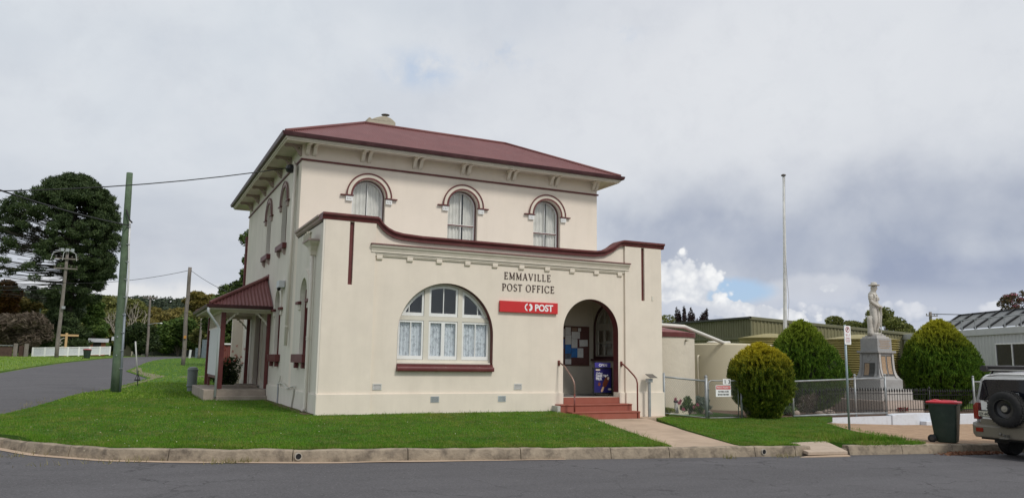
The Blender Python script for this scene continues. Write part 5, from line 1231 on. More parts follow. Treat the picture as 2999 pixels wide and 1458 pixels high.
sdt(MB().box(-.13, -.16, 1.20, -.03, -.115, 1.30).box(.03, -.16, 1.20, .13, -.115, 1.30).box(-.155, -.17, .985, -.05, -.11, 1.06).box(.05, -.17, .985, .155, -.11, 1.06)).build('pouches', stn, SO, bevel=.012)
sdt(MB().add([(-.09, -.02, 1.50), (.09, -.02, 1.50), (.03, -.135, 1.37), (-.03, -.135, 1.37), (-.10, .04, 1.46), (.10, .04, 1.46)], [(0, 1, 2, 3), (0, 3, 2), (0, 4, 5, 1)])).build('collar', stn, SO)
for s in (-1, 1): sdt(MB().lathe((s * .212, .025, 1.22), [(.075, 0), (.085, .03), (.078, .05), (.086, .09), (.084, .16)], 12)).build('rolled_sleeve', stn, SO, smooth=True)
for s in (-1, 1): sdt(MB().lathe((s * .105, -.0 - (.02 if s > 0 else 0), .12), [(.06, 0), (.068, .12), (.078, .26), (.07, .34), (.10, .38), (.112, .44), (.115, .5)], 14)).build('breeches_and_puttees', stn, SO, smooth=True)
for s in (-1, 1): sdt(MB().box(s * .11 - .055, -.22 if s > 0 else -.17, .0, s * .11 + .055, .07, .045)).build('boot_sole', stn, SO, bevel=.015)
HT = sdt(MB().lathe((0, -.035, 1.70), [(.0, .0), (.10, .0), (.165, .012), (.195, .03), (.19, .04), (.15, .022), (.108, .02), (.105, .07), (.095, .115), (.06, .135), (.03, .125), (0, .12)], 24)).build('slouch_hat', stn, SO, smooth=True)
sdt(MB().loft([[(-.02, -.125, 1.66), (.02, -.125, 1.66), (.012, -.158, 1.632), (-.012, -.158, 1.632)], [(-.018, -.10, 1.62), (.018, -.10, 1.62), (.01, -.12, 1.615), (-.01, -.12, 1.615)]]).box(-.03, -.118, 1.575, .03, -.10, 1.588).box(-.045, -.12, 1.685, .045, -.10, 1.695)).build('face', stn, SO, smooth=True)
# hands folded over the butt of the rifle: five fingers each
for s in (-1, 1):
    hv = [(s * .05, -.20, .975), (s * .02, -.235, .965)]; he = [(0, 1)]; hr = [.034, .034]
    for k in range(4):
        b0 = len(hv); y = -.215 - .016 * k; hv += [(s * .0 - s * .005, y - .018, .985 - .010 * k), (-s * .035, y - .01, .972 - .012 * k), (-s * .05, y + .012, .95 - .012 * k)]; he += [(1, b0), (b0, b0 + 1), (b0 + 1, b0 + 2)]; hr += [.0105, .0095, .0085]
    b0 = len(hv); hv += [(s * .035, -.25, .985), (s * .01, -.265, .995)]; he += [(0, b0), (b0, b0 + 1)]; hr += [.012, .010]
    skin('hand', hv, he, hr, stn, SO, 0, 1)
RF = sdt(MB().loft([[(-.02, -.245, .98), (.02, -.245, .98), (.02, -.19, .98), (-.02, -.19, .98)], [(-.03, -.26, .72), (.0, -.26, .72), (.0, -.20, .72), (-.03, -.20, .72)], [(-.065, -.25, .5), (-.035, -.25, .5), (-.035, -.20, .5), (-.065, -.20, .5)], [(-.09, -.24, .22), (-.068, -.24, .22), (-.068, -.215, .22), (-.09, -.215, .22)], [(-.105, -.235, .03), (-.09, -.235, .03), (-.09, -.22, .03), (-.105, -.22, .03)]])).build('rifle', stn, SO, bevel=.004)
sdt(MB().lathe((-.16, .10, 0), [(.115, 0), (.10, .1), (.095, .3), (.10, .5), (.095, .66), (0, .67)], 12)).build('tree_stump', stn, SO, smooth=True)

# ---------------------------------------------------------------- parking sign
PK = thing('parking_sign', 'white no parking sign on galvanised post at the kerbside grass', 'sign', (14.32, -3.69, -.42))
MB().tube([(14.32, -3.66, -.45), (14.32, -3.66, 2.57)], .032, 12).build('post', M('sign_post_steel', (.27, .33, .36), .45, .1, 5, metal=.3), PK, smooth=True)
sb = MB()
def rrect(x0, z0, x1, z1, r, n=5):
    p = []
    for cx_, cz_, a0 in ((x1 - r, z0 + r, -pi / 2), (x1 - r, z1 - r, 0), (x0 + r, z1 - r, pi / 2), (x0 + r, z0 + r, pi)): p += [(cx_ + r * cos(a0 + pi / 2 * k / n), cz_ + r * sin(a0 + pi / 2 * k / n)) for k in range(n + 1)]
    return p
sx0, sx1, sz0, sz1 = 14.245, 14.50, 2.0, 2.54
MB().panel(rrect(sx0, sz0, sx1, sz1, .03), [], 0, .004, FR(-3.705)).build('plate', signwhite, PK)
rr = M('regulatory_red', (.42, .02, .04), .5)
mx = (sx0 + sx1) / 2
ring(mx, 2.43, .066, .082, -.003, -.001, FR(-3.705), 'prohibition_ring', rr, PK, 32, 0, 2 * pi)
text('P', .125, black, PK, (mx - .034, -3.708, 2.388), (1, 0, 0), (0, 0, 1), bold=.004, ext=.0008)
MB().panel(stroke((mx - .055, 2.375), (mx + .055, 2.485), .014), [], -.0055, -.004, FR(-3.705)).build('slash', rr, PK)
text('10 - 1', .075, rr, PK, (mx, -3.7065, 2.255), (1, 0, 0), (0, 0, 1), bold=.001, align='CENTER', ext=.0008)
text('AM     PM', .026, rr, PK, (mx, -3.7065, 2.222), (1, 0, 0), (0, 0, 1), align='CENTER', ext=.0008)
text('THURSDAY', .036, rr, PK, (mx, -3.7065, 2.172), (1, 0, 0), (0, 0, 1), align='CENTER', ext=.0008)
text('MAIL VEHICLES', .030, rr, PK, (mx, -3.7065, 2.132), (1, 0, 0), (0, 0, 1), align='CENTER', ext=.0008)
text('EXCEPTED', .036, rr, PK, (mx, -3.7065, 2.090), (1, 0, 0), (0, 0, 1), align='CENTER', ext=.0008)
MB().panel([(mx - .07, 2.055), (mx + .04, 2.055), (mx + .04, 2.045), (mx + .07, 2.06), (mx + .04, 2.075), (mx + .04, 2.065), (mx - .07, 2.065)], [], -.003, -.001, FR(-3.705)).build('arrow', black, PK)
# flagpole
FP = thing('flagpole', 'tall thin white flagpole with small cap and hanging rope behind the clipped conifer', 'flagpole', (19.8, 4.06, -.3))
fpm = M('white_flagpole_paint', (.68, .68, .66), .5, .15, 3, dirt=(.25, .24, .23), dirtscale=3, dirtamt=.5, streak=True)
MB().tube([(19.65, 4.06, -.3), (19.78, 4.06, 3), (19.90, 4.06, 6), (19.985, 4.06, 9.25)], [.085, .075, .062, .045], 12).build('pole', fpm, FP, smooth=True)
MB().lathe((19.985, 4.06, 9.25), [(.05, 0), (.10, .01), (.10, .05), (.05, .08), (0, .09)], 14).build('cap', M('flag_cap', (.12, .10, .09), .5), FP, smooth=True)
MB().tube([(19.98, 3.98, 9.2), (19.80, 3.94, 6), (19.93, 3.95, 4), (19.62, 3.96, 1.2)], .008, 4).build('rope', M('rope', (.30, .28, .25), .8), FP)

# ---------------------------------------------------------------- water tanks
T1 = thing('water_tank', 'round cream rendered water tank with maroon rim directly beside the post office', 'water tank', (12.2, 3.35, -.3))
tc1 = M('trowelled_render', (.66, .59, .48), .9, .05, 2, .9, 5)
tx, ty, tr_ = 12.35, 3.2, 1.60
MB().lathe((tx, ty, -.4), [(tr_, 0), (tr_, 2.80)], 56).build('wall', tc1, T1, autosmooth=True)
MB().lathe((tx, ty, 2.401), [(tr_ + .035, -.12), (tr_ + .04, .03), (tr_ + .02, .05), (tr_ + .0, .05)], 56).build('rim', maroon, T1, autosmooth=True)
MB().lathe((tx, ty, 2.44), [(tr_ + .02, 0), (.2, .26), (0, .28)], 40).build('roof', M('tank_roof_red', (.26, .10, .095), .6, .2, 3), T1, autosmooth=True)
MB().lathe((tx + .42, ty - 1.57, 2.17), [(.04, 0), (.04, -.09), (.0, -.091)], 12, 'y').build('overflow_outlet', stone, T1)
T2 = thing('water_tank', 'large smooth cream water tank behind the gate and golden conifer', 'water tank', (17.4, 5.4, -.3))
MB().lathe((17.45, 5.0, -.4), [(2.02, 0), (2.02, 2.52), (1.98, 2.56), (.4, 2.62), (0, 2.63)], 64).build('wall', M('smooth_tank_cream', (.60, .54, .39), .8, .04, 1, .05, 40), T2, autosmooth=True)
MB().lathe((16.1, 4.1, 2.17), [(.28, 0), (.27, .06), (.2, .09), (0, .1)], 18).build('inlet_lid', offwhite, T2, smooth=True)
MB().tube([(15.43, 4.3, -.3), (15.36, 4.2, 1.62), (15.38, 4.2, 1.68), (15.50, 4.3, 1.70)], .035, 8).build('outlet_pipe', M('cream_pipe', (.62, .56, .43), .5), T2, smooth=True)
tg = tag(MB().tube([(10.4, 2.0, 2.76), (12.03, 2.0, 2.68), (13.2, 2.25, 2.67), (13.45, 2.32, 2.61), (16.14, 3.6, 2.19), (16.5, 3.7, 2.20)], .068, 12).build('drain_pipe', M('white_drain_pipe', (.66, .63, .57), .45, .06), smooth=True), 'white pipe sloping from the post office across the maroon rimmed tank to the cream tank', 'pipe')
ycol = M('yellow_green_zinc', (.30, .25, .085), .5, .12, 2, dirt=(.14, .12, .05), dirtscale=2, dirtamt=.4, streak=True)
def corrtank(x, y, r, z0, z1, label, seed):
    t = thing('corrugated_tank', label, 'water tank', (x, y, z0), 'yellow corrugated tanks'); pr_ = []; n = int((z1 - z0) / .095)
    for i in range(n * 6 + 1): pr_.append((r + .028 * sin(2 * pi * i / 6), (z1 - z0) * i / (n * 6)))
    MB().lathe((x, y, z0), pr_, 72).build('wall', ycol, t, smooth=True)
    MB().lathe((x, y, z1), [(r + .04, -.03), (r + .04, .01), (.3, .22), (0, .24)], 40).build('roof', ycol, t, autosmooth=True)
corrtank(24.6, 4.5, 1.56, -.4, 2.52, 'yellow corrugated rainwater tank directly behind the memorial', 1)
corrtank(23.1, 8.3, 1.45, -.4, 2.62, 'yellow corrugated rainwater tank mostly hidden behind the clipped conifer', 2)

# ---------------------------------------------------------------- sheds
olive = M('olive_steel_cladding', (.155, .150, .085), .55, .08, 1.5, dirt=(.10, .095, .055), dirtscale=1, dirtamt=.4, streak=True)
oliveL = M('olive_steel_light', (.20, .185, .10), .55, .08, 1.5)
def cladding(p, q, zb, ztp, ztq, pitch, depth, mat, parent, name='wall', flat=.45):
    """profiled wall from p to q, top height from ztp to ztq"""
    p, q = Vector(p), Vector(q); L = (q - p).length; e = (q - p) / L; nrm = Vector((e.y, -e.x)); n = int(L / pitch); V = []; F = []
    prof = [(0, 0), (flat, 0), (flat + .12, 1), (.88, 1), (1.0, 0)]
    pts = []
    for i in range(n + 1):
        for t, h in prof[:-1]:
            s = (i + t) * pitch
            if s <= L: pts.append((s, h))
    pts.append((L, 0))
    for i, (s, h) in enumerate(pts):
        c_ = p + e * s + nrm * h * depth; zt_ = ztp + (ztq - ztp) * s / L; V += [(c_.x, c_.y, zb), (c_.x, c_.y, zt_)]
        if i: F.append((2 * i - 2, 2 * i, 2 * i + 1, 2 * i - 1))
    return MB().add(V, F).build(name, mat, parent)
SH = thing('steel_shed', 'long olive green steel clad shed with low roof behind the water tanks', 'shed', (24.3, 10.8, -.3))
cladding((24.2, 24), (24.2, 10.76), 2.72, 3.55, 3.69, .19, .035, olive, SH); cladding((24.2, 24), (24.2, 10.76), -.5, 2.68, 2.68, .19, .035, oliveL, SH)
MB().box(24.10, 10.74, 2.66, 24.2, 24, 2.74).build('girt_trim', olive, SH)
cladding((24.2, 10.76), (36.5, 10.76), -.5, 3.69, 3.20, .25, .035, oliveL, SH)
MB().loft([[(24.05, 10.66, 3.66), (24.05, 10.66, 3.80), (24.05, 10.75, 3.82), (24.05, 10.75, 3.66)], [(36.6, 10.66, 3.14), (36.6, 10.66, 3.28), (36.6, 10.75, 3.30), (36.6, 10.75, 3.14)]]).build('barge_flashing', olive, SH)
MB().loft([[(24.02, 10.66, 3.70), (24.02, 10.66, 3.80), (24.15, 10.66, 3.81), (24.15, 10.66, 3.70)], [(24.02, 24, 3.55), (24.02, 24, 3.65), (24.15, 24, 3.66), (24.15, 24, 3.55)]]).build('gutter', M('dark_gutter', (.05, .05, .045), .5), SH)
MB().add([(24.05, 10.7, 3.79), (36.6, 10.7, 3.27), (36.6, 24, 3.12), (24.05, 24, 3.64)], [(0, 1, 2, 3)]).build('roof', olive, SH)
MB().box(24.16, 10.72, -.5, 24.26, 10.80, 3.7).build('corner_trim', olive, SH)
# white ribbed building with pool heating panels on the roof
WS = thing('white_building', 'low white metal clad building with dark sliding window behind the parked car', 'building', (31, 1, -.4))
wcl = M('white_steel_cladding', (.50, .51, .50), .5, .05, 2, dirt=(.34, .35, .34), dirtscale=1, dirtamt=.3, streak=True)
A_, B_ = Vector((36.6, 12.7)), Vector((28.2, -3.75)); ew = (B_ - A_).normalized(); nw = Vector((ew.y, -ew.x))
def wpt(t, o_=0): v = A_ + ew * t + nw * o_; return (v.x, v.y)
Lw = (B_ - A_).length
if nw.x > 0: nw = -nw
cladding(wpt(0), wpt(Lw), -.6, 2.93, 2.93, .26, .03, wcl, WS)
mb = MB(); p0, p1, p2, p3 = wpt(-.1, .09), wpt(Lw + .1, .09), wpt(Lw + .1, -.05), wpt(-.1, -.05)
mb.loft([[(x, y, 2.90) for x, y in (p0, p1, p2, p3)], [(x, y, 3.20) for x, y in (p0, p1, p2, p3)]]).build('fascia', wcl, WS, bevel=.01)
mb = MB(); p2, p3 = wpt(Lw + .1, -8), wpt(-.1, -8); mb.add([(p0[0], p0[1], 3.19), (p1[0], p1[1], 3.19), (p2[0], p2[1], 3.9), (p3[0], p3[1], 3.9)], [(0, 1, 2, 3)]).build('roof', wcl, WS)
q0, q1 = wpt(0, -8), wpt(0, 0); cladding(q0, q1, -.6, 3.7, 3.0, .26, .03, wcl, WS, 'end_wall'); q0, q1 = wpt(Lw, 0), wpt(Lw, -8); cladding(q0, q1, -.6, 3.0, 3.7, .26, .03, wcl, WS, 'end_wall')
tw = [(Vector((31.87, 2.73)) - A_).dot(ew), (Vector((31.02, 1.46)) - A_).dot(ew)]
tw0 = tw[0]
wwn = empty_part('window', (*wpt(tw0 + 1.2, .05), 1.5), WS)
def wbox(t0, t1, z0, z1, o0, o1, nm, mat, par):
    c = [wpt(t0, o0), wpt(t1, o0), wpt(t1, o1), wpt(t0, o1)]; return MB().loft([[(x, y, z0) for x, y in c], [(x, y, z1) for x, y in c]]).build(nm, mat, par)
for (t0, t1, z0, z1) in ((0, 2.5, 2.44, 2.50), (0, 2.5, 1.44, 1.50), (0, .05, 1.501, 2.439), (2.45, 2.5, 1.501, 2.439), (1.22, 1.28, 1.501, 2.439)): wbox(tw0 + t0, tw0 + t1, z0, z1, .032, .09, 'frame', white, wwn)
wbox(tw0 + .04, tw0 + 2.46, 1.49, 2.45, .034, .05, 'pane', M('dark_pane', (.02, .022, .028), .08, .2, spec=.8), wwn)
SP = thing('solar_panel_array', 'tilted row of pale solar panels on a metal frame on the white building roof', 'solar panels', (*wpt(Lw * .6, -1.5), 3.3))
pm_ = M('panel_underside', (.20, .205, .20), .6, .06, 3); t0_ = (Vector((32.98, 7.62)) - A_).dot(ew) - 1
for k in range(9):
    a_ = t0_ + k * 1.18
    def P3(t, u, o_=0): x, y = wpt(a_ + t, -.35 - u * 1.3); return (x, y, 3.27 + u * .86 + o_)
    pp = MB().add([P3(.07, .02), P3(1.11, .02), P3(1.11, .98), P3(.07, .98)], [(0, 1, 2, 3)]).build('panel', pm_, SP)
    MB().tube([P3(0.02, 0, .02), P3(.02, 1, .02)], .085, 4).build('frame_bar', black, SP)
    MB().tube([wpt(a_ + .5, -.12) + (3.2,), wpt(a_ + .5, -.12) + (3.72,)], .025, 6).build('strut', galv, SP)
x, y = wpt(t0_, -1.65); x2, y2 = wpt(t0_ + 9 * 1.18, -1.65); MB().tube([(x, y, 4.15), (x2, y2, 4.15)], .06, 4).build('top_bar', black, SP)
x, y = wpt(t0_, -.12); x2, y2 = wpt(t0_ + 9 * 1.18, -.12); MB().tube([(x, y, 3.72), (x2, y2, 3.72)], .03, 6).build('front_rail', galv, SP)

# ================================================================ KERBSIDE DETAILS
CV = thing('crossing_slab', 'worn concrete slab bridging the gutter between lawn and road', 'slab', (9.7, -6.9, -.5))
MB().loft([[(9.42, -6.08, -.375 - t), (9.15, -7.03, -.47 - t), (10.28, -7.10, -.485 - t), (10.85, -5.95, -.385 - t)] for t in (.075, 0)]).build('slab', M('slab_concrete', (.44, .35, .27), .95, .14, 2.5, .4, 30, dirt=(.28, .22, .17), dirtscale=2, dirtamt=.5), CV, bevel=.012)
MB().loft([[(8.85, -7.02, z - .02), (9.15, -7.11, z), (10.28, -7.17, z - .02), (10.30, -7.05, z), (9.15, -6.98, z)] for z in (-.70, -.555)]).build('apron', pathc, CV, bevel=.012)
MB().box(9.42, -6.84, -.8, 9.50, -6.1, -.47).box(10.50, -6.84, -.8, 10.58, -6.1, -.47).box(9.42, -6.2, -.8, 10.58, -6.08, -.46).build('side_wall', kerbm, CV)
def drain(px_x, label):
    y = ky(px_x) - .05; z = kz(px_x) - .10
    t = thing('drain_pipe', label, 'pipe', (px_x, y, z), 'drain outlets in the kerb')
    MB().lathe((px_x, y - .012, z), [(.050, .06), (.050, 0), (.066, 0), (.066, .06)], 20, 'y', False).build('pipe', conc, t, autosmooth=True)
    MB().lathe((px_x, y + .002, z), [(0, 0), (.05, 0), (.05, .002), (0, .002)], 20, 'y').build('opening', black, t)  # black disc closing the pipe, the shade inside it painted on
drain(-1.52, 'round drain outlet with dark opening in the kerb below the front lawn')
drain(8.12, 'round drain outlet with dark opening in the kerb next to the crossing slab')

# ================================================================ VEGETATION helpers
def shellpts(clumps, n, seed, inner=.55, drop=0.0):
    r = np.random.default_rng(seed); cl = np.array(clumps); w = (cl[:, 3] * cl[:, 4] + cl[:, 4] * cl[:, 5] + cl[:, 3] * cl[:, 5]); w = w / w.sum()
    k = r.choice(len(cl), n, p=w); d = r.normal(size=(n, 3)); d /= np.linalg.norm(d, axis=1)[:, None]
    rad = r.uniform(inner ** 3, 1.08, n) ** (1 / 3)
    return cl[k, :3] + d * rad[:, None] * cl[k, 3:6]
def treething(name, label, cat, x, y, z, group=None): return thing(name, label, cat, (x, y, z), group)
barkm = M('grey_bark', (.16, .135, .11), .95, .3, 6, .5, 20); barkp = M('pale_bark', (.36, .32, .27), .9, .25, 5, .3, 20)
gum = leafmat('gum_leaves', [(.045, .058, .018), (.11, .125, .034), (.19, .205, .055), (.27, .26, .085)])
gumg = leafmat('gum_leaves_gold', [(.055, .052, .014), (.13, .115, .026), (.21, .17, .042), (.29, .23, .07)])
darkg = leafmat('dark_leaves', [(.014, .028, .010), (.034, .058, .018), (.075, .105, .03)])
midg = leafmat('mid_leaves', [(.028, .062, .014), (.08, .14, .03), (.17, .24, .055)])
redl = leafmat('red_leaves', [(.06, .008, .014), (.16, .02, .04), (.28, .05, .09)])
brownl = leafmat('brown_twigs', [(.07, .055, .038), (.13, .10, .075), (.20, .16, .12)])
orangel = leafmat('autumn_leaves', [(.07, .03, .012), (.16, .07, .02), (.26, .13, .04)])
def tree(x, y, z, h, w, mat, label, seed, n=7000, leaf=.22, style='round', group=None, name='tree', bark=None, trunk=.3, droop=0, ncl=16):
    r = random.Random(seed); t = treething(name, label, 'tree', x, y, z, group); cl = []; tb = MB(); bark = bark or barkm
    z0 = z + h * trunk
    pts = [(x, y, z - .2), (x + r.uniform(-.2, .2), y, z + h * trunk * .6), (x + r.uniform(-.3, .3), y + r.uniform(-.2, .2), z0 + h * .15), (x + r.uniform(-.3, .3), y, z + h * .8)]
    tb.tube(pts, [h * .022, h * .018, h * .013, h * .004], 7)
    for i in range(ncl):
        u = (i + .5) / ncl; a = r.uniform(0, 2 * pi)
        if style == 'round':
            zz_ = z0 + (h - h * trunk) * (.12 + .8 * r.random()); f = sqrt(max(.05, 1 - ((zz_ - (z0 + (h - h * trunk) * .42)) / ((h - h * trunk) * .62)) ** 2)); rr_ = w / 2 * f * sqrt(r.random()) * .8
            s = w * r.uniform(.13, .22)
            cl.append((x + rr_ * cos(a), y + rr_ * sin(a), zz_, s * 1.15, s * 1.15, s * .75))
        elif style == 'cone':
            f = 1 - u * .92; s = w * (.10 + .16 * f); rr_ = w / 2 * f * r.uniform(.3, .85); zz_ = z0 + (h - h * trunk) * u
            cl.append((x + rr_ * cos(a), y + rr_ * sin(a), zz_, s, s, s * .45))
        elif style == 'flat':
            zz_ = z0 + (h - h * trunk) * (.35 + .6 * r.random()); rr_ = w / 2 * sqrt(r.random()) * .95; s = w * r.uniform(.10, .17)
            cl.append((x + rr_ * cos(a), y + rr_ * sin(a), zz_, s * 1.3, s * 1.3, s * .6))
        c = cl[-1]
        tb.tube([(x + r.uniform(-.1, .1), y, z + h * trunk * r.uniform(.7, 1.3)), ((x + c[0]) / 2, (y + c[1]) / 2, (z0 + c[2]) / 2 + h * .03), (c[0], c[1], c[2])], [h * .009, h * .006, h * .002], 5, False)
    tb.build('trunk', bark, t, smooth=True)
    P = shellpts(cl, n, seed); V_, F_ = quads(P, leaf * (.5 if mat is brownl else .8), seed, .35, 3.2 if mat is brownl else 1.3); npmesh('crown', V_, F_, mat, t); return t

# clipped conifers: surface of hanging sprays over a dark core
def conifer(x, y, z, prof, label, seed, mat, n=52000, lobes=None, group='round clipped conifers', size=.030, lean=(0, 0)):
    """prof: (height fraction, radius); lumpy, vertically furrowed surface"""
    t = treething('conifer_bush', label, 'bush', x, y, z, group); r = np.random.default_rng(seed); H = prof[-1][0]
    hs = [p[0] for p in prof]; rs = [p[1] for p in prof]
    def surf(th, h):
        R_ = li(hs, rs, h)
        if lobes:
            for (lt, lh, amp, wt_, wh) in lobes: d = (th - lt + pi) % (2 * pi) - pi; R_ += amp * math.exp(-(d / wt_) ** 2 - ((h - lh) / wh) ** 2)
        q = Vector((cos(th) * R_ * 6.5, sin(th) * R_ * 6.5, h * 2.6 + seed)); q2 = Vector((cos(th) * R_ * 1.3, sin(th) * R_ * 1.3, h * 1.1 + seed * 2))
        f = noise.noise(q); f2 = noise.noise(q2)
        f3 = noise.noise(q * .42); return R_ * (1 + .15 * f2) + .20 * (1 - abs(f) * 3.4) - .10 + .07 * noise.noise(q * 2.4) + .13 * f3, f
    # solid core that blocks the view; shade between the sprays is its dark colour
    nu, nv = 48, 26; V_ = []; F_ = []
    for j in range(nv + 1):
        h = H * j / nv
        for i in range(nu):
            th = 2 * pi * i / nu; R_, _ = surf(th, h); R_ = max(.0, R_ - .16) * .97; V_.append((x + lean[0] * h + R_ * cos(th), y + lean[1] * h + R_ * sin(th), z + h * .97))
    for j in range(nv):
        for i in range(nu): F_.append((j * nu + i, j * nu + (i + 1) % nu, (j + 1) * nu + (i + 1) % nu, (j + 1) * nu + i))
    npmesh('inner_core', V_, F_, M('inner_core_shade', (.022, .026, .012), .95, .4, 8), t)
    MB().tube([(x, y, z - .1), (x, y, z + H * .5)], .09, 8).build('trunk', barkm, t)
    P = np.zeros((n, 3)); A = np.zeros((n, 3)); k = 0
    camang = math.atan2(EYE.y - y, EYE.x - x)
    while k < n:
        h = H * r.random() ** .9; th = camang + (r.random() - .5) * 2 * pi * (.62 if r.random() < .85 else 1)
        if r.random() > li(hs, rs, h) / max(rs) + .15: continue
        R_, f = surf(th, h); dep = r.random() ** 2 * .13; R_ = max(0.01, R_ - dep)
        P[k] = (x + lean[0] * h + R_ * cos(th), y + lean[1] * h + R_ * sin(th), z + h + r.normal() * .01)
        A[k] = (cos(th) * .55 + r.normal() * .28, sin(th) * .55 + r.normal() * .28, 1.0 if h > H * .25 else .6); k += 1
    A /= np.linalg.norm(A, axis=1)[:, None]; B = np.cross(A, r.normal(size=(n, 3))); B /= np.linalg.norm(B, axis=1)[:, None]
    s = size * r.uniform(.6, 1.4, n)[:, None]; V_ = np.stack([P - A * s * 1.0, P - B * s * .45 + A * s * .2, P + A * s * 1.7, P + B * s * .45 + A * s * .2], 1).reshape(-1, 3)
    npmesh('foliage', V_, np.arange(4 * n).reshape(n, 4), mat, t); return t
gold_m = leafmat('golden_conifer', [(.026, .058, .009), (.105, .155, .016), (.24, .27, .026)], .6, .2, (1.35, 2.55, (.56, .47, .03)), 3)
green_m = leafmat('green_conifer', [(.022, .058, .009), (.078, .165, .016), (.18, .30, .032)], .6, .2, (1.9, 3.9, (.28, .34, .03)), 3)
green3_m = leafmat('green_conifer_right', [(.022, .058, .009), (.082, .17, .016), (.19, .31, .032)], .6, .2, (2.2, 3.8, (.42, .40, .03)), 3)
conifer(14.5, -.08, -.36, [(0, .36), (.25, .50), (.6, .82), (1.0, .98), (1.5, 1.0), (1.85, .86), (2.15, .58), (2.35, .30), (2.46, .03)], 'golden topped round conifer bulging over the gate beside the private property sign', 11, gold_m, 56000)
conifer(19.05, 2.5, -.36, [(0, .62), (.4, 1.0), (.9, 1.26), (1.5, 1.32), (2.1, 1.16), (2.6, .88), (3.0, .58), (3.3, .30), (3.48, .03)], 'tall green egg shaped conifer left of the soldier memorial', 12, green_m, 62000, lobes=[(-.95, 1.35, .34, .45, .65)])
conifer(26.2, 1.9, -.36, [(0, .62), (.35, .92), (.8, 1.25), (1.4, 1.46), (2.1, 1.40), (2.7, 1.12), (3.2, .72), (3.55, .36), (3.72, .03)], 'broad green dome shaped conifer right of the soldier memorial', 13, green3_m, 80000, lobes=[(-.7, 1.35, .36, .4, .45), (pi * .85, 2.3, .1, .6, .5)], size=.034)
# dark clipped hedge lines beside the memorial
def shrub(x, y, z, rx, ry, rz, mat, label, seed, n=2500, leaf=.05, name='shrub', group=None, cat='shrub', stems=True):
    t = treething(name, label, cat, x, y, z, group); r = random.Random(seed)
    cl = [(x + r.uniform(-.6, .6) * rx, y + r.uniform(-.6, .6) * ry, z + rz * r.uniform(.5, 1.5), rx * r.uniform(.3, .55), ry * r.uniform(.3, .55), rz * r.uniform(.3, .5)) for i in range(9)]
    if stems:
        mb = MB()
        for c in cl: mb.tube([(x + r.uniform(-.1, .1) * rx, y, z - .03), ((x + c[0]) / 2, (y + c[1]) / 2, z + rz * .5), c[:3]], [.012, .009, .004], 4, False)
        mb.build('stems', barkm, t)
    P = shellpts(cl, n, seed, .2); V_, F_ = quads(P, leaf, seed, .2); npmesh('leaves', V_, F_, mat, t); return t
for i, (x, y, rx, rz, lb) in enumerate(((23.9, 4.2, 1.0, .55, 'dark shrub between the memorial and the dome shaped conifer'), (21.0, 4.3, .9, .8, 'dark shrub behind the iron railing left of the memorial'), (28.2, 3.4, 1.1, .35, 'low dark clipped shrub right behind the iron railing by the dome shaped conifer'))):
    shrub(x, y, -.3, rx, .6, rz, darkg, lb, 60 + i, 5200, .07, group='dark shrubs behind the railing')
# garden plants inside the fence
petal = leafmat('pink_petals', [(.42, .09, .15), (.62, .20, .28), (.72, .36, .42)], .6, .2)
def rose(x, y, z, w, h, label, seed, blooms, name='rose_bush'):
    t = treething(name, label, 'bush', x, y, z); r = random.Random(seed); mb = MB()
    cl = [(x + r.uniform(-.7, .7) * w, y + r.uniform(-.4, .4) * w, z + h * r.uniform(.25, .8), w * .3, w * .3, h * .2) for i in range(10)]
    for c in cl: mb.tube([(x, y, z), ((x + c[0]) / 2, (y + c[1]) / 2, z + h * .35), c[:3]], [.010, .008, .004], 4, False)
    mb.build('stems', barkm, t); P = shellpts(cl, 1500, seed, .2); V_, F_ = quads(P, .035, seed); npmesh('leaves', V_, F_, midg, t)
    for i, b in enumerate(blooms):
        c = np.array(b); rr = np.random.default_rng(seed + i); d = rr.normal(size=(70, 3)); d /= np.linalg.norm(d, axis=1)[:, None]; V_, F_ = quads(c + d * .045 * rr.uniform(.5, 1, 70)[:, None], .028, seed + i); npmesh('flower', V_, F_, petal, t)
    return t
rose(11.9, .42, -.22, .42, .62, 'pink flowering rose bush behind the short chain link fence panel', 31, [(11.42, .3, .16), (11.35, .42, .27), (11.48, .2, -.02), (11.95, .25, .03), (12.10, .25, .10), (12.18, .3, -.02), (11.62, .5, .22)])
shrub(10.95, .35, -.22, .28, .2, .14, leafmat('yellow_green', [(.10, .13, .02), (.22, .24, .04), (.32, .32, .08)]), 'small yellow green ground plant against the post office corner', 33, 900, .03, stems=False)
shrub(12.9, 3.3, -.3, .8, .5, .32, midg, 'leafy green plant in the garden bed behind the gate', 34, 2200, .06, group='garden bed plants')
shrub(14.1, 2.6, -.3, .7, .4, .30, leafmat('silver_leaves', [(.07, .10, .08), (.14, .18, .14), (.22, .26, .2)]), 'silvery leafed plant in the garden bed left of the golden conifer', 35, 1800, .05, group='garden bed plants')
shrub(13.4, 3.9, -.3, .35, .3, .62, midg, 'tall sparse shrub in front of the large cream tank', 36, 700, .06)
shrub(16.35, .9, -.36, .5, .4, .20, midg, 'low bright green plant at the foot of the golden conifer', 37, 1600, .05)
shrub(17.6, 1.0, -.36, .6, .3, .45, brownl, 'tangle of brown twiggy stems between the two left conifers', 38, 700, .04)
rk = M('garden_rock', (.34, .27, .22), .95, .3, 4, .6, 8)
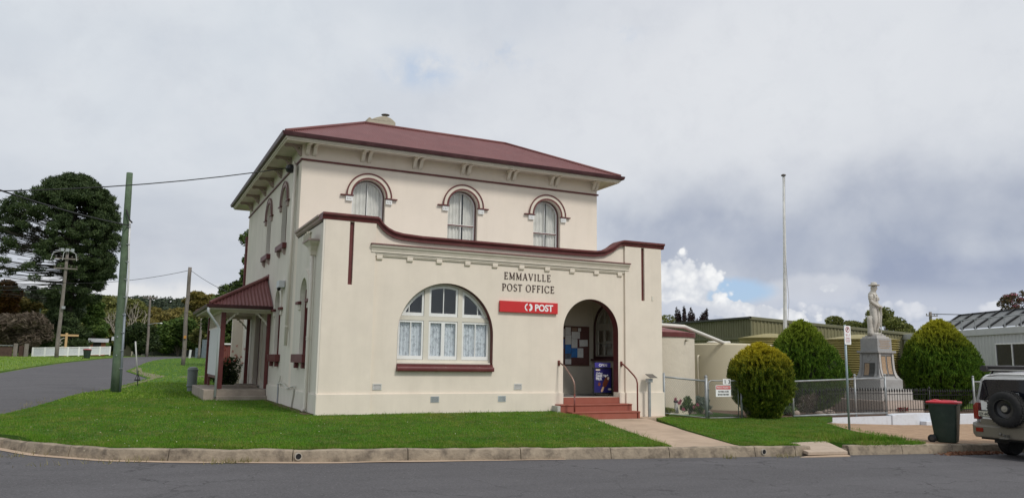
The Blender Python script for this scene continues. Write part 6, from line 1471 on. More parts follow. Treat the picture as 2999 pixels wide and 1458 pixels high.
for i, (x, y, s) in enumerate(((12.0, 2.0, .28), (12.5, 1.9, .22), (13.1, 1.95, .26), (13.7, 1.75, .22), (11.5, 1.6, .24), (16.6, .75, .3), (17.9, .7, .2), (18.4, .8, .25))):
    mb = MB(); mb.lathe((x, y, -.36), [(s * .8, 0), (s, s * .3), (s * .8, s * .6), (s * .35, s * .78), (0, s * .8)], 9); mb.v = [(a + .05 * noise.noise(Vector((a * 5, b * 5, c * 5))), b + .05 * noise.noise(Vector((b * 5, c * 5, a * 5))), c) for a, b, c in mb.v]
    tag(mb.build('garden_rock', rk, smooth=True), 'rough edging rock in the garden bed behind the fence', 'rock', 'rocks edging the garden bed')
gn = thing('garden_ornament', 'small white garden ornament behind the rose bush by the short fence', 'ornament', (12.0, .95, -.25))
MB().lathe((11.75, .9, -.2), [(.08, 0), (.07, .15), (.05, .3), (.06, .34)], 12).build('body', white, gn, smooth=True); MB().lathe((11.75, .9, .14), [(.07, 0), (.09, .03), (.05, .08), (0, .1)], 12).build('cap', M('ornament_cap', (.06, .06, .07), .6), gn, smooth=True)
# rose bush beyond the side porch
t = shrub(-.75, 13.35, 0, .72, .45, .85, darkg, 'tall rose bush with orange red blooms seen through the side porch', 41, 4200, .045, name='rose_bush', cat='bush')
ro = leafmat('orange_red_petals', [(.40, .07, .05), (.55, .14, .09), (.60, .22, .16)])
for i in range(26):
    r = random.Random(i + 500); c = np.array((-.75 + r.uniform(-.75, .65), 13.1 + r.uniform(-.3, .3), r.uniform(.9, 1.85))); d = np.random.default_rng(i).normal(size=(26, 3)) * .025
    V_, F_ = quads(c + d, .024, 900 + i); npmesh('flower', V_, F_, ro, t)
PFc = thing('paling_fence', 'red brown metal fence seen through the side porch', 'fence', (1, 22, 0))
cladding((-.25, 22), (2, 22), 0, 2.0, 2.0, .2, .03, M('red_brown_fence', (.16, .05, .04), .6, .1), PFc, 'panel'); MB().box(-.28, 21.9, 2.0, 2.0, 22.05, 2.07).build('cap_rail', white, PFc)
BF = thing('mesh_fence', 'blue grey mesh fence panel at the bend of the street by the side porch', 'fence', (5.2, 92, 1.2))
MB().box(3.9, 92, 1.2, 4.6, 92.1, 2.5).box(4.6, 91, 1.2, 7.5, 91.1, 3.6).build('panel', M('blue_grey_mesh', (.12, .15, .17), .8, .3, 8), BF)
for i, x in enumerate((2.6, 3.3)): tag(MB().tube([(x, 93, 1.1), (x + .08, 93, 2.25)], .15, 8).build('white_post', white), 'short white post standing at the far bend of the street', 'post', 'white posts at the bend')

# ================================================================ FAR LEFT: fences, roofs, trees, hills
PKF = thing('picket_fence', 'long white picket fence beyond the side street at the foot of the giant pine', 'fence', (-10, 91, 1))
def gz(x, y): return g(y) + .0
pa, pb = Vector((-14.05, 87.0)), Vector((-6.2, 95.2)); L_ = (pb - pa).length; n_ = int(L_ / .13); mb = MB()
for i in range(n_ + 1):
    p = pa.lerp(pb, i / n_); z = 1.07 + .36 * i / n_; mb.box(p.x - .045, p.y - .015, z + .05, p.x + .045, p.y + .015, z + .95)
mb.build('pickets', M('picket_white', (.62, .64, .66), .6, .05), PKF)
for i in range(8):
    p = pa.lerp(pb, i / 7); z = 1.02 + .36 * i / 7; MB().box(p.x - .09, p.y - .09, z, p.x + .09, p.y + .09, z + 1.15).build('post', white, PKF)
for dz in (.06, .98): MB().add([(pa.x, pa.y - .06, 1.07 + dz), (pb.x, pb.y - .06, 1.43 + dz), (pb.x, pb.y - .06, 1.53 + dz), (pa.x, pa.y - .06, 1.17 + dz), (pa.x, pa.y + .03, 1.07 + dz), (pb.x, pb.y + .03, 1.43 + dz), (pb.x, pb.y + .03, 1.53 + dz), (pa.x, pa.y + .03, 1.17 + dz)], [(0, 1, 2, 3), (4, 7, 6, 5), (3, 2, 6, 7), (0, 4, 5, 1)]).build('rail', white, PKF)
BRF = thing('timber_gate', 'brown timber panel fence and gate with grey posts at the far left', 'fence', (-17, 84, 1))
brf = M('dark_brown_boards', (.075, .045, .035), .9, .3, 3)
MB().box(-22.5, 83.9, 1.0, -15.75, 84.0, 2.2).build('panel', brf, BRF); MB().box(-15.2, 84.6, 1.0, -14.65, 84.7, 2.3).build('gate_leaf', brf, BRF); MB().tube([(-22.5, 83.8, 2.3), (-15.7, 83.8, 2.3)], .04, 5).build('top_rail', galv, BRF)
for x in (-15.5, -14.45): MB().box(x - .2, 84.2, .9, x + .2, 84.5, 2.55).build('post', wood, BRF)
for x in (-20.8, -18.9, -17.0): MB().tube([(x, 83.8, 1), (x, 83.8, 2.3)], .03, 5).build('rail_post', galv, BRF)
XS = thing('yard_signpost', 'new pale timber post with crossbar and curled metal bracket behind the white picket fence', 'post', (-11.2, 96, 1.2))
nt = M('new_timber', (.52, .34, .17), .7, .1, 4)
MB().box(-11.45, 96, 1.2, -11.18, 96.2, 4.15).build('post', nt, XS); MB().box(-12.05, 95.98, 3.72, -9.95, 96.15, 3.96).build('crossbar', nt, XS)
MB().tube([(-11.5, 95.95, 3.5), (-11.9, 95.95, 3.3), (-12.0, 95.95, 3.0), (-11.7, 95.95, 2.9), (-12.0, 95.95, 2.6), (-12.05, 95.95, 2.3), (-11.5, 95.95, 2.4)], .05, 5).build('curled_bracket', M('pale_metal', (.45, .40, .34), .5), XS)
def hut(name, label, x0, y0, x1, y1, z0, zt, zr, wall, roof):
    t = thing(name, label, 'house', ((x0 + x1) / 2, (y0 + y1) / 2, z0)); MB().box(x0, y0, z0, x1, y1, zt).build('wall', wall, t); ym = (y0 + y1) / 2
    MB().loft([[(x, y0 - .4, zt - .05), (x, ym, zr), (x, y1 + .4, zt - .05), (x, ym, zr - .12)] for x in (x0 - .4, x1 + .4)]).build('roof', roof, t)
    MB().box((x0 + x1) / 2 - .6, y0 - .03, z0 + 1, (x0 + x1) / 2 + .4, y0 - .001, z0 + 1.9).build('window', dark, t); return t
rfm = M('pale_iron_roof', (.40, .41, .42), .5, .1, 2)
hut('cottage', 'brick cottage with pale roof edge just above the white picket fence', -8.8, 104, -7.0, 108, 1.3, 3.2, 3.7, M('brick_red', (.26, .09, .05), .9, .2, 8), rfm)
hut('cottage', 'cream weatherboard cottage glimpsed left of the green timber pole', -6.0, 112, -3.6, 117, 1.3, 3.6, 4.2, M('cream_boards', (.45, .42, .30), .8, .1, 3), rfm)
hut('shed', 'small white shed under the dark shrub at the street bend', -2.6, 128, -.4, 132, 1.4, 3.3, 3.9, M('white_boards', (.50, .50, .47), .8, .1, 3), rfm)
FF = thing('wire_fence', 'grey post and wire fence along the far side of the street bend', 'fence', (2, 127, 1.4))
for i in range(9): MB().tube([(-3.5 + i * 1.6, 126 + i * .3, 1.3), (-3.5 + i * 1.6, 126 + i * .3, 2.7)], .07, 5).build('post', wood, FF)
MB().add([(-3.5, 126, 1.4), (9.3, 128.4, 1.4), (9.3, 128.4, 2.5), (-3.5, 126, 2.5)], [(0, 1, 2, 3)]).build('mesh', M('old_mesh', (.10, .11, .10), .9, .3, 5), FF)

# giant bunya pine
BT = treething('bunya_pine', 'giant domed dark pine with long bare horizontal branches tufted at their ends', 'tree', -12.4, 104, 1.2)
bx, by, bz, bh = -12.2, 104.0, 1.2, 26.2
bunyam = leafmat('bunya_foliage', [(.020, .036, .014), (.042, .066, .024), (.085, .118, .040)], .7, .1, nscale=.6)
tb = MB(); tb.tube([(bx + .6, by, bz - .3), (bx + .35, by, 9), (bx, by, 18), (bx - .3, by, 25.0)], [.75, .62, .42, .08], 12)
r = random.Random(5); cl = []; RX = Vector((.898, -.4396, 0)); RD = Vector((.4396, .898, 0))
for i in range(520):
    u = r.random(); ze_ = 8.8 + 17.3 * u ** .85; a = r.uniform(0, 2 * pi); ca, sa = cos(a), sin(a)
    Rr = li([9, 13, 17, 21, 24, 26.3], [3.6, 5.6, 6.0, 5.7, 3.9, .6], ze_); Rl = li([9, 12, 17, 20.5, 23, 25, 26.3], [10.2, 11.2, 11.2, 9.2, 6.6, 3.6, .6], ze_)
    L_ = (Rr + (Rl - Rr) * ss(-.35, .75, -ca)) * r.uniform(.84, 1.0)
    if ze_ > 14 and r.random() < .28: L_ *= r.uniform(.5, .88)
    rise = L_ * li([8, 14, 20, 26], [0, .03, .20, .55], ze_) + r.uniform(-.2, .2); zb = max(6.5, ze_ - rise); t_ = (ze_ - 1.2) / 25
    o0 = Vector((bx, by, zb)); d = RX * ca + RD * sa; e = o0 + d * L_ + Vector((0, 0, ze_ - zb)); mid = o0.lerp(e, .5) - Vector((0, 0, .25 + rise * .15))
    tb.tube([o0, mid, e], [.085, .06, .035], 4, False)
    if not (ze_ < 18 and r.random() < (.48 if ca < -.1 else .15)): cl.append((e.x, e.y, e.z + .1, .85, .85, .48))
    if ze_ > 17 and r.random() < .6 or r.random() < .22: q = mid.lerp(e, r.uniform(.4, .85)); cl.append((q.x, q.y, q.z, .65, .65, .38))
    if ca > .55 and ze_ < 14 and r.random() < .45: q = o0.lerp(e, r.uniform(.45, .8)); cl.append((q.x, q.y, q.z - .1, .9, .9, .6))
for i in range(70): a = r.uniform(0, 2 * pi); z = r.uniform(2.5, 9.5); rr_ = r.uniform(.5, 3.0) * (1.1 - (z - 2.5) / 16); q = Vector((bx, by, 0)) + RX * cos(a) * rr_ + RD * sin(a) * rr_; cl.append((q.x, q.y, z, 1.0, 1.0, .5))
for i in range(26): a = r.uniform(0, 2 * pi); z = r.uniform(11, 20); rr_ = r.uniform(.2, 1.0); cl.append((bx + rr_ * cos(a), by + rr_ * sin(a), z, .6, .6, .5))
for i in range(110): a = r.uniform(0, 2 * pi); u = sqrt(r.random()); rr_ = 4.6 * u; q = Vector((bx, by, 0)) + RX * cos(a) * rr_ + RD * sin(a) * rr_; cl.append((q.x, q.y, 25.9 - 2.6 * u ** 2 + r.uniform(-1.0, 0), .8, .8, .45))
tb.build('trunk', M('bunya_bark', (.045, .038, .032), .95, .3, 3), BT, smooth=True)
P = shellpts(cl, 140000, 9, .1); rr = np.random.default_rng(3); n = len(P)
V_, F_ = quads(P, .095, 9, 0, 3.0); V_[:, 2] = V_[:, 2]; npmesh('crown', V_, F_, bunyam, BT)

# trees round and beyond the pine (lateral position in the picture, distance, height, width)
def at(px, dist_, zz_=None):
    d = pixdir(px, 1045); k = dist_ / (d.x * CAMR[0][2] + d.y * CAMR[1][2] + d.z * CAMR[2][2]); return EYE.x + d.x * k, EYE.y + d.y * k
specs = [  # px, depth, height, width, material, style, leaf, trunk, kind
    (20, 118, 8.2, 9, gumg, 'round', .30, .25, 'golden'), (85, 125, 7.6, 10, gum, 'round', .30, .2, 'olive'), (-20, 112, 10.5, 7, orangel, 'round', .3, .3, 'autumn'),
    (150, 122, 9, 8, darkg, 'cone', .3, .05, 'darkc'), (262, 118, 9.0, 7.5, midg, 'cone', .28, .05, 'conif'), (318, 135, 10.6, 10, gum, 'round', .33, .25, 'olive'), (352, 140, 9.6, 8, gum, 'round', .33, .25, 'olive'),
    (50, 100, 5.2, 7, brownl, 'round', .22, .1, 'twig'), (115, 103, 3.6, 6, darkg, 'round', .2, .05, 'shrub'),
    (392, 150, 7.4, 10, gumg, 'round', .33, .25, 'golden'), (440, 158, 9.6, 13, gumg, 'flat', .33, .25, 'golden'), (490, 165, 9.6, 14, gumg, 'flat', .33, .25, 'golden'), (540, 160, 9.0, 12, gumg, 'round', .33, .25, 'golden'), (585, 150, 8.6, 11, gum, 'round', .33, .2, 'olive'),
    (625, 140, 9.2, 11, gum, 'round', .33, .2, 'olive'), (560, 138, 6.4, 8, gum, 'round', .3, .05, 'olive'), (602, 126, 10.6, 6.5, gumg, 'flat', .3, .5, 'tallg'),
    (520, 132, 6.0, 7.5, midg, 'round', .28, .05, 'green'), (452, 138, 4.6, 6.0, redl, 'round', .26, .15, 'red'), (398, 116, 4.6, 6.5, darkg, 'round', .22, .05, 'darks'),
    (415, 165, 7, 12, gum, 'round', .33, .1, 'olive'), (660, 125, 9, 10, gum, 'round', .3, .2, 'olive'), (700, 118, 9, 9, gum, 'round', .3, .2, 'olive')]
txt = dict(golden='golden green gum tree in the tree line beyond the street bend', olive='olive green gum tree in the tree line beyond the side street', autumn='orange brown autumn tree at the far left edge', darkc='dark spreading cypress left of the giant pine trunk', conif='green conifer with tiered branches right behind the giant pine trunk',
           twig='leafless brown twiggy tree above the brown timber gate', shrub='dark shrub behind the left end of the white picket fence', tallg='tall sparse gum with clumped crown above the far tree line by the bare timber pole', green='dense mid green tree right of the dark red tree', red='dark red leafed tree beyond the street bend', darks='leaning dark shrub immediately right of the green timber pole')
for i, (px, dp_, h, w, m_, stl, lf, tk, kd) in enumerate(specs):
    x, y = at(px, dp_); tree(x, y, g(y) - .1, h, w, m_, txt[kd], 100 + i, 15000 if h > 8 else 10000, lf, stl, 'far trees beyond the street' if kd in ('golden', 'olive') else None, trunk=tk, ncl=26 if h > 9 else 16, bark=barkp if kd == 'tallg' else barkm)
# bare dead tree
x, y = at(372, 128); DTt = treething('dead_tree', 'pale leafless dead tree standing just right of the green timber pole', 'tree', x, y, 1.3); mb = MB(); r = random.Random(4)
def branch(p, d, L_, rad, k):
    q = p + d * L_; mb.tube([p, (p + q) / 2 + Vector((r.uniform(-.1, .1), 0, .05)) * L_, q], [rad, rad * .8, rad * .55], 4, False)
    if k:
        for _ in range(3): branch(p.lerp(q, r.uniform(.6, 1)), (d + Vector((r.uniform(-.7, .7), r.uniform(-.5, .5), r.uniform(-.05, .5)))).normalized(), L_ * .62, rad * .5, k - 1)
for s in (-.8, -.2, .5): branch(Vector((x + s, y, 1.2)), Vector((s * .3, 0, 1)).normalized(), 4.4, .2, 3)
mb.build('trunk', barkp, DTt)
# gum close behind the porch
gumn = leafmat('near_gum_leaves', [(.02, .04, .008), (.06, .095, .02), (.12, .16, .04)])
x, y = at(690, 66); GT = treething('gum_tree', 'leafy bright green gum tree rising behind the left edge of the post office', 'tree', x, y, .8)
r = random.Random(77); tb = MB(); cl = []
for (px, py, s) in ((728, 700, 1.1), (735, 760, 1.0), (722, 830, 1.1), (700, 845, 1.2), (690, 880, 1.6), (665, 850, 1.0), (655, 885, 1.5), (700, 930, 1.9), (735, 900, 1.8), (640, 915, 1.3), (670, 940, 1.8), (650, 960, 1.8), (700, 980, 2.2), (735, 960, 2.2), (620, 950, 1.3), (722, 800, .8), (745, 690, 1.1), (755, 800, 1.5), (760, 880, 1.8)):
    d = pixdir(px, py); fw = d.x * CAMR[0][2] + d.y * CAMR[1][2] + d.z * CAMR[2][2]; k_ = (66 + r.uniform(-1.5, 1.5)) / fw; c = EYE + d * k_
    cl.append((c.x, c.y, c.z, s * .72, s * .72, s * .55)); tb.tube([(x + 1, y, 2 + r.random()), ((x + c.x) / 2 + .5, y, (c.z + 3) / 2), c], [.16, .09, .03], 5, False)
tb.tube([(x + 1, y, .5), (x + 1.1, y, 4)], [.3, .22], 8); tb.build('trunk', barkp, GT, smooth=True)
P = shellpts(cl, 15000, 6, .1); V_, F_ = quads(P, .13, 6, .1, 1.5); npmesh('crown', V_, F_, gumn, GT)
# trees behind the sheds on the right
for i, (px, dp_, h, w, m_, lb) in enumerate(((2478, 92, 7.6, 4.6, gum, 'olive tree top behind the shed left of the statue'), (2530, 90, 6.9, 4.4, gum, 'rounded olive tree top behind the shed directly left of the statue stump'), (2598, 88, 8.2, 5.0, gum, 'fuller olive tree top right of the statue legs'), (2650, 90, 7.0, 2.6, gum, 'small olive tree top near the thin mast right of the statue'))):
    x, y = at(px, dp_); tree(x, y, -.5, h * 1.0, w, m_, lb, 300 + i, 6000, .2, 'round', 'tree tops behind the sheds', trunk=.45)
purp = leafmat('purple_leaves', [(.016, .008, .010), (.035, .018, .022), (.06, .035, .035)])
for i, (px, pt, s) in enumerate(((1992, 905, 1), (2020, 903, 1.0), (2058, 918, .8))):
    x, y = at(px, 70); t = treething('plum_tree', ('dark purple plum tree tip above the shed roof, leftmost of three', 'dark purple plum tree tip above the shed roof, tallest middle one', 'dark purple plum tree tip above the shed roof, sparse rightmost one')[i], 'tree', x, y, -.5, 'purple plum trees behind the shed'); r = random.Random(i)
    cl = []; mb = MB()
    for k in range(7): dx = r.uniform(-.75, .75) * s; hz_ = 5.2 + r.uniform(.0, 1.4) * s; cl.append((x + dx, y, hz_ - .6, .16, .16, .75)); mb.tube([(x, y, 1), (x + dx * .7, y, 4), (x + dx, y, hz_)], [.08, .05, .015], 4, False)
    mb.build('trunk', barkm, t); P = shellpts(cl, 1500, i, .1); V_, F_ = quads(P, .07, i, 0, 1.3); npmesh('crown', V_, F_, purp, t)
x, y = at(1932, 70); tree(x + 1.2, y, -.5, 6.3, 3.2, gum, 'green tree tip just above the maroon tank rim', 390, 2500, .12, 'round', trunk=.4)
# crape myrtle at the upper right
crl = leafmat('myrtle_leaves', [(.035, .04, .012), (.09, .075, .03), (.16, .09, .05)])
x, y = at(2995, 47); CM = treething('crape_myrtle', 'sparse tree with pink blossom at the right edge above the solar panels', 'tree', x, y, 0); tb = MB(); cl = []; r = random.Random(8)
for (px, py) in ((2948, 905), (2935, 890), (2960, 885), (2975, 900), (2968, 868), (2950, 872), (2990, 880), (2985, 915), (3000, 860), (3010, 900), (3020, 880), (2998, 930), (2975, 925), (2945, 878), (3040, 900)):
    d = pixdir(px, py); fw = d.x * CAMR[0][2] + d.y * CAMR[1][2] + d.z * CAMR[2][2]; c = EYE + d * (47 / fw); cl.append((c.x, c.y, c.z, .30, .30, .22)); tb.tube([(x + .6, y, 3), ((x + c.x) / 2 + .2, (y + c.y) / 2, (3 + c.z) / 2), c], [.05, .03, .01], 4, False)
tb.tube([(x + .7, y, 0), (x + .6, y, 3.2)], [.14, .09], 7); tb.build('trunk', barkm, CM)
P = shellpts(cl, 2600, 6, .1); V_, F_ = quads(P, .065, 6); npmesh('crown', V_, F_, crl, CM); P = shellpts([(c[0], c[1], c[2] + .08, .22, .22, .14) for c in cl[2:8]], 500, 8, .1); V_, F_ = quads(P, .05, 8); npmesh('blossom', V_, F_, petal, CM)

# wooded hills on the horizon
hillm = groundmat('hill_ground', (.030, .045, .022), 'farm')
def hillz(x, y, px): return 0
V_ = []; F_ = []; hp_ = [(-400, 905), (-200, 880), (0, 862), (60, 858), (140, 866), (230, 880), (340, 880), (420, 878), (520, 884), (600, 892), (700, 905), (820, 930), (1000, 985), (1200, 1040)]
def hilltop(px): return li([a for a, b in hp_], [b for a, b in hp_], px)
rows = []
for j in range(12):
    t_ = j / 11; row = []
    for i in range(60):
        px = -500 + 1700 * i / 59; dep = 380 + 420 * t_; py = 1042 + (hilltop(px) + 6 - 1042) * ss(0, 1, t_) + 3 * noise.noise(Vector((px * .01, t_ * 3, 0)))
        d = pixdir(px, py); fw = d.x * CAMR[0][2] + d.y * CAMR[1][2] + d.z * CAMR[2][2]; c = EYE + d * (dep / fw); row.append(c)
    rows.append(row); V_ += [tuple(c) for c in row]
back = [(c.x * 1.6 + 30, c.y * 1.6, -5) for c in rows[-1]]; V_ += back
for j in range(12):
    for i in range(59): a = j * 60 + i; F_.append((a, a + 1, a + 61, a + 60))
o = MB().add(V_, F_).build('hill', hillm, smooth=True, origin=(0, 0, 0)); o['kind'] = 'structure'
nf = 5200; cl = []; r = random.Random(2)
for i in range(nf):
    fj = r.random() * 10.98; fi = r.random() * 58.98; j, i2 = int(fj), int(fi); a, b, c, d = rows[j][i2], rows[j][i2 + 1], rows[j + 1][i2], rows[j + 1][i2 + 1]
    p = a.lerp(b, fi - i2).lerp(c.lerp(d, fi - i2), fj - j); s = r.uniform(3.0, 6.0); cl.append((p.x, p.y, p.z + s * .4, s, s, s * .8))
for i in range(700):     # crest, a ragged skyline
    fi = r.random() * 58.98; i2 = int(fi); p = rows[11][i2].lerp(rows[11][i2 + 1], fi - i2); s = r.uniform(2.2, 5.2); cl.append((p.x, p.y, p.z + s * .5, s * .8, s * .8, s))
P = shellpts(cl, 130000, 2, .8); hf = leafmat('hill_forest', [(.022, .034, .024), (.042, .058, .036), (.072, .088, .048)], .9, 0, nscale=.03)
V_, F_ = quads(P, 1.25, 2, .3); o = npmesh('forest', V_, F_, hf, None, (0, 0, 0)); tag(o, 'far wooded hillside along the left horizon', 'forest', kind='stuff')
# lower belt of woodland closing the gap under the tree line
cl = []
for i in range(900):
    px = r.uniform(-120, 760); dep = r.uniform(170, 330); x, y = at(px, dep); s = r.uniform(2.4, 4.6); cl.append((x, y, 1.2 + r.uniform(0, 1) ** 1.3 * li([170, 330], [8, 14], dep), s, s, s * .7))
P = shellpts(cl, 70000, 4, .7); V_, F_ = quads(P, .62, 4, .3); tag(npmesh('woodland', V_, F_, gum, None, (0, 0, 0)), 'continuous dark woodland between the street trees and the hill', 'woodland', kind='stuff')

# ================================================================ GRASS
def blades(V, T, density, hgt, seed, box=None, edge=None):
    V = np.array(V); T = np.array([t for t in T if len(t) == 3]); a, b, c = V[T[:, 0]], V[T[:, 1]], V[T[:, 2]]
    cen = (a + b + c) / 3; ar = .5 * np.linalg.norm(np.cross(b - a, c - a), axis=1)
    dist = np.hypot(cen[:, 0] - EYE.x, cen[:, 1] - EYE.y); w = ar * np.clip(16 / dist, .1, 1.2) ** 1.6 * (dist < 42)
    if edge is not None: w = w * (1 + edge(cen))
    n = int((w.sum()) * density); r = np.random.default_rng(seed); k = r.choice(len(T), n, p=w / w.sum())
    u, v = r.random(n), r.random(n); f = u + v > 1; u[f], v[f] = 1 - u[f], 1 - v[f]
    P = a[k] + (b[k] - a[k]) * u[:, None] + (c[k] - a[k]) * v[:, None]; return P
def mkblades(P, hgt, wid, seed, name, mat, label, lean=.6):
    r = np.random.default_rng(seed); n = len(P); d = r.uniform(0, 2 * pi, n); sc_ = np.array([noise.noise(Vector((p[0] * 1.3, p[1] * 1.3, 0))) for p in P]) * .5 + 1
    h = (hgt * r.uniform(.5, 1.35, n) * sc_)[:, None]; w = (wid * r.uniform(.6, 1.3, n))[:, None]
    s = np.stack([np.cos(d), np.sin(d), 0 * d], 1); l = r.normal(size=(n, 3)) * lean; l[:, 2] = 1; l /= np.linalg.norm(l, axis=1)[:, None]
    P = P - np.array([0, 0, .004]); V_ = np.stack([P - s * w, P + s * w, P + l * h], 1).reshape(-1, 3)
    o = npmesh(name, V_, np.arange(3 * n).reshape(n, 3), mat, None, (0, 0, 0)); tag(o, label, 'grass', kind='stuff'); return o
grassl = leafmat('grass_blades', [(.042, .118, .005), (.088, .228, .010), (.140, .310, .016), (.29, .35, .06)], .6, .35, nscale=.6, patch=[(.45, (.30, .30, .055), .8), (1.7, (.030, .085, .010), .6), (3.5, (.30, .25, .10), .5)])
def kedge(c): return 1.6 * np.array([1.0 if abs(p[1] - ky(p[0])) < .8 else 0 for p in c])
P1 = blades(lawn1[1], lawn1[2], 2300, .05, 1, edge=kedge); P2 = blades(lawn2[1], lawn2[2], 2600, .05, 2, edge=kedge)
mkblades(np.concatenate([P1, P2]), .042, .0065, 3, 'grass', grassl, 'short green mown lawn grass')
def farblades(Rg, n, seed, ymin):
    V = np.array(Rg[1]); T = np.array([t for t in Rg[2] if len(t) == 3]); a, b, c = V[T[:, 0]], V[T[:, 1]], V[T[:, 2]]; cen = (a + b + c) / 3
    ar = .5 * np.linalg.norm(np.cross(b - a, c - a), axis=1); d = np.hypot(cen[:, 0] - EYE.x, cen[:, 1] - EYE.y); w = ar / d ** 1.7 * (cen[:, 1] > ymin) * (cen[:, 0] > -30)
    r_ = np.random.default_rng(seed); k = r_.choice(len(T), n, p=w / w.sum()); u, v = r_.random(n), r_.random(n); f = u + v > 1; u[f], v[f] = 1 - u[f], 1 - v[f]
    return a[k] + (b[k] - a[k]) * u[:, None] + (c[k] - a[k]) * v[:, None]
farl = leafmat('far_grass_blades', [(.07, .14, .012), (.14, .26, .018), (.21, .34, .03), (.36, .40, .10)], .6, .3, nscale=.25)
mkblades(farblades(lawn1, 42000, 21, 9), .075, .02, 22, 'grass', farl, 'brighter grass of the verge beyond the side porch')
mkblades(farblades(verge, 30000, 23, 5), .09, .03, 24, 'grass', farl, 'grass verge on the far side of the side street')
# longer tufts hanging over the kerb and along walls and path
pts = []; r = random.Random(12)
x = -8.5
while x < 13.2:
    if not (5.8 < x < 7.9 or 9.25 < x < 10.95):
        dn = 6 if x < 7.8 else (24 if x > 10.7 else 12)
        for _ in range(int(dn * (1 + noise.noise(Vector((x * 2, 0, 0))) * 1.2)) + 1): pts.append((x + r.uniform(-.03, .03), ky(x) + .15 + abs(r.gauss(0, .10)), kz(x) + .0))
    x += .02
for (a, b, dn) in (((0, -.06), (7, -.06), 30), ((-.33, .2), (-.25, 7.1), 60), ((5.98, -6.4), (6.95, -1.2), 45), ((7.8, -6.3), (9.5, -1.2), 45), ((10.6, -.1), (15.8, -.08), 50), ((13.3, -6.7), (15.6, -1.2), 70), ((-4.62, 13.8), (-4.3, 13.5), 150), ((-2.05, 7.5), (-2.05, 12.4), 30), ((-2.0, 7.25), (-.1, 7.25), 30)):
    L_ = math.hypot(b[0] - a[0], b[1] - a[1])
    for i in range(int(L_ * dn)): t_ = r.random(); x = a[0] + (b[0] - a[0]) * t_ + r.gauss(0, .04); y = a[1] + (b[1] - a[1]) * t_ + r.gauss(0, .04); pts.append((x, y, lawnz(x, y)))
mkblades(np.array(pts), .095, .006, 5, 'grass', grassl, 'longer grass tufts along the lawn edges and kerb', .7)
pts = [(r.uniform(10.95, 13.0), 0, 0) for i in range(1500)]; pts = [(x, ky(x) + .02 + abs(r.gauss(0, .07)), kz(x) - abs(r.gauss(0, .05))) for x, _, _ in pts]
mkblades(np.array(pts), .14, .007, 15, 'grass', grassl, 'long grass draping over the kerb right of the crossing slab', 1.1)
# rank weeds at the right end of the lawn, weeds in the gutter and road edge
pts = [(12.2 + r.gauss(0, .7), -6.3 + abs(r.gauss(0, .5)), 0) for i in range(4200)]; pts = [(x, y, lawnz(x, y)) for x, y, _ in pts if y > ky(x) + .1 and x < 13.4]
mkblades(np.array(pts), .17, .008, 6, 'grass', grassl, 'rank long grass at the kerb near the wheelie bin', .6)
dryg = leafmat('dry_grass', [(.10, .12, .03), (.22, .20, .08), (.36, .30, .16)])
pts = []
for (cx_, cy_, sx_, sy_, n_) in ((-7.2, 4.3, .25, .9, 130), (-6.7, 7.2, .2, 1.3, 130), (-4.3, -4.75, .9, .08, 120), (-2.55, -5.42, .22, .05, 130), (-5.9, -3.4, .4, .1, 70), (16.2, -7.05, .3, .12, 120), (-5.6, 14, .3, 2, 60), (8.6, -6.95, .2, .08, 60), (7.05, -6.95, .06, .05, 40)):
    for i in range(n_): x, y = cx_ + r.gauss(0, sx_), cy_ + r.gauss(0, sy_); pts.append((x, y, roadz(x, y)))
mkblades(np.array(pts), .12, .007, 8, 'weeds', dryg, 'dry straw coloured weeds along the gutter and road edge', .6)
# little flowers in the lawn
pts = []
for i in range(420): x, y = r.uniform(-6, 6), r.uniform(-5.2, 9); pts.append((x, y, lawnz(x, y) + .035))
P = np.array([p for p in pts if not (p[0] > 0 and p[1] > -.2)]); V_, F_ = quads(P, .012, 5, .6); tag(npmesh('clover_flowers', V_, F_, M('clover_white', (.6, .58, .42), .7, .2), None, (0, 0, 0)), 'tiny white and yellow flowers scattered in the lawn', 'flowers', kind='stuff')
# leaf litter in the right gutter
pts = [(14.2 + r.gauss(0, .5), -7.35 + r.gauss(0, .07), 0) for i in range(900)]; P = np.array([(x, min(y, ky(x) - .08), roadz(x, y) + r.uniform(.005, .05)) for x, y, _ in pts]); V_, F_ = quads(P, .03, 5, .6, 2.0)
tag(npmesh('leaf_litter', V_, F_, leafmat('litter', [(.10, .04, .025), (.20, .09, .05), (.28, .15, .09)]), None, (0, 0, 0)), 'brown leaf litter lying in the gutter by the parked car', 'litter', kind='stuff')

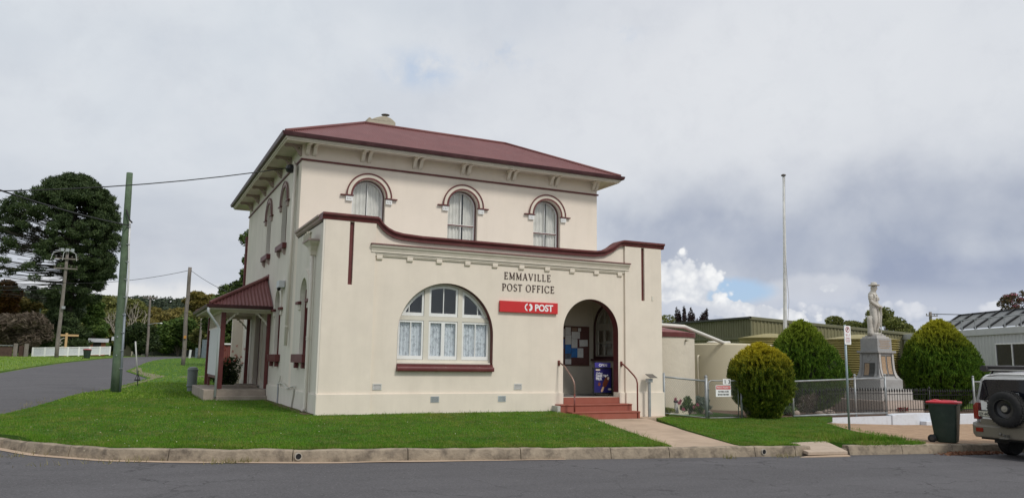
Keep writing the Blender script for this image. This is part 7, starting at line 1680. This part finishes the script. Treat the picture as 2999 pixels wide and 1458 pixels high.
# ================================================================ PARKED CAR
CX, CY, CG = 14.15, -8.45, -.70
CAR = thing('parked_car', 'white four wheel drive with spare wheel on its rear door parked at the right edge', 'car', (CX + 2, CY, CG))
paint = M('white_car_paint', (.78, .78, .77), .25, .03, 2, coat=.8, dirt=(.45, .43, .40), dirtscale=1.5, dirtamt=.3); clad = M('grey_gold_cladding', (.17, .15, .115), .45, .08, 2, coat=.3, dirt=(.16, .14, .11), dirtscale=2, dirtamt=.4)
rub = M('tyre_rubber', (.018, .018, .018), .85, .2, 12, .3, 60, dirt=(.05, .045, .04), dirtscale=6, dirtamt=.4); blk_ = M('black_trim', (.014, .014, .015), .55, .2, 5); tint = M('tinted_rear_glass', (.008, .009, .014), .05, .2, spec=.35); lampr = M('red_lamp_lens', (.22, .012, .012), .15, .1, 8, coat=.5)
def carsec(x, hw_lo, hw_hi, z0, zb, zt, crown=.05, n=7):
    """half section mirrored: lower body vertical, tumblehome above the belt line zb"""
    pts = [(hw_lo * .96, z0), (hw_lo, z0 + .12), (hw_lo, zb - .12), (hw_lo - .01, zb)]
    k = 5
    for i in range(1, k + 1): t_ = i / k; pts.append((hw_lo - .01 + (hw_hi - hw_lo + .01) * t_, zb + (zt - .14 - zb) * t_))
    for i in range(1, 5): a_ = pi / 2 * i / 4; pts.append((hw_hi - .16 + .16 * cos(a_), zt - .14 + (.14 - crown * 0) * sin(a_)))
    pts.append((hw_hi * .4, zt + crown)); 
    full = pts + [(-y, z) for y, z in reversed(pts)]
    return [(CX + x, CY + y, CG + z) for y, z in full]
body = MB()
secs = [carsec(.06, .86, .70, .62, 1.24, 1.88), carsec(.00, .885, .74, .62, 1.26, 1.90), carsec(.12, .91, .76, .50, 1.28, 1.94), carsec(.8, .92, .78, .45, 1.28, 1.97), carsec(2.0, .92, .78, .45, 1.26, 1.97), carsec(2.9, .92, .76, .45, 1.24, 1.92), carsec(3.5, .91, .72, .45, 1.16, 1.40), carsec(3.7, .90, .74, .45, 1.12, 1.24), carsec(4.5, .87, .72, .48, 1.05, 1.15), carsec(4.62, .82, .66, .55, .95, 1.02)]
body.loft(secs).build('body', paint, CAR, autosmooth=True)
def rb(name, mat, y0, y1, z0, z1, x0, x1, par=CAR, **k): return MB().box(CX + x0, CY + y0, CG + z0, CX + x1, CY + y1, CG + z1).build(name, mat, par, **k)
# rear (kerb side is +y)
PR = lambda u, v, w: (CX + w + .05 * max(0, (v - 1.25)) , CY + u, CG + v)
def rrct(u0, v0, u1, v1, r=.05): return [(a, b) for a, b in rrect(u0, v0, u1, v1, r)]
door = MB().panel([(-.70, .86), (.70, .86), (.73, 1.25), (.665, 1.88), (-.665, 1.88), (-.73, 1.25)], [], -.055, -.001, PR).build('rear_door', paint, CAR, bevel=.015)
MB().panel([(-.66, 1.33), (.74, 1.33), (.755, 1.37), (.655, 1.79), (.60, 1.82), (-.55, 1.835), (-.60, 1.80), (-.68, 1.36)], [], -.066, -.056, PR).build('rear_window', tint, CAR)
MB().panel([(.775, 1.32), (.895, 1.30), (.82, 1.72), (.735, 1.80)], [], -.03, .0, PR).build('corner_glass', blk_, CAR) if False else None
MB().tube([(CX - .075, CY + .66, CG + 1.33), (CX - .085, CY + .55, CG + 1.45), (CX - .085, CY + .62, CG + 1.75)], .009, 5).tube([(CX - .075, CY + .62, CG + 1.32), (CX - .08, CY + .30, CG + 1.22)], .011, 5).build('wiper', blk_, CAR)
rb('high_brake_lamp', M('lamp_silver', (.35, .36, .36), .4), -.20, .02, 1.46, 1.53, -.10, -.067)
for s in (1, -1):
    a_, b_ = sorted((s * .80, s * .93)); la = MB().panel([(a_, .88), (b_, .88), (b_, 1.20), ((a_ + b_) / 2 if s > 0 else a_, 1.27) if s > 0 else (b_, 1.27), (a_, 1.27)], [], -.05, .10, PR).build('tail_lamp', lampr, CAR, bevel=.012)
MB().panel(rrct(-.725, .71, .725, .90, .05), [], -.10, -.056, PR).build('lower_door_panel', clad, CAR, bevel=.012)
bl = []
for (x_, hw_, z0_, z1_) in ((-.17, .80, .52, .72), (-.15, .90, .50, .745), (-.05, .955, .50, .80), (.15, .965, .52, .84), (.45, .955, .56, .84)):
    bl.append([(CX + x_, CY + hw_, CG + z0_ + .05), (CX + x_, CY + hw_, CG + z1_), (CX + x_, CY - hw_, CG + z1_), (CX + x_, CY - hw_, CG + z0_ + .05), (CX + x_, CY - hw_ * .93, CG + z0_ - .03), (CX + x_, CY + hw_ * .93, CG + z0_ - .03)])
MB().loft(bl).build('bumper', clad, CAR, bevel=.02)
for s in (1, -1): rb('reflector', lampr, s * .72 - .085, s * .72 + .085, .60, .69, -.182, -.165)
rb('number_plate', M('plate_cream', (.62, .60, .50), .5, .05), .455, .79, .955, 1.075, -.066, -.058)
rb('plate_recess', blk_, .44, .795, .94, 1.10, -.0578, -.0562)
text('EJY-445', .098, black, CAR, (CX - .068, CY + .775, CG + .978), (0, -1, 0), (0, 0, 1), bold=.002, ext=.001, sx=.78)
# spare wheel
def wheel_parts(par, c, axis, R_, W_, sgn=-1, spare=False):
    prof = [(R_ * .56, 0), (R_ * .60, -.012 * 1), (R_ * .80, -.02), (R_ * .93, .0), (R_, .035), (R_, W_ - .035), (R_ * .93, W_), (R_ * .56, W_), (R_ * .56, 0)]
    MB().lathe(c, [(a, b * -sgn) for a, b in prof], 48, axis, False).build('tyre', rub, par, autosmooth=True)
    MB().lathe(c, [(R_ * .585, -.012 * -sgn), (R_ * .55, -.012 * -sgn), (R_ * .54, .02 * -sgn), (R_ * .50, .07 * -sgn), (R_ * .30, .085 * -sgn), (R_ * .22, .05 * -sgn), (0, .05 * -sgn)], 36, axis, False).build('rim', M('black_steel_rim', (.02, .02, .022), .3, .3, 20, spec=.6), par, autosmooth=True)
    MB().lathe(c, [(R_ * .19, .045 * -sgn), (R_ * .17, .03 * -sgn), (R_ * .09, .03 * -sgn), (R_ * .08, .02 * -sgn), (0, .02 * -sgn)], 20, axis).build('hub', M('worn_hub', (.32, .30, .26), .5, .3, 20, metal=.5), par)
sp = empty_part('spare_wheel', (CX - .33, CY + .08, CG + 1.165), CAR)
spc = (CX - .335, CY + .02, CG + 1.165)
wheel_parts(sp, spc, 'x', .395, .24)
tl = MB()
for i in range(44):
    a_ = 2 * pi * i / 44
    for k in range(3): r0 = .397; cx_ = spc[0] + .04 + k * .062 + (.015 if i % 2 else 0); tl.box(cx_, spc[1] + r0 * cos(a_) - .018, spc[2] + r0 * sin(a_) - .018, cx_ + .045, spc[1] + r0 * cos(a_) + .018, spc[2] + r0 * sin(a_) + .018)
tl.build('tread', rub, sp)
for s in (1, -1):
    for x_, nm in ((1.12, 'rear'), (3.85, 'front')):
        w_ = empty_part('wheel', (CX + x_, CY + s * .90, CG + .39), CAR); W_ = .24
        c = (CX + x_, CY + s * .92, CG + .39); prof = [(.22, 0), (.24, .012), (.32, .02), (.37, .0), (.39, -.03), (.39, -W_ + .03), (.37, -W_), (.0, -W_)]
        MB().lathe(c, [(a, b * s) for a, b in prof], 40, 'y').build('tyre', rub, w_, autosmooth=True)
        MB().lathe(c, [(.225, 0), (.20, -.04 * s), (.08, -.05 * s), (.07, -.02 * s), (0, -.02 * s)], 28, 'y').build('rim', M('alloy_rim', (.40, .40, .39), .35, .1, metal=.6), w_, autosmooth=True)
for s in (1, -1): rb('mud_flap', blk_, s * .72 - .17, s * .72 + .17, .30, .56, .62, .64)
rb('underbody', blk_, -.8, .8, .42, .60, .0, 4.4)
hb = MB().box(CX - .30, CY + .02, CG + .50, CX + .1, CY + .10, CG + .58).box(CX - .36, CY - .02, CG + .49, CX - .2, CY + .14, CG + .52).lathe((CX - .32, CY + .06, CG + .52), [(.012, 0), (.012, .03), (.028, .05), (.028, .07), (0, .085)], 12).lathe((CX - .2, CY + .22, CG + .55), [(.02, 0), (.03, .03), (.02, .06)], 8).build('tow_hitch', M('dirty_steel', (.18, .17, .15), .5, .3, 10, metal=.5), CAR)
# roof rails and rolled awning
for s in (1, -1): MB().tube([(CX + .3, CY + s * .66, CG + 1.93), (CX + .4, CY + s * .66, CG + 2.01), (CX + 2.6, CY + s * .66, CG + 2.02), (CX + 2.7, CY + s * .66, CG + 1.93)], .022, 6).build('roof_rail', blk_, CAR)
aw = M('awning_bag', (.045, .04, .042), .7, .25, 6, .3, 20)
MB().loft([[(CX + x_, CY + .62 - o_ * .0 + oy, CG + z) for oy, z in ((0, 2.03), (.10, 2.0), (.17, 2.04), (.18, 2.10), (.12, 2.15), (.02, 2.14))] for x_, o_ in ((.1, 0), (2.4, 0))]).build('awning_bag', aw, CAR, autosmooth=True)
mb = MB()
for x_ in (.35, 1.3, 2.3): mb.box(CX + x_, CY - .72, CG + 2.02, CX + x_ + .06, CY + .72, CG + 2.055)
mb.build('crossbars', blk_, CAR)
MB().loft([[(CX + .18 + o_, CY + y, CG + z) for o_, z in ((0, 2.065), (.14, 2.06), (.18, 2.10), (.10, 2.15), (-.02, 2.13))] for y in (.80, .2, -.4, -.85)]).build('rolled_canvas', aw, CAR, autosmooth=True)
MB().box(CX + .16, CY - .85, CG + 2.03, CX + .26, CY + .78, CG + 2.06).build('awning_rail', M('alloy_rail', (.45, .45, .45), .35, metal=.6), CAR)
# side windows
for s in (1, -1):
    V_ = []; 
    for (x0_, x1_) in ((.35, 1.35), (1.42, 2.3), (2.37, 3.1)):
        f = lambda v: .91 + (.77 - .91) * (v - 1.27) / .5 + .012
        MB().add([(CX + x0_, CY + s * f(1.33), CG + 1.33), (CX + x1_, CY + s * f(1.33), CG + 1.33), (CX + min(x1_, 2.95), CY + s * f(1.74), CG + 1.74), (CX + x0_, CY + s * f(1.74), CG + 1.74)], [(0, 1, 2, 3)]).build('side_window', tint, CAR)
